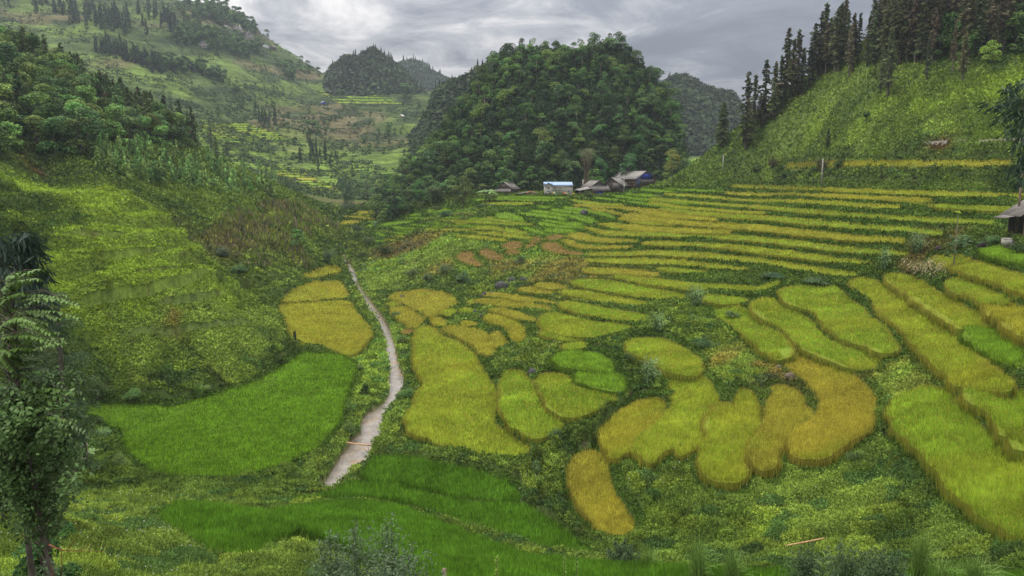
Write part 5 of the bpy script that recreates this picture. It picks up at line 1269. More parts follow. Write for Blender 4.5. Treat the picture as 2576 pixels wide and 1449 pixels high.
def sack(px, py, w_, h_, mt, lab, off=-1.6, name='sack', grp=None, tilt=0):
    """px,py in the village close-up; stands in front of the grey house wall"""
    A_ = Acc(); rs = np.random.default_rng(int(px*7+py)); lump_mesh(A_, (0, 0, h_*gq/2), (w_*gq/2, w_*gq/2.4, h_*gq/2), rs)
    o = A_.make(name, [mt], smooth=True); o.location = (gp[0]+(px-2030)*gq, gp[1]+off, gp[2]+(612-py)*gq-.12); o.rotation_euler = (0, tilt, 0); tag(o, lab, name.replace('_', ' '), grp)
sack(2146, 606, 46, 66, M_red, 'upright red plastic sack right of the green doors', name='sack')
sack(2187, 604, 32, 78, M_yel, 'tall yellow sack leaning between the red and white sacks', name='sack')
sack(2222, 606, 34, 62, M_wsack, 'white sack to the right of the tall yellow one')
sack(2258, 606, 24, 48, M_yel, 'small yellow sack under the right window', name='sack')
sack(2288, 606, 26, 36, M_gsack, 'small green sack at the right end of the sack row')
sack(1912, 570, 50, 40, M_yel, 'yellow bundle on the heap left of the green doors', off=-2.0)
sack(1944, 590, 30, 42, M_gsack, 'green sack at the foot of the heap left of the doors', off=-2.4)
sack(1900, 545, 30, 34, M_gsack, 'green bundle near the top of the heap left of the doors', off=-1.7)
sack(1905, 608, 44, 46, M_wsack, 'white sack bottom left of the heap by the doors', off=-2.4)
sack(1950, 608, 60, 34, M_wsack, 'wide slumped white sack in front of the heap', off=-2.9)
sack(1965, 600, 26, 100, M_wsack, 'long white roll leaning over the heap left of the doors', off=-2.0, tilt=-.5, name='rolled_sheet')
sack(1800, 608, 90, 30, M_wsack, 'low grey heap of sheeting under the left window', name='sheeting_heap')
sack(2380, 575, 50, 26, M_yel, 'yellow cloth on the pile at the right corner of the grey house', name='cloth')
sack(2350, 608, 70, 36, M_wsack, 'grey bundle at the right corner of the grey house')
def barn():
    p, u = spot(1273, 490.5); q = u/9.6
    r = empty('barn', (p[0]-1.2, p[1], p[2]-.3), R(-24), 'dark plank barn with a steep weathered sheet roof, left in the village', 'barn')
    gable(r, (340*q*.72, 245*q*.95), 9, 110*q, 165*q, 325*q, 0, .5, M_dwood, M_sheet)
    part('skirt_roof', lambda A_: slab(A_, [(-290*q*.8, -1.5, 92*q), (235*q*.95, -1.5, 92*q), (205*q*.95, .05, 168*q), (-230*q*.8, .05, 168*q)], .08, 0, 18), M_sheet, r)
    for (a, b, c, d, m_, nm) in ((-70, -25, 185, 270, M_wood, 'shutter'), (-20, 70, 180, 270, M_sheet, 'gable_panel'), (-120, 190, 0, 82, M_wood, 'plank_front')):
        part(nm, lambda A_: bx(A_, a*q, b*q, -.16, -.09, c*q, d*q), m_, r)
barn()
def shed():
    p, u = spot(1206, 495); q = u/9.6
    r = empty('shed', (p[0]+.6, p[1], p[2]-.2), R(-30), 'tiny shed with a tilted sheet roof at the left end of the village', 'shed')
    gable(r, (60*q, 75*q), 3, 60*q, 55*q, 140*q, -10*q, .3, M_wood, M_sheet, 8)
shed()
def shelter():
    p, u = spot(1337, 491); q = u/9.6
    r = empty('shelter', (p[0], p[1], p[2]), 0, 'low open shelter with a sagging roof left of the grey house', 'shelter')
    def roof(A_):
        slab(A_, [(-320*q, 0, 34*q), (-320*q, 3.5, 44*q), (-80*q, 3.5, 84*q), (-80*q, 0, 74*q)], .07, 0, 6)
        slab(A_, [(-80*q, 0, 74*q), (-80*q, 3.5, 84*q), (320*q, 3.5, 44*q), (320*q, 0, 32*q)], .07, 0, 8)
    part('roof', roof, M_sheet, r)
    for xx, mm in ((-230, M_conc), (-100, M_conc), (-98, M_red), (20, M_wood), (145, M_orange), (175, M_red), (240, M_wood), (300, M_wood)):
        h_ = (74-max(0, (xx+80))*.1)*q if xx > -80 else (34+(xx+320)*.166)*q
        if xx == -98: part('post', lambda A_: bx(A_, (xx+2)*q, (xx+16)*q, -.3, -.1, 18*q, h_), mm, r, 'red cloth covered post')
        else: part('post', lambda A_: bx(A_, (xx-6)*q, (xx+6)*q, 0, .25, -.3, h_-.05), mm, r)
    for (cx_, w_, m_, lb) in ((-40, 26, M_orange, 'orange plastic sheet on the low shelter roof'), (-15, 34, M_tarp, 'crumpled blue sheet hanging over the low shelter roof'), (35, 26, M_orange, 'second orange sheet bunched beside the blue one on the low shelter')):
        A_ = Acc(); rs = np.random.default_rng(int(cx_)+90)
        for k in range(3): lump_mesh(A_, ((k-1)*w_*q*.6, 0, 0), (w_*q*.7, .5, 9*q), rs)
        o = A_.make('plastic_sheet', [m_], smooth=True); o.location = (p[0]+cx_*q, p[1]+.6, p[2]+(84-abs(cx_+80)*.1)*q); tag(o, lb, 'sheet')
shelter()
def twin_a():
    p, u = spot(1508, 490); q = u/9.6
    r = empty('house', (p[0]-.3, p[1], p[2]-.3), R(20), 'dark village house with a blue sheet across its low front, right of the grey house', 'house')
    gable(r, (235*q, 215*q), 9, 195*q, 215*q, 355*q, 0, .5, M_dwood, M_sheet)
    part('skirt_roof', lambda A_: slab(A_, [(-235*q, -2.0, 118*q), (275*q, -2.0, 118*q), (235*q, .05, 240*q), (-215*q, .05, 240*q)], .08, 0, 18), M_sheet, r)
    part('low_wall', lambda A_: (bx(A_, -215*q, 215*q, -1.2, -1.1, 0, 118*q)), M_wood, r)
    part('blue_sheet', lambda A_: bx(A_, -105*q, 100*q, -1.27, -1.2, 2*q, 108*q), M_tarp, r)
    part('white_sheet', lambda A_: bx(A_, 102*q, 210*q, -1.26, -1.2, 2*q, 60*q), M_white, r)
    def lean(A_):
        slab(A_, [(-560*q, -2.2, 118*q), (-200*q, -2.2, 178*q), (-200*q, 3.5, 215*q), (-560*q, 3.5, 140*q)], .08, 0, 12)
    part('lean_to_roof', lean, M_sheet2, r)
    for xx in (-540, -400, -235): part('post', lambda A_: bx(A_, (xx-6)*q, (xx+6)*q, -2.1, -1.85, -.3, (118+(xx+560)*.16)*q), M_wood, r)
    part('back_wall', lambda A_: bx(A_, -540*q, -240*q, 3.1, 3.2, -.2, 130*q), M_dark, r)  # near-black sheet paints the shaded interior of the lean-to
    part('chimney', lambda A_: bx(A_, -290*q, -272*q, 5.5, 5.8, 150*q, 375*q), M_conc, r)
    A_ = Acc(); lump_mesh(A_, (0, 0, 36*q), (40*q, .5, 38*q), np.random.default_rng(3)); o = A_.make('cloth', [M_orange], smooth=True)
    o.location = (p[0]-275*q, p[1]-3.6, p[2]-.3); tag(o, 'orange cloth hung low before the dark lean-to', 'cloth')
twin_a()
def twin_b():
    p, u = spot(1541, 488, 335); q = u/9.6; z = hillpt(1541, 335)[2]
    zb = float(ray(1541, 489)[1])*335
    r = empty('house', (p[0], 335, zb), R(-26), 'dark house half hidden behind the one with the blue sheet', 'house')
    gable(r, (200*q, 230*q), 10, 230*q, 215*q, 400*q, -20*q, .6, M_dwood, M_sheet)
    part('grey_panel', lambda A_: bx(A_, 20*q, 215*q, -.16, -.09, 120*q, 270*q), M_sheet, r)
    A_ = Acc(); lump_mesh(A_, (0, 0, .4), (.8, .5, .45), np.random.default_rng(4)); o = A_.make('cloth', [M_orange], smooth=True)
    x, y, z = at(1563, 483); o.location = (x, y, z+.9); tag(o, 'small orange sheet in the bushes beside the twin dark houses', 'cloth')
twin_b()
def stilt():
    p, u = spot(1618, 474); q = u/9.6
    r = empty('stilt_house', (p[0]+1.0, p[1], p[2]-.2), R(36), 'wooden house on posts, pale roof, blue tarpaulin in its gable', 'house')
    gable(r, (290*q, 310*q), 15.5, 225*q, 225*q, 375*q, -20*q, .9, M_wood, M_sheet2, 20)
    part('tarpaulin', lambda A_: bx(A_, -140*q, 190*q, -.2, -.1, 200*q, 320*q), M_tarp, r)
    part('curtain', lambda A_: bx(A_, -285*q, -165*q, -.24, -.14, 20*q, 265*q), M_dtarp, r)
    part('corrugated_panel', lambda A_: slab(A_, [(-150*q, -.22, 110*q), (280*q, -.22, 110*q), (280*q, -.16, 205*q), (-150*q, -.16, 205*q)], .04, 0, 24), M_sheet, r)
    part('doorway', lambda A_: bx(A_, 40*q, 190*q, -.12, -.07, 0, 90*q), M_dark, r)
    part('side_bay', lambda A_: [bx(A_, -292*q-.07, -292*q+.02, y0, y0+2.2, 10*q, 105*q) for y0 in (3.6, 6.8)], M_dark, r)
    for yy in (.3, 3.3, 6.3, 9.6, 12.8): part('post', lambda A_: bx(A_, -292*q-.28, -292*q-.08, yy, yy+.2, -.4, 225*q), M_wood, r)
    part('rail', lambda A_: bx(A_, -292*q-.33, -292*q-.1, .3, 13, 128*q, 140*q), M_wood, r)
    r.scale = (1.12, 1.12, 1.12)
    A_ = Acc(); rs = np.random.default_rng(8)
    for k in range(4): lump_mesh(A_, (rs.uniform(-.4, .4), rs.uniform(-.6, .6), .35+.35*k), (.6, .5, .4), rs)
    o = A_.make('sack_pile', [M_yel], smooth=True); x, y, z = at(1583, 476); o.location = (x, y-.5, z); tag(o, 'pile of yellow sacks under the house on posts', 'sacks')
stilt()
def hut():
    D = 118; x, y, z = hillpt(2682, D); u = D/F; zt = lambda Y: float(ray(2560, Y)[1])*D
    zb = zt(590); r = empty('hut', (x, y, zb), R(-5), 'open timber hut with a grey sheet roof cut by the right frame edge', 'hut')
    e = zt(543)-zb; apz = zt(470)-zb
    def roof(A_):
        slab(A_, [(-108*u, -1.0, e-.1), (-108*u, 5, e-.1), (0, 5, apz), (0, -1.0, apz)], .08, 0, 16); slab(A_, [(108*u, -1, e-.1), (108*u, 5, e-.1), (0, 5, apz), (0, -1, apz)], .08, 0, 16)
    part('roof', roof, M_sheet, r)
    part('low_roof', lambda A_: slab(A_, [(-132*u, .5, e-.45), (-132*u, 4, e-.4), (-92*u, 4, e+.1), (-92*u, .5, e+.1)], .06, 0, 10), M_sheet, r)
    for xx in (-86, -64, -30, 20): part('post', lambda A_: bx(A_, xx*u-.1, xx*u+.1, 0, .2, -2.2, e+(apz-e)*(1-abs(xx)/108)-.15), M_wood, r)
    for k, zz in enumerate((.2, .9, 1.6, e-.2)): part('rail', lambda A_: bx(A_, -86*u, 80*u, -.06, .06, zz, zz+.14), M_wood, r)
    part('back_wall', lambda A_: bx(A_, -86*u, 86*u, 4.5, 4.6, -2, e), M_dwood, r)
    part('floor', lambda A_: bx(A_, -88*u, 88*u, .2, 4.4, -.3, -.12), M_wood, r)
    A_ = Acc(); bx(A_, -.6, .6, -.4, .4, -.7, .35); bx(A_, -.66, .66, -.46, .46, .35, .43)
    o = A_.make('water_tank', [M_conc]); a, b, c = hillpt(2548, 114); o.location = (a, b, float(ray(2548, 606)[1])*114); tag(o, 'small pale concrete tank beside the open hut', 'tank')
hut()
def farhouse(X, Y, wpx, lab, roofm, wallm=M_wood, rz=0, D=None):
    p, u = spot(X, Y, D); W_ = wpx*u/2
    r = empty('house', p, rz, lab, 'house'); gable(r, (W_, W_), W_*1.6, W_*.75, W_*.75, W_*1.35, 0, W_*.12, wallm, roofm, 6)
farhouse(668, 122, 16, 'lowest pale house of the skyline hamlet below the cliff', M_conc, M_white, .3)
farhouse(684, 124, 14, 'grey roofed house at the right end of the skyline hamlet', M_sheet2, M_wood, -.4)
farhouse(655, 117, 12, 'small dark house at the left end of the skyline hamlet', M_sheet, M_dwood, .8)
farhouse(815, 263, 12, 'tiny hut with a white roof and blue side on the mountain terraces', M_white, M_tarp, .5)
farhouse(1008, 296, 11, 'tiny pale hut on the slope below the pointed peak', M_white, M_tan, -.5)
farhouse(1742, 407, 13, 'small dark roofed house in the gap right of the round hill', M_sheet, M_dwood, .4, 560)
farhouse(1755, 404, 9, 'smaller dark roof behind the one in the gap right of the round hill', M_sheet, M_dwood, -.4, 590)
# ------------------------------------------------------------------ poles, fences
def upole(X, Yb, Yt, lab, box=False, D=None, w=1.0, mtl=M_conc):
    (x, y, z), u = spot(X, Yb, D); h = float(ray(X, Yt)[1])*y-z
    r = empty('utility_pole', (x, y, z), 0, lab, 'pole')
    def shaft(A_):
        for sx in (-1, 1): A_.add([(sx*.17*w-.05, -.13, -.5), (sx*.17*w+.05, -.13, -.5), (sx*.17*w+.05, .13, -.5), (sx*.17*w-.05, .13, -.5), (sx*.09*w-.04, -.1, h), (sx*.09*w+.04, -.1, h), (sx*.09*w+.04, .1, h), (sx*.09*w-.04, .1, h)], [(0, 3, 2, 1), (4, 5, 6, 7), (0, 1, 5, 4), (1, 2, 6, 5), (2, 3, 7, 6), (3, 0, 4, 7)])
        for k in range(12):
            zz = h*(k+.5)/12; q = .15*w-(.07*w)*(k/12); bx(A_, -q, q, -.07, .07, zz-h/60, zz+h/60)
    part('shaft', shaft, mtl, r)
    if box: part('meter_box', lambda A_: bx(A_, -.1, .5, -.4, -.14, h*.35, h*.53), M_conc, r)
    part('insulator', lambda A_: bx(A_, -.06, .06, -.06, .06, h, h+.22), M_white, r)
upole(2066, 469, 400, 'concrete utility pole at the top edge of the long terraces')
upole(1690, 463, 418, 'thin concrete pole beside the yellowish tree right of the village')
upole(1818, 432, 391, 'concrete pole at the foot of the right hill, base in creepers')
upole(1569, 489, 440, 'weathered pole with a meter box between the dark houses and the house on posts', True)
upole(2570, 520, 436, 'leaning wooden pole behind the open hut at the right edge', False, 122, .8, M_wood)
def stick(X, Yb, Yt, lab):
    (x, y, z), u = spot(X, Yb); h = float(ray(X, Yt)[1])*y-z
    A_ = Acc(); V, Fc = tube([(0, 0, -.3), (.03, 0, h*.5), (0, 0, h)], [.07, .06, .05], 5); A_.add(V, Fc); o = A_.make('stake', [M_dwood]); o.location = (x, y, z); tag(o, lab, 'stake')
stick(1649, 480, 462, 'thin dark stake in the rice below the house on posts')
stick(1628, 503, 482, 'thin stake in the middle of the rice steps below the house on posts')
stick(1572, 512, 500, 'lowest thin stake in the green rice below the village')
def netfence(X0, X1, Y0, Y1, lab, n):
    r = None
    for i in range(n+1):
        X = X0+(X1-X0)*i/n; Y = Y0+(Y1-Y0)*i/n; x, y, z = at(X, Y+6)
        if r is None: r = empty('net_fence', (x, y, z), 0, lab, 'fence'); o0 = np.array((x, y, z)); pv = None
        c = np.array((x, y, z))-o0; hh = 11*y/F
        part('post', lambda A_: bx(A_, c[0]-.06, c[0]+.06, c[1]-.06, c[1]+.06, c[2]-.3, c[2]+hh*1.12), M_dwood, r)
        if pv is not None:
            def net(A_):
                V = []; Fc = []
                for k in range(7):
                    t = k/6; a = pv+(c-pv)*t; sag = math.sin(math.pi*t)*hh*.12
                    V += [(a[0], a[1]-.08, a[2]-.1), (a[0], a[1]-.08+math.sin(k)*.05, a[2]+hh-sag)]
                for k in range(6): Fc.append((2*k, 2*k+2, 2*k+3, 2*k+1))
                A_.add(V, Fc)
            part('net', net, M_net, r)
        pv = c
netfence(2322, 2382, 362, 357, 'left stretch of pale net fence on the hillside track', 4)
netfence(2400, 2432, 358, 353, 'short torn middle stretch of pale net fence by the red earth', 2)
netfence(2462, 2585, 357, 350, 'long right stretch of pale net fence on the hillside track', 7)
def bamboo(X0, Y0, X1, Y1, lab, rad=.07, lift=.5, nm='bamboo_pole', ct='bamboo pole', D0=None, D1=None, n=10, sag=.25):
    a = np.array(at(X0, Y0) if D0 is None else (float(ray(X0, Y0)[0])*D0, D0, float(ray(X0, Y0)[1])*D0)); b = np.array(at(X1, Y1) if D1 is None else (float(ray(X1, Y1)[0])*D1, D1, float(ray(X1, Y1)[1])*D1))
    P_ = [a+(b-a)*i/n+np.array([0, 0, lift-sag*math.sin(math.pi*i/n)]) for i in range(n+1)]; A_ = Acc()
    pts = []; rr = []
    for i in range(n):
        pts += [P_[i], P_[i]+(P_[i+1]-P_[i])*.06, P_[i]+(P_[i+1]-P_[i])*.94]; rr += [rad*1.25, rad, rad]
    pts.append(P_[n]); rr.append(rad*1.1)
    c = P_[0].copy(); V, Fc = tube([q-c for q in pts], rr, 7); A_.add(V, Fc); o = A_.make(nm, [M_bam], smooth=True); o.location = c
    return tag(o, lab, ct)
zb_ = float(zr[int(13/18*59)])
Db = zb_+1.1
bamboo(872, 1113, 985, 1118, 'reddish bamboo pole laid across the stream as a footbridge', .11, 0, D0=Db/float(ray(872, 1113)[1]), D1=Db/float(ray(985, 1118)[1]), n=6)
bamboo(1975, 1390, 2080, 1370, 'fallen reddish bamboo pole in the weeds at the lower right', .07, .55, n=7, sag=0)
bamboo(1015, 669, 1047, 664, 'short bamboo rail beside the rounded green step', .07, .6, n=4, sag=0)
bamboo(952, 587, 985, 583, 'bamboo water channel by the stream bushes', .08, .7, n=4, sag=0)
bamboo(1440, 527, 1475, 520, 'light bamboo pole lying by the stone bank before the grey house', .07, .6, n=4, sag=0)
def railfence(pts, lab):
    r = None; pv = None
    for i, (X, Y) in enumerate(pts):
        x, y, z = at(X, Y+3)
        if r is None: r = empty('bamboo_fence', (x, y, z), 0, lab, 'fence'); o0 = np.array((x, y, z))
        c = np.array((x, y, z))-o0
        part('post', lambda A_: bx(A_, c[0]-.07, c[0]+.07, c[1]-.07, c[1]+.07, c[2], c[2]+1.5), M_dwood, r)
        if pv is not None:
            def rl(A_): V, Fc = tube([pv+[0, 0, 1.15], c+[0, 0, 1.15]], [.06, .06], 5); A_.add(V, Fc)
            part('rail', rl, M_bam, r)
        pv = c
railfence([(1060, 558), (1073, 554), (1094, 551), (1112, 546), (1150, 541), (1185, 538)], 'low bamboo rail fence running between the green steps below the dark round tree')
# ------------------------------------------------------------------ rocks
def rock(X, Y, w, h, lab, mt=M_rock, seed=1, name='rock', k=3, D=None, dz=0):
    (x, y, z), u = spot(X, Y, D); rs = np.random.default_rng(seed); A_ = Acc(); W_, H_ = w*u, h*u
    V = []; n, kk = 14, 9
    for i in range(kk+1):
        t = math.pi*i/kk
        for j in range(n):
            a = 2*math.pi*j/n; d = np.array([math.sin(t)*math.cos(a), math.sin(t)*math.sin(a), math.cos(t)])
            f = 1+.42*(vn(np.array([d[0]*2.1+seed*3.3]), np.array([d[2]*2.1+d[1]*1.7]), seed)[0]-.5)+.3*(vn(np.array([d[0]*5+seed]), np.array([d[2]*5+d[1]*4]), seed+9)[0]-.5)
            V.append((d[0]*W_*.5*f, d[1]*W_*.42*f, d[2]*H_*.72*f+H_*.3))
    Fc = [(i*n+j, (i+1)*n+j, (i+1)*n+(j+1) % n, i*n+(j+1) % n) for i in range(kk) for j in range(n)]
    A_.add(V, Fc); o = A_.make(name, [mt]); o.location = (x, y, z+dz); return tag(o, lab, 'rock')
rock(1469, 541, 22, 13, 'dark pointed rock standing in the green rice swirl', seed=2)
rock(1338, 944, 24, 20, 'black boulder between the wedge shaped field and the oval field', seed=3)
rock(1262, 730, 34, 24, 'large black rock at the left end of the outcrop', seed=4)
rock(1290, 712, 30, 14, 'long black rock along the top of the outcrop', seed=5)
rock(1318, 711, 26, 13, 'black rock closing the right end of the outcrop', seed=6)
rock(1240, 745, 18, 13, 'grey rock in the weeds left of the outcrop', seed=7)
rock(1218, 750, 16, 14, 'second grey rock left of the outcrop, lower on the bank', seed=8)
rock(1195, 795, 14, 16, 'upright grey rock, left one of the pair above the tiny ledge', seed=9)
rock(1210, 803, 14, 13, 'grey rock, right one of the pair above the tiny ledge', seed=10)
rock(1235, 765, 9, 10, 'smallest grey rock at the end of the slanting golden strip', seed=11)
rock(1013, 752, 14, 10, 'dark rock at the rim of the humped golden field', seed=12)
rock(1985, 958, 26, 22, 'brown rock face showing in the bank between the fan fields', M_brock, seed=13)
rock(1958, 930, 18, 14, 'smaller brown rock above the one in the fan bank', M_brock, seed=14)
rock(882, 662, 20, 9, 'flat brown boulder where the stream comes into view', M_brock, seed=15)
rock(917, 776, 12, 8, 'brown stone in the rapids at the stream kink', M_brock, seed=16)
rock(1650, 496, 14, 5, 'flat black stone in the rice below the house on posts, left one', seed=17)
rock(1668, 495, 16, 5, 'flat black stone in the rice below the house on posts, right one', seed=18)
rock(1238, 548-30, 10, 5, 'small pale stone in the bank left of the barn field', M_rockl, seed=19)
def cliff(X, Y, w, h, lab, seed):
    (x, y, z), u = spot(X, Y); rs = np.random.default_rng(seed); A_ = Acc(); nx, nz = 22, 12; W_, H_ = w*u, h*u
    V = []
    for j in range(nz+1):
        for i in range(nx+1):
            s_ = i/nx; t = j/nz; edge = min(s_, 1-s_)*4; top = H_*(.55+.45*min(1, edge))*(.7+.6*vn(np.array([i*.55+seed]), np.array([2.2]), seed)[0])
            V.append(((s_-.5)*W_+.8*u*rs.normal(), -2*u+3.2*u*(vn(np.array([i*.8]), np.array([j*.5+seed]), 3)[0]-.5)+t*4*u, -H_*.35+t*(top+H_*.35)))
    A_.add(V, [(j*(nx+1)+i, j*(nx+1)+i+1, (j+1)*(nx+1)+i+1, (j+1)*(nx+1)+i) for j in range(nz) for i in range(nx)])
    o = A_.make('cliff', [M_rockl]); o.location = (x, y-6, z); tag(o, lab, 'cliff')
cliff(575, 82, 26, 14, 'left pale end of the main cliff on the mountain', 31); cliff(600, 92, 30, 26, 'tallest pale face of the main cliff on the mountain', 32)
cliff(628, 108, 26, 24, 'right pale face of the main cliff on the mountain', 33); cliff(515, 118, 20, 12, 'small pale crag lower left of the main cliff', 34)
cliff(443, 160, 14, 12, 'pale crag in the dark tree belt, lower one', 35); cliff(388, 143, 10, 10, 'pale crag in the dark tree belt, upper one', 36)
# ------------------------------------------------------------------ single plants
def hgt(X, Yb, Yt, D=None):
    (x, y, z), u = spot(X, Yb, D); return (x, y, z), u, max(.3, float(ray(X, Yt)[1])*y-z)
def treeat(X, Yb, Yt, wpx, col, lab, name='broadleaf_tree', cat='tree', seed=1, n=1800, low=.15, lob=12, D=None, ls=.42, cnp=.25):
    p, u, H_ = hgt(X, Yb, Yt, D)
    A_, T_ = broadleaf(seed, H=H_, W=wpx*u/2*1.05, n=n, col=col, ls=min(ls, max(.09, 3.6*u)), lob=lob, low=low)
    r = empty(name, p, 0, lab, cat); A_.make('crown', [M_tree], parent=r); T_.make('trunk', [M_bark], parent=r, smooth=True); return r
def bush(X, Yb, Yt, wpx, col, lab, name='bush', seed=1, n=900, D=None, lf=1.0):
    p, u, H_ = hgt(X, Yb, Yt, D); rs = np.random.default_rng(seed); A_ = Acc(); W_ = wpx*u/2
    for k in range(9):
        a = rs.uniform(0, 6.28); rr = W_*rs.uniform(0, .65); q = n//9; r0 = W_*rs.uniform(.3, .5); d = rs.normal(0, 1, (q, 3)); d /= np.linalg.norm(d, axis=1)[:, None]; d[:, 2] = np.abs(d[:, 2])*.9
        zt = H_*rs.uniform(.35, .75)*(1-.4*rr/W_)
        c = np.array([rr*math.cos(a), rr*math.sin(a)*.7, zt*.6])+d*np.array([r0, r0*.8, zt*.65])*(rs.uniform(.3, 1.05, q)**.5)[:, None]
        V, Fc, C = leafquads(c, q, max(.07, min(.5, 2.0*u))*lf, rs, np.array(col)[None]*rs.uniform(.75, 1.3)*1.5*rs.uniform(.65, 1.35, q)[:, None], out=d); A_.add(V, Fc, C, 0)
    for k in range(5):
        a = rs.uniform(0, 6.28); V, Fc = tube([(0, 0, -.2), (W_*.3*math.cos(a), W_*.3*math.sin(a), H_*.5)], [.03+u*.3, .01+u*.1], 4); A_.add(V, Fc, None, 1)
    o = A_.make(name, [M_tree, M_bark]); o.location = p; return tag(o, lab, 'bush')
dkg, mdg, ylg, gyg = (.040, .062, .020), (.060, .095, .024), (.095, .12, .028), (.055, .082, .045)
treeat(1166, 528, 441, 62, (.044, .062, .018), 'dark round tree standing alone among the terraces left of the village', seed=901, n=2600, low=.02, lob=16)
treeat(925, 514, 428, 62, (.062, .085, .036), 'airy grey green tree beside the ivy covered trunk', seed=902, n=1300)
treeat(1690, 463, 378, 62, (.080, .085, .024), 'loose yellowish tree behind the thin pole right of the village', seed=903, n=1100, low=.3)
treeat(960, 508, 462, 40, mdg, 'smaller rounded tree right of the airy one', seed=904, n=900)
treeat(750, 652, 572, 46, (.070, .105, .036), 'slim airy tree on the corn slope above the stream', seed=905, n=700, low=.3)
treeat(2178, 310, 282, 22, dkg, 'little round crowned tree on a thin stem, mid slope of the right hill', seed=906, n=500, low=.45)
def ivytree():
    p, u, H_ = hgt(873, 538, 448); A_ = Acc(); T_ = Acc(); rs = np.random.default_rng(9); W_ = 17*u; n = 2600
    t = rs.uniform(0, 1, n); a = rs.uniform(0, 6.28, n); rr = W_*(.75+.35*np.sin(t*9+1)*.5+.3*(1-t))*rs.uniform(.6, 1.1, n)
    d = np.stack([np.cos(a), np.sin(a), 0*a], 1); c = np.stack([rr*np.cos(a)+np.sin(t*5)*W_*.3, rr*np.sin(a), t*H_], 1)
    V, Fc, C = leafquads(c, n, .42, rs, np.array([.048, .088, .048])[None]*rs.uniform(.6, 1.5, n)[:, None], out=d, droop=.3); A_.add(V, Fc, C)
    V, Fc = tube([(0, 0, -.5), (0, 0, H_*.97)], [.5, .2]); T_.add(V, Fc)
    r = empty('ivy_covered_tree', p, 0, 'columnar tree wrapped in dark ivy beside the far yellow strips', 'tree'); A_.make('ivy', [M_tree], parent=r); T_.make('trunk', [M_bark], parent=r)
ivytree()
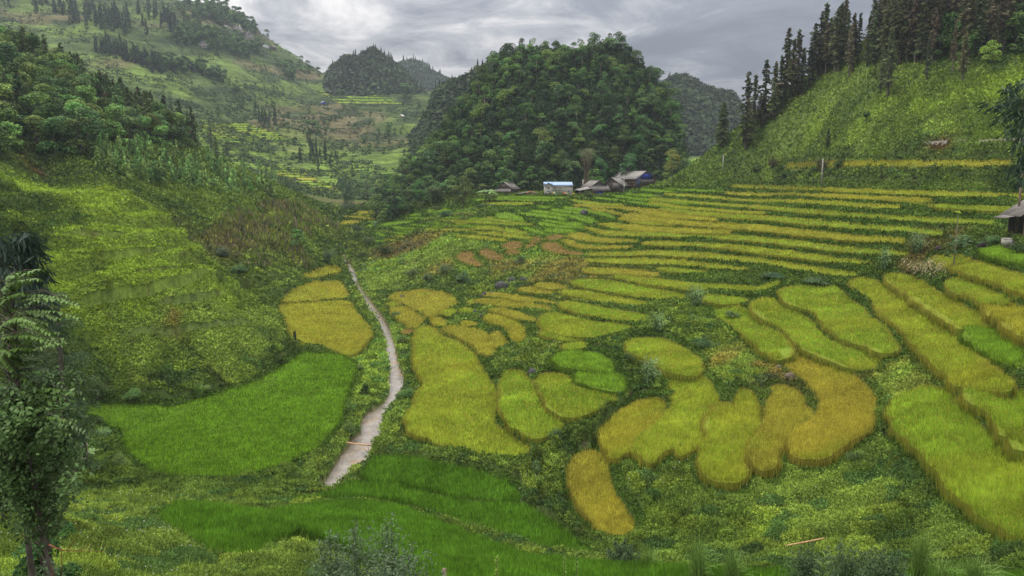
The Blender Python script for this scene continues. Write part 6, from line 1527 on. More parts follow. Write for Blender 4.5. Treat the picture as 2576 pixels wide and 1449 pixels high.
for i, (X, Yb, Yt, w_, col, lab) in enumerate([
    (2065, 437, 372, 70, (.085, .095, .034), 'large brownish bush on the bank below the columnar ivy dark tree'), (1945, 426, 384, 50, (.085, .095, .032), 'brownish bush on the bank left of the lone yellow strip'),
    (2110, 425, 392, 46, mdg, 'green bush right of the large brownish one'), (1905, 430, 405, 40, mdg, 'low green bush at the left end of the road bank'),
    (562, 655, 605, 62, (.075, .105, .060), 'pale leaved shrub on the edge of the left spur'), (600, 690, 650, 60, dkg, 'dark shrub below the pale leaved one on the left spur'),
    (828, 668, 600, 56, (.050, .085, .036), 'tall bluish shrub where the stream bends out of view'), (895, 590, 552, 56, (.042, .062, .022), 'dark shrub above the stream at the far bend'),
    (925, 620, 580, 50, (.050, .078, .026), 'shrub on the right bank at the far bend'), (960, 650, 592, 70, mdg, 'broad leafy shrub right of the stream mouth'), (910, 655, 625, 40, mdg, 'low shrub at the water beside the flat boulder'),
    (1040, 702, 662, 60, (.050, .075, .024), 'dark leafy shrub in the light grass right of the stream'), (1075, 712, 672, 50, (.055, .08, .03), 'shrub beside the dark leafy one in the light grass'),
    (1120, 690, 655, 60, (.060, .088, .034), 'greyish mounded shrub left of the outcrop'), (1170, 715, 668, 60, (.055, .082, .03), 'mounded shrub just above the outcrop rocks'), (1308, 668, 636, 44, (.065, .078, .03), 'round dull shrub between the brown patches and the dry grass'),
    (1010, 668, 640, 44, ylg, 'yellowish shrub on the right stream bank'), (1100, 530, 512, 44, mdg, 'leafy bush left of the dark round tree'), (1120, 548, 522, 50, (.05, .088, .03), 'bush in front of the flat field by the dark round tree'),
    (1000, 540, 518, 36, mdg, 'bush behind the bamboo rail'), (1240, 500, 484, 30, ylg, 'light bush at the left wall of the barn'), (1215, 528, 505, 60, (.05, .08, .026), 'low bushes right below the dark round tree'),
    (1600, 490, 478, 24, mdg, 'small bush by the pole with the meter box'), (1478, 497, 470, 36, (.09, .12, .03), 'light green bush before the lean-to roof'), (1505, 497, 484, 36, mdg, 'dark bush under the lean-to roof'),
    (1328, 478, 452, 44, (.085, .12, .036), 'tall light thicket between the barn and the grey house'), (1352, 480, 456, 34, (.075, .11, .034), 'light thicket touching the grey house'), (1225, 470, 452, 30, ylg, 'bright bush behind the barn'),
    (1645, 808, 766, 46, (.14, .19, .03), 'yellow green shrub at the end of the light green strips'), (2420, 625, 575, 70, (.045, .085, .026), 'lush climbing thicket left of the open hut'), (2490, 620, 578, 80, (.05, .092, .028), 'broad leafy thicket in front of the open hut'),
    (2560, 640, 592, 60, (.05, .09, .026), 'leafy thicket at the right edge below the hut'), (1575, 925, 870, 50, mdg, 'dark leafy shrub in the gully above the lower reed clump'),
    (1400, 1110, 1065, 70, (.075, .115, .04), 'bright weedy mound between the tongue field and the golden lobe'), (1350, 1200, 1150, 80, (.060, .095, .03), 'weedy mound at the bottom of the gully'), (1395, 1270, 1220, 60, mdg, 'dark shrub beside the deep green rice steps'),
    (880, 1105, 1045, 44, mdg, 'shrub on the left bank above the bamboo pole'), (920, 1000, 950, 40, (.045, .08, .024), 'dark shrub on the left bank beside the bright grass'), (905, 935, 905, 36, ylg, 'bright leafy weed on the left bank'),
    (1010, 870, 835, 44, ylg, 'yellowish shrub on the right bank by the big field'), (1025, 1010, 960, 50, mdg, 'shrub on the right bank below the rapids'), (995, 800, 775, 40, (.045, .078, .028), 'dark shrub over the shallow brown water'),
    (255, 1110, 1060, 80, (.065, .10, .034), 'mounded shrub at the left tip of the vivid green field'), (300, 1190, 1125, 90, (.060, .10, .028), 'shrub on the bank left of the vivid green field'), (400, 1230, 1190, 80, dkg, 'dark leafy mound under the vivid green field'), (560, 1235, 1205, 90, mdg, 'leafy mound in the middle of the bank below the vivid green field'),
    (760, 1215, 1175, 70, mdg, 'leafy mound at the stream end of the bank below the vivid green field'), (250, 1010, 940, 90, (.045, .068, .02), 'dark thicket at the foot of the left spur'), (340, 1010, 960, 80, mdg, 'thicket by the narrow left end of the vivid green field'),
    (1750, 812, 785, 50, mdg, 'shrub at the foot of the middle reed clump'), (1840, 800, 775, 60, (.055, .095, .03), 'creeper mound left of the slanting fan'), (2050, 716, 690, 110, (.052, .09, .034), 'broad leaved creeper hump above the widest fan field'), (1950, 700, 680, 90, (.058, .098, .045), 'patch of big pale leaves in the gully above the fan'),
    (1780, 880, 835, 90, (.065, .10, .035), 'flowering weed mound right of the lower reed clump'), (2150, 1165, 1120, 90, (.06, .105, .03), 'leafy hump on the ridge between the orange field and the corner field')]):
    bush(X, Yb, Yt, w_, col, lab, seed=1000+i, n=int(700+w_*16))
for i, (X, Yb, Yt, w_, lab) in enumerate([(2470, 632, 598, 50, 'large purple leaved shrub below the papaya'), (2362, 632, 612, 26, 'small round purple shrub at the corner of the long terraces'), (2545, 628, 600, 44, 'purple leaved shrub at the right edge')]):
    bush(X, Yb, Yt, w_, (.045, .028, .036), lab, 'purple_shrub', seed=1100+i)
for i in range(26):
    X = 1960+24*i+rs_.uniform(-8, 8); Y = (446 if i % 2 else 432)+rs_.uniform(-3, 3)
    o = bush(X, Y, Y-rs_.uniform(13, 24), rs_.uniform(34, 60), [mdg, (.05, .08, .022), ylg][i % 3], ['green', 'dark', 'yellowish'][i % 3]+(' lower' if i % 2 else ' upper')+' row bush on the road bank '+wh(X, [2066, 2200, 2350, 2480], ['left of the concrete pole', 'right of the concrete pole', 'in the middle of the bank', 'toward the right', 'near the frame edge']), seed=2000+i, n=700); o['group'] = 'bushes of the road bank'
M_reed = mat('reed_leaves', attr=True, rough=.5, trans=.2)
def grassclump(X, Yb, Yt, wpx, col, lab, name, cat, seed, n=60, D=None, stalk=True, wd=.05, droop=.6):
    p, u, H_ = hgt(X, Yb, Yt, D); rs = np.random.default_rng(seed); A_ = Acc(); W_ = wpx*u/2; wd = max(wd, u*.5)
    for k in range(n):
        a = rs.uniform(0, 6.28); L_ = H_*rs.uniform(.55, 1.08); lean = rs.uniform(.05, .9)*W_; bx0, by0 = rs.normal(0, W_*.16, 2)
        ts = np.linspace(0, 1, 6); cx_ = bx0+math.cos(a)*lean*ts**2; cy_ = by0+math.sin(a)*lean*ts**2; cz_ = L_*(ts-.28*droop*ts**3*(lean/W_+.3))
        wv = wd*(1-ts**2*.95)*rs.uniform(.7, 1.2); sx, sy = -math.sin(a), math.cos(a)
        if abs(sx) < .5: sx = .7
        cl = np.array(col)*rs.uniform(.7, 1.4)
        V = []
        for i in range(6): V += [(cx_[i]-sx*wv[i], cy_[i]-sy*wv[i], cz_[i]), (cx_[i]+sx*wv[i], cy_[i]+sy*wv[i], cz_[i]+.01)]
        A_.add(V, [(2*i, 2*i+1, 2*i+3, 2*i+2) for i in range(5)], cl)
        if stalk:
            for j in range(6):       # side leaves that arch away from the stalk
                t = .35+.65*j/6; i = min(4, int(t*5)); f = t*5-i; c = np.array([cx_[i]+(cx_[i+1]-cx_[i])*f, cy_[i]+(cy_[i+1]-cy_[i])*f, cz_[i]+(cz_[i+1]-cz_[i])*f])
                b = rs.uniform(0, 6.28); ll = H_*.11*rs.uniform(.6, 1.3); e = c+np.array([math.cos(b)*ll, math.sin(b)*ll, ll*.25]); g = e+np.array([math.cos(b)*ll*.5, math.sin(b)*ll*.5, -ll*.55]); s2 = np.array([-math.sin(b), math.cos(b), .4])*wd*.7
                A_.add([c, e-s2, g, e+s2], [(0, 1, 2, 3)], cl*rs.uniform(.8, 1.35))
    o = A_.make(name, [M_reed]); o.location = p; return tag(o, lab, cat)
gr = (.13, .20, .075)
for i, (X, Yb, Yt, w_, lab) in enumerate([(1750, 782, 712, 80, 'tall bluish reed clump in the gully between the terraces and the fan'), (1655, 842, 782, 66, 'reed clump leaning left, below the yellow green shrub'), (1632, 978, 888, 84, 'big reed clump right of the crescent field'),
                                         (2308, 640, 572, 76, 'dense reed clump at the end of the long terraces'), (2222, 678, 618, 44, 'thin reed clump left of the dried corn'), (1805, 770, 745, 20, 'single reed stems right of the tall bluish clump')]):
    grassclump(X, Yb, Yt, w_, gr, lab, 'reed_clump', 'reeds', 1200+i, n=44 if w_ > 30 else 6, wd=.07, droop=.35)
for i, (X, Yb, Yt, w_, D, lab) in enumerate([(1800, 1400, 1308, 90, 46, 'bright grass tussock among weeds at the lower right'), (1890, 1405, 1340, 80, 46, 'lower rounded grass tussock right of the bright one'), (2405, 1395, 1292, 80, 40, 'dark upright grass tussock near the corner field'),
                                            (2470, 1449, 1370, 110, 36, 'wide grass tussock in the lower right corner'), (2560, 1449, 1360, 110, 35, 'grass tussock cut by the right frame edge at the bottom'), (1660, 1400, 1345, 70, 50, 'grass tuft beside the golden tongue'), (500, 995, 950, 50, None, 'pale grass tuft hanging at the foot of the left spur')]):
    grassclump(X, Yb, Yt, w_*1.5, (.15, .24, .05), lab, 'grass_tussock', 'grass tussock', 1300+i, n=260, D=D, stalk=False, wd=.018, droop=1.4)
# dead bamboo against the round hill
def deadbamboo():
    p, u, H_ = hgt(1475, 470, 372, 348); rs = np.random.default_rng(77); A_ = Acc()
    for k in range(34):
        a = rs.uniform(0, 6.28); ln_ = rs.uniform(.1, 1)*24*u; V, Fc = tube([(rs.normal(0, 1), rs.normal(0, .6), 0), (math.cos(a)*ln_*.3, math.sin(a)*ln_*.3, H_*.5), (math.cos(a)*ln_, math.sin(a)*ln_, H_*rs.uniform(.75, 1.02))], [.11, .09, .04], 4); A_.add(V, Fc, np.array([.24, .20, .125])*rs.uniform(.7, 1.2))
    q = 900; t = rs.uniform(.45, 1, q); a = rs.uniform(0, 6.28, q); rr = t**2*24*u*rs.uniform(.2, 1, q); V, Fc, C = leafquads(np.stack([rr*np.cos(a), rr*np.sin(a), t*H_], 1), q, .5, rs, np.array([.15, .135, .075])[None]*rs.uniform(.6, 1.3, (q, 1))); A_.add(V, Fc, C)
    o = A_.make('bamboo_clump', [M_reed]); o.location = p; tag(o, 'withered pale bamboo clump at the foot of the round hill', 'bamboo')
deadbamboo()
def banana(X, Yb, Yt, lab, seed, D=None, nl=9):
    p, u, H_ = hgt(X, Yb, Yt, D); rs = np.random.default_rng(seed); r = empty('banana_plant', p, 0, lab, 'banana plant')
    part('stem', lambda A_: A_.add(*tube([(0, 0, -.2), (.05, 0, H_*.3), (0, 0, H_*.55)], [H_*.05, H_*.042, H_*.02], 7), np.array([.16, .20, .08])), M_reed, r)
    for k in range(nl):
        a = 6.28*k/nl+rs.uniform(-.2, .2); L_ = H_*rs.uniform(.45, .62); up = rs.uniform(.5, 1.2)
        def lf(A_):
            ts = np.linspace(0, 1, 9); V = []; dx, dy = math.cos(a), math.sin(a)
            for t in ts:
                rr = L_*t*math.cos(up*.6); z = H_*.5+L_*(math.sin(up)*t-.75*t*t*(1.3-up*.4)); w_ = H_*.085*(math.sin(math.pi*min(1, t*.94+.06))**.6); V += [(dx*rr-dy*w_, dy*rr+dx*w_, z-w_*.35), (dx*rr, dy*rr, z), (dx*rr+dy*w_, dy*rr-dx*w_, z-w_*.35)]
            Fc = [(3*i+j, 3*i+j+1, 3*i+j+4, 3*i+j+3) for i in range(8) for j in (0, 1)]; A_.add(V, Fc, np.array([.12, .20, .055])*rs.uniform(.8, 1.4))
        part('leaf', lf, M_reed, r)
banana(1222, 484, 456, 'banana plant with split pale leaves left of the barn', 1, 322); banana(1232, 484, 462, 'smaller banana plant next to the barn', 2, 330); banana(1037, 506, 482, 'banana plant alone in the dull grass below the round hill', 3)
banana(170, 1215, 1118, 'banana plant beside the muddy pool', 4, 96, 8)
banana(1100, 1139, 1122, 'small banana sucker above the deep green rice', 5)
def papaya():
    p, u, H_ = hgt(2418, 625, 536, 118); rs = np.random.default_rng(5); r = empty('papaya_tree', p, 0, 'papaya tree with bare stem tip and big lobed leaves left of the open hut', 'papaya tree')
    part('trunk', lambda A_: A_.add(*tube([(0, 0, -.4), (.1, 0, H_*.5), (0, 0, H_)], [.13, .1, .06], 6), np.array([.26, .22, .15])), M_reed, r)
    def cr(A_):
        for k in range(46):
            a = rs.uniform(0, 6.28); z0 = H_*rs.uniform(.28, .66); L_ = rs.uniform(.8, 2.1); e = np.array([math.cos(a)*L_, math.sin(a)*L_*.8, z0+rs.uniform(-.3, .5)])
            for j in range(7):
                b = a+(j-3)*.5; q = e+np.array([math.cos(b)*.62, math.sin(b)*.62, -.15]); s2 = np.array([-math.sin(b)*.12, math.cos(b)*.12, 0.05]); A_.add([e, (e+q)/2-s2, q, (e+q)/2+s2], [(0, 1, 2, 3)], np.array([.055, .11, .035])*rs.uniform(.7, 1.4))
    part('crown', cr, M_reed, r)
    def topf(A_):
        for k in range(7): lump_mesh(A_, (rs.uniform(-.35, .35), rs.uniform(-.2, .2), H_+rs.uniform(-.05, .25)), (.16, .14, .12), rs, np.array([.35, .45, .04]))
    part('young_leaves', topf, M_reed, r)
papaya()
# dried corn
def cornproto(seed, dryness):
    rs = np.random.default_rng(seed); A_ = Acc(); A_.add(*tube([(0, 0, -.2), (.03, 0, 1.1), (.08, .02, 2.1)], [.03, .025, .01], 4), np.array([.30, .26, .12]))
    for k in range(9):
        z0 = .35+.18*k; a = k*2.6+rs.normal(0, .3); L_ = rs.uniform(.5, .85); cl = np.array([.36, .30, .15]) if rs.random() < dryness else np.array([.13, .20, .05])
        V = []
        for t in np.linspace(0, 1, 6):
            w_ = .045*math.sin(math.pi*(t*.9+.08))+.004; rr = L_*t; z = z0+L_*(.75*t-1.25*t*t); V += [(math.cos(a)*rr-math.sin(a)*w_, math.sin(a)*rr+math.cos(a)*w_, z), (math.cos(a)*rr+math.sin(a)*w_, math.sin(a)*rr-math.cos(a)*w_, z)]
        A_.add(V, [(2*i, 2*i+1, 2*i+3, 2*i+2) for i in range(5)], cl*rs.uniform(.8, 1.2))
    return A_
cps = [single('corn_plant', cornproto(s_, d_), [M_reed], 'dried corn plant in the small patch above the slanting fan', 'corn plant', 'dried corn plants above the slanting fan') for s_, d_ in ((1, .8), (2, .5), (3, .95))]
for i in range(42):
    X = 2275+rs_.normal(52, 30); Y = 690+(X-2327)*.12+rs_.normal(0, 8)
    x, y, z = at(X, Y); put(cps[i % 3], (x, y, z+.15), rs_.uniform(0, 6), rs_.uniform(.85, 1.3))
# ------------------------------------------------------------------ close plants at the frame edges
def branchy(base, tips_, rad):
    A_ = Acc()
    for t in tips_:
        m1 = base+(t-base)*.45+np.array([0, 0, np.linalg.norm(t-base)*.1]); A_.add(*tube([base, m1, t], [rad, rad*.6, rad*.15], 5))
    return A_
def P3(X, Y, D):
    a, t = ray(X, Y); return np.array([float(a)*D, D, float(t)*D])
def pinnate():
    rs = np.random.default_rng(15); D = 14.0
    x, y = float(ray(62, 1300)[0])*D, D; z = float(TZ(np.array([x]), np.array([y]))[0]); b = np.array([x, y, z])
    r = empty('pinnate_tree', tuple(b), 0, 'close young tree with long feather like leaves at the left edge', 'tree')
    T_ = Acc(); A_ = Acc(); trunk_top = P3(40, 800, D)-b
    T_.add(*tube([(0, 0, -.4), (.02, 0, (P3(58, 1310, D)-b)[2]), P3(50, 1050, D)-b, trunk_top], [.06, .05, .04, .015], 7))
    T_.add(*tube([(.1, .1, -.4), P3(72, 1340, D)-b, P3(78, 1200, D)-b], [.03, .025, .01], 6))
    # fronds: start on the trunk, end at a tip
    fr = [((30, 760), (200, 768)), ((20, 780), (150, 800)), ((25, 720), (95, 700)), ((0, 740), (60, 705)), ((10, 850), (135, 865)), ((20, 870), (160, 850)), ((5, 820), (90, 812)), ((25, 930), (185, 985)), ((10, 940), (120, 925)), ((0, 900), (100, 885)),
          ((30, 1000), (195, 990)), ((30, 1030), (150, 1010)), ((10, 1010), (100, 1060)), ((40, 1060), (190, 1055)), ((50, 1080), (215, 1080)), ((40, 1100), (130, 1090)), ((50, 1120), (160, 1165)), ((40, 1140), (120, 1190)), ((60, 1150), (190, 1210)), ((50, 1180), (170, 1250)),
          ((40, 1180), (110, 1240)), ((20, 1150), (60, 1230)), ((50, 1220), (140, 1290)), ((40, 1240), (90, 1310)), ((20, 1220), (10, 1300)), ((10, 1100), (-30, 1150)), ((10, 1000), (-40, 1020)), ((0, 1180), (-30, 1260)), ((20, 1060), (60, 1130)), ((45, 1130), (100, 1140)), ((0, 960), (60, 990)), ((0, 800), (-40, 790)), ((0, 1060), (50, 1075)), ((10, 880), (50, 915)), ((0, 1130), (40, 1170))]
    fr = fr+[((a[0]+rs.uniform(-14, 14), a[1]+rs.uniform(-25, 30)), (b_[0]*1.0+rs.uniform(-60, 14), b_[1]+rs.uniform(-30, 40))) for a, b_ in fr for _ in (0, 1, 2, 3)]
    for i, (s, e_) in enumerate(fr):
        dd = rs.normal(0, .5); p0 = P3(s[0], s[1], D+dd*.4)-b; p1 = P3(e_[0], e_[1], D+dd*1.2)-b
        tY = np.clip((s[1]-700)/600, 0, 1); near = b*0+np.array([trunk_top[0]*(1-tY), trunk_top[1]*(1-tY), p0[2]-.25])
        ln_ = np.linalg.norm(p1-p0); mid = (p0+p1)/2+np.array([0, 0, ln_*.13]); T_.add(*tube([near, p0, mid, p1], [.014, .009, .006, .002], 4))
        lit = (.085, .15, .028) if (s[1] < 900 or rs.random() < .2) else ((.06, .105, .030) if rs.random() < .5 else (.052, .088, .034))  # light and shade put into frond colour: upper ones lighter, lower ones darker
        for k in range(17):
            t = .08+.92*k/16; c = (1-t)**2*p0+2*t*(1-t)*mid+t*t*p1; tg = (p1-p0)/ln_
            for sd_ in (-1, 1):
                dirv = tg*.45+np.array([0, sd_*.85, -.35 if sd_ > 0 else -.12])+np.array([0, 0, -.2])*(1 if sd_ > 0 else .2)+rs.normal(0, .15, 3); dirv /= np.linalg.norm(dirv)
                dirv2 = dirv*1.0; L_ = .17*(1-.45*abs(t-.5)); s2 = np.cross(dirv2, [0, 0.2, 1.0]); s2 = s2/np.linalg.norm(s2)*L_*.17
                A_.add([c, c+dirv2*L_*.45-s2, c+dirv2*L_+[0, 0, -.03], c+dirv2*L_*.45+s2], [(0, 1, 2, 3)], np.array(lit)*rs.uniform(.75, 1.35))
    A_.make('crown', [M_reed], parent=r); T_.make('trunk', [M_bark], parent=r, smooth=True)
pinnate()
def drooping(name, lab, cat, D, arches, seed, col, nleaf, ls, rootX, mt=None, rad=.03):
    """arching culms hung with long narrow leaves"""
    rs = np.random.default_rng(seed); x, y, z = hillpt(rootX, D); b = np.array([x, y, z]); r = empty(name, tuple(b), 0, lab, cat); A_ = Acc(); T_ = Acc()
    for (m_, e_) in arches:
        dd = rs.normal(0, .6); p1 = P3(m_[0], m_[1], D+dd)-b; p2 = P3(e_[0], e_[1], D+dd*1.5)-b; p0 = np.array([rs.normal(0, .2), rs.normal(0, .2), -.3])
        T_.add(*tube([p0, p0+(p1-p0)*.5+np.array([0, 0, .3]), p1, p2], [rad, rad*.8, rad*.5, rad*.15], 5))
        for k in range(nleaf):
            t = rs.random()**.8; c = p1+(p2-p1)*t+rs.normal(0, .18, 3)*ls*1.6; dv = np.array([rs.normal(0, .5), rs.normal(0, .5), -rs.uniform(.2, 1.1)])+(p2-p1)/np.linalg.norm(p2-p1)*.5; dv /= np.linalg.norm(dv)
            s2 = np.cross(dv, [0.1, 1, .2]); s2 = s2/np.linalg.norm(s2)*ls*.10; L_ = ls*rs.uniform(.7, 1.3); A_.add([c, c+dv*L_*.4-s2, c+dv*L_, c+dv*L_*.4+s2], [(0, 1, 2, 3)], np.array(col)*rs.uniform(.6, 1.5))
    A_.make('foliage', [M_reed], parent=r); T_.make('stems', [M_bark], parent=r)
drooping('bamboo_clump', 'dark drooping bamboo on the left edge above the feather leaved tree', 'bamboo', 46, [((-20, 640), (60, 600)), ((0, 610), (100, 640)), ((20, 620), (115, 690)), ((-10, 600), (40, 640)), ((30, 600), (80, 600)), ((0, 660), (90, 720)), ((20, 680), (120, 745)), ((-20, 620), (20, 700)), ((40, 640), (70, 700)), ((0, 700), (80, 770)), ((30, 740), (130, 790))], 3, (.042, .070, .045), 190, .75, -20)
drooping('bamboo_clump', 'dark bamboo fronds hanging in from the right edge over the hillside', 'bamboo', 52, [((2560, 215), (2530, 262)), ((2590, 205), (2520, 225)), ((2600, 225), (2550, 290)), ((2585, 262), (2480, 268)), ((2600, 275), (2500, 300)), ((2600, 290), (2530, 335)), ((2590, 300), (2560, 370)), ((2600, 380), (2560, 440)), ((2600, 400), (2540, 430)), ((2600, 420), (2555, 470)), ((2600, 250), (2560, 250)), ((2600, 330), (2570, 400))], 4, (.042, .075, .042), 62, .6, 2860)
for i, (X, Yb, Yt, w_, D, col, lab) in enumerate([(110, 960, 690, 130, 84, (.034, .050, .026), 'tall dark tree behind the feather leaved one, against the left spur'), (60, 1080, 860, 150, 78, (.036, .055, .024), 'dark tree low at the left edge behind the feather leaved one'), (150, 1060, 880, 110, 88, (.040, .062, .026), 'dark leafy tree at the foot of the left spur'), (-10, 1130, 780, 130, 70, (.036, .054, .026), 'dark tree cut by the left frame edge')]):
    treeat(X, Yb, Yt, w_, col, lab, seed=1400+i, n=9000, low=-.14, lob=26, D=D, ls=.34)
treeat(20, 1560, 880, 210, (.042, .066, .022), 'dense dark foliage close behind the feather leaved tree at the left edge', seed=1450, n=9000, low=-.1, lob=26, D=19, ls=.2)
def leafysapling():
    rs = np.random.default_rng(1451); D = 13.3; b = np.array(hillpt(60, D)); r = empty('broadleaf_tree', tuple(b), 0, 'dark leafy sapling with small leaves, grown through the feather leaved tree', 'tree'); A_ = Acc(); T_ = Acc()
    top = P3(45, 1000, D)-b; T_.add(*tube([(0, 0, -.3), top*.5+[.03, 0, 0], top], [.035, .028, .01], 6))
    for k in range(52):
        Y0 = rs.uniform(960, 1235); X1 = rs.uniform(-60, 235-abs(Y0-1080)*.35); t0 = (1560-Y0)/600; s = top*min(1, max(.3, t0)); e = P3(X1, Y0-rs.uniform(-40, 30), D+rs.uniform(-.9, .9))-b; mid = (s+e)/2+[0, 0, .06]
        T_.add(*tube([s, mid, e], [.012, .008, .003], 4)); q = 170; t = rs.uniform(.25, 1.05, q)[:, None]; c = (1-t)**2*s+2*t*(1-t)*mid+t*t*e+rs.normal(0, .075, (q, 3))*(.5+t)
        V, Fc, C = leafquads(c, q, .075, rs, np.array([.085, .145, .042])[None]*rs.uniform(.5, 1.3)*rs.uniform(.6, 1.5, (q, 1)), droop=.5); A_.add(V, Fc, C)
    A_.make('crown', [M_reed], parent=r); T_.make('trunk', [M_bark], parent=r, smooth=True)
leafysapling()
bush(110, 1130, 1060, 120, (.045, .072, .024), 'dark bush left of the muddy pool', seed=1501, n=2000, D=86); bush(60, 1230, 1150, 130, (.05, .08, .024), 'bush in front of the muddy pool', seed=1502, n=2200, D=66)
def feathery(X, Yt, D, wpx, lab, seed, col=(.085, .125, .062)):
    x, y, z = hillpt(X, D); u = D/F; H_ = float(ray(X, Yt)[1])*D-z; rs = np.random.default_rng(seed); A_ = Acc(); W_ = wpx*u/2
    for k in range(26):
        a = rs.uniform(0, 6.28); rr = W_*rs.uniform(.1, 1); hh = H_*rs.uniform(.62, 1.0)*(1-.25*rr/W_); top = np.array([rr*math.cos(a), rr*math.sin(a)*.7, hh]); A_.add(*tube([(0, 0, -.3), top*np.array([.6, .6, .5]), top], [.016, .011, .004], 4), np.array([.12, .09, .05]), 1)
        q = 210; t = rs.uniform(.42, 1, q); sp_ = (1.05-t)*H_*.17+.02; c = np.stack([top[0]*(.35+.65*t), top[1]*(.35+.65*t), hh*t], 1)+rs.normal(0, 1, (q, 3))*sp_[:, None]*np.array([1, 1, .5])
        V, Fc, C = leafquads(c, q, .05+D*.0009, rs, np.array(col)[None]*rs.uniform(.6, 1.45, (q, 1)), flat=.8); A_.add(V, Fc, C, 0)
    o = A_.make('feathery_shrub', [M_leaf, M_bark]); o.location = (x, y, z); tag(o, lab, 'shrub')
for i, (X, Yt, D, w_, lab) in enumerate([(860, 1255, 21, 150, 'tall feathery grey green shrub left in the bottom centre group'), (955, 1262, 20, 190, 'tallest feathery grey green shrub of the bottom centre group'), (1035, 1320, 19, 190, 'broad feathery shrub right in the bottom centre group'), (800, 1300, 22, 110, 'thin feathery shrub at the left end of the bottom centre group'),
                                        (930, 1350, 17, 170, 'low feathery shrub in front of the bottom centre group'), (1080, 1390, 17, 110, 'small feathery shrub right of the wooden post'), (20, 1380, 18, 130, 'feathery weed at the bottom left corner')]):
    feathery(X, Yt, D, w_, lab, 1600+i)
for i, (X, Yt, D, w_, lab) in enumerate([(2200, 1335, 38, 180, 'broad dull green shrub above the rice at the bottom right'), (2320, 1355, 36, 160, 'dull green shrub beside the dark tussock'), (2090, 1350, 40, 120, 'dull green shrub right of the fallen bamboo pole'), (1590, 1350, 52, 110, 'grey green shrub under the tip of the golden tongue')]):
    feathery(X, Yt, D, w_, lab, 1700+i, (.070, .112, .046))
def redstem():
    D = 16; b = np.array(hillpt(115, D)); A_ = Acc(); A_.add(*tube([np.zeros(3)-[0, 0, .2], P3(114, 1385, D)-b, P3(122, 1370, D)-b, P3(150, 1382, D)-b, P3(165, 1385, D)-b, P3(215, 1386, D)-b, P3(265, 1388, D)-b], [.028, .022, .02, .014, .01, .006, .003], 6))
    A_.add(*tube([P3(155, 1384, D)-b, P3(156, 1449, D)-b], [.008, .006], 5)); A_.add(*tube([P3(165, 1385, D)-b, P3(190, 1360, D)-b, P3(205, 1315, D)-b], [.008, .005, .002], 5)); A_.add(*tube([P3(190, 1386, D)-b, P3(225, 1372, D)-b, P3(231, 1380, D)-b], [.006, .004, .003], 5))
    o = A_.make('bare_red_stem', [mat('red_bark', base=(.16, .045, .03), rough=.7, noise=[(8, .3)])], smooth=True); o.location = tuple(b); tag(o, 'bare reddish bent stem with thin side twigs at the bottom left', 'dead stem')
redstem()
A_ = Acc(); A_.add(*tube([(0, 0, -1), (.01, 0, 0), (0, .01, 0.02)], [.07, .065, .01], 8)); o = A_.make('wooden_post', [M_wood]); pp = P3(1117, 1431, 19); o.location = tuple(pp); tag(o, 'short wooden post standing in the rice edge at the bottom centre', 'post')
def leafyplant(X, Yb, Yt, D, lab, seed, col, L_=.32, n=12):
    p = P3(X, Yb, D); H_ = (P3(X, Yt, D)-p)[2]; rs = np.random.default_rng(seed); A_ = Acc(); A_.add(*tube([(0, 0, -.6), (0, 0, H_*.9)], [.015, .008], 4), np.array([.1, .14, .04]))
    for k in range(n):
        a = k*2.4; z0 = H_*(.15+.8*k/n); up = rs.uniform(.2, 1.2); e = np.array([math.cos(a)*math.cos(up), math.sin(a)*math.cos(up), math.sin(up)]); s2 = np.array([-math.sin(a), math.cos(a), .1])*L_*.2; c = np.array([0, 0, z0])
        A_.add([c, c+e*L_*.5-s2, c+e*L_+[0, 0, -.05], c+e*L_*.5+s2], [(0, 1, 2, 3)], np.array(col)*rs.uniform(.8, 1.3))
    o = A_.make('leafy_plant', [M_reed]); o.location = tuple(p); tag(o, lab, 'plant')
leafyplant(2068, 1460, 1395, 20, 'upright broad leaved plant at the bottom edge, right of centre', 1, (.075, .12, .02), .34, 14)
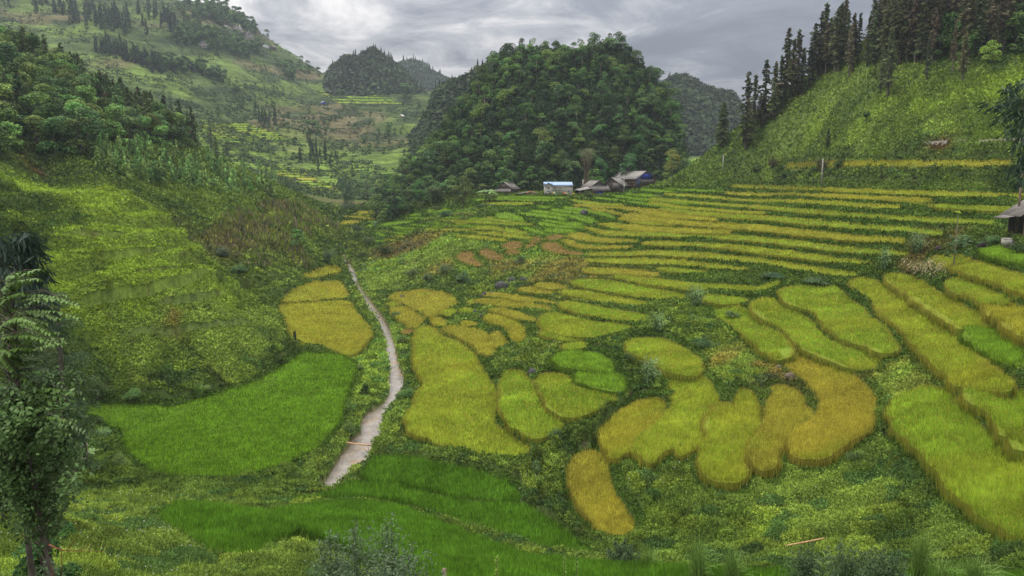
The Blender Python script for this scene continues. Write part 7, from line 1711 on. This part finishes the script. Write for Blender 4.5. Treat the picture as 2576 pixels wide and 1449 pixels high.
leafyplant(1250, 1460, 1395, 18, 'yellow green leafy sprig at the bottom edge left of the middle', 2, (.16, .22, .03), .10, 40); leafyplant(1420, 1460, 1395, 18, 'small leafy sprig at the middle of the bottom edge', 3, (.12, .19, .03), .09, 34); leafyplant(1450, 1462, 1385, 18, 'taller leafy sprig beside the small one at the bottom edge', 4, (.10, .17, .03), .09, 36)
# mossy stump on the field corner, bare snag by the valley bend
A_ = Acc(); A_.add(*tube([(0, 0, -.3), (.05, 0, .9), (.0, 0, 2.2), (.1, 0, 2.5)], [.42, .28, .3, .1], 8)); o = A_.make('mossy_stump', [mat('dark_moss', base=(.03, .035, .018), rough=1, noise=[(4, .5)])]); o.location = at(742, 862); tag(o, 'dark mossy stump at the corner of the large golden field', 'stump')
def snag():
    p, u, H_ = hgt(836, 560, 500); A_ = Acc(); A_.add(*tube([(0, 0, -.3), (.2, 0, H_*.5), (.5, 0, H_)], [.16, .12, .03], 5))
    for t, d in ((.5, -1), (.62, 1), (.75, -1), (.85, 1)): A_.add(*tube([(.3*t+.1, 0, H_*t), (.3*t+d*1.2, .1, H_*(t+.1))], [.06, .02], 4))
    o = A_.make('dead_tree', [M_dwood]); o.location = p; tag(o, 'thin leafless tree above the stream at the valley bend', 'dead tree')
snag()
# ------------------------------------------------------------------ air
def haze():
    Vx, Vy0, Vy1, z0, z1 = 2600, -60, 2600, -120, 620
    V = [(-Vx, Vy0, z0), (Vx, Vy0, z0), (Vx, Vy1, z0), (-Vx, Vy1, z0), (-Vx, Vy0, z1), (Vx, Vy0, z1), (Vx, Vy1, z1), (-Vx, Vy1, z1)]
    mt = bpy.data.materials.new('haze'); mt.use_nodes = True; t = mt.node_tree; t.nodes.clear()
    o = t.nodes.new('ShaderNodeOutputMaterial'); v = t.nodes.new('ShaderNodeVolumePrincipled')
    v.inputs['Color'].default_value = (.80, .87, 1.0, 1); v.inputs['Density'].default_value = .00010; v.inputs['Anisotropy'].default_value = .2
    t.links.new(v.outputs[0], o.inputs['Volume'])
    h = mesh('haze', V, [(0, 3, 2, 1), (4, 5, 6, 7), (0, 1, 5, 4), (1, 2, 6, 5), (2, 3, 7, 6), (3, 0, 4, 7)], mt)
    tag(h, kind='stuff')
haze()
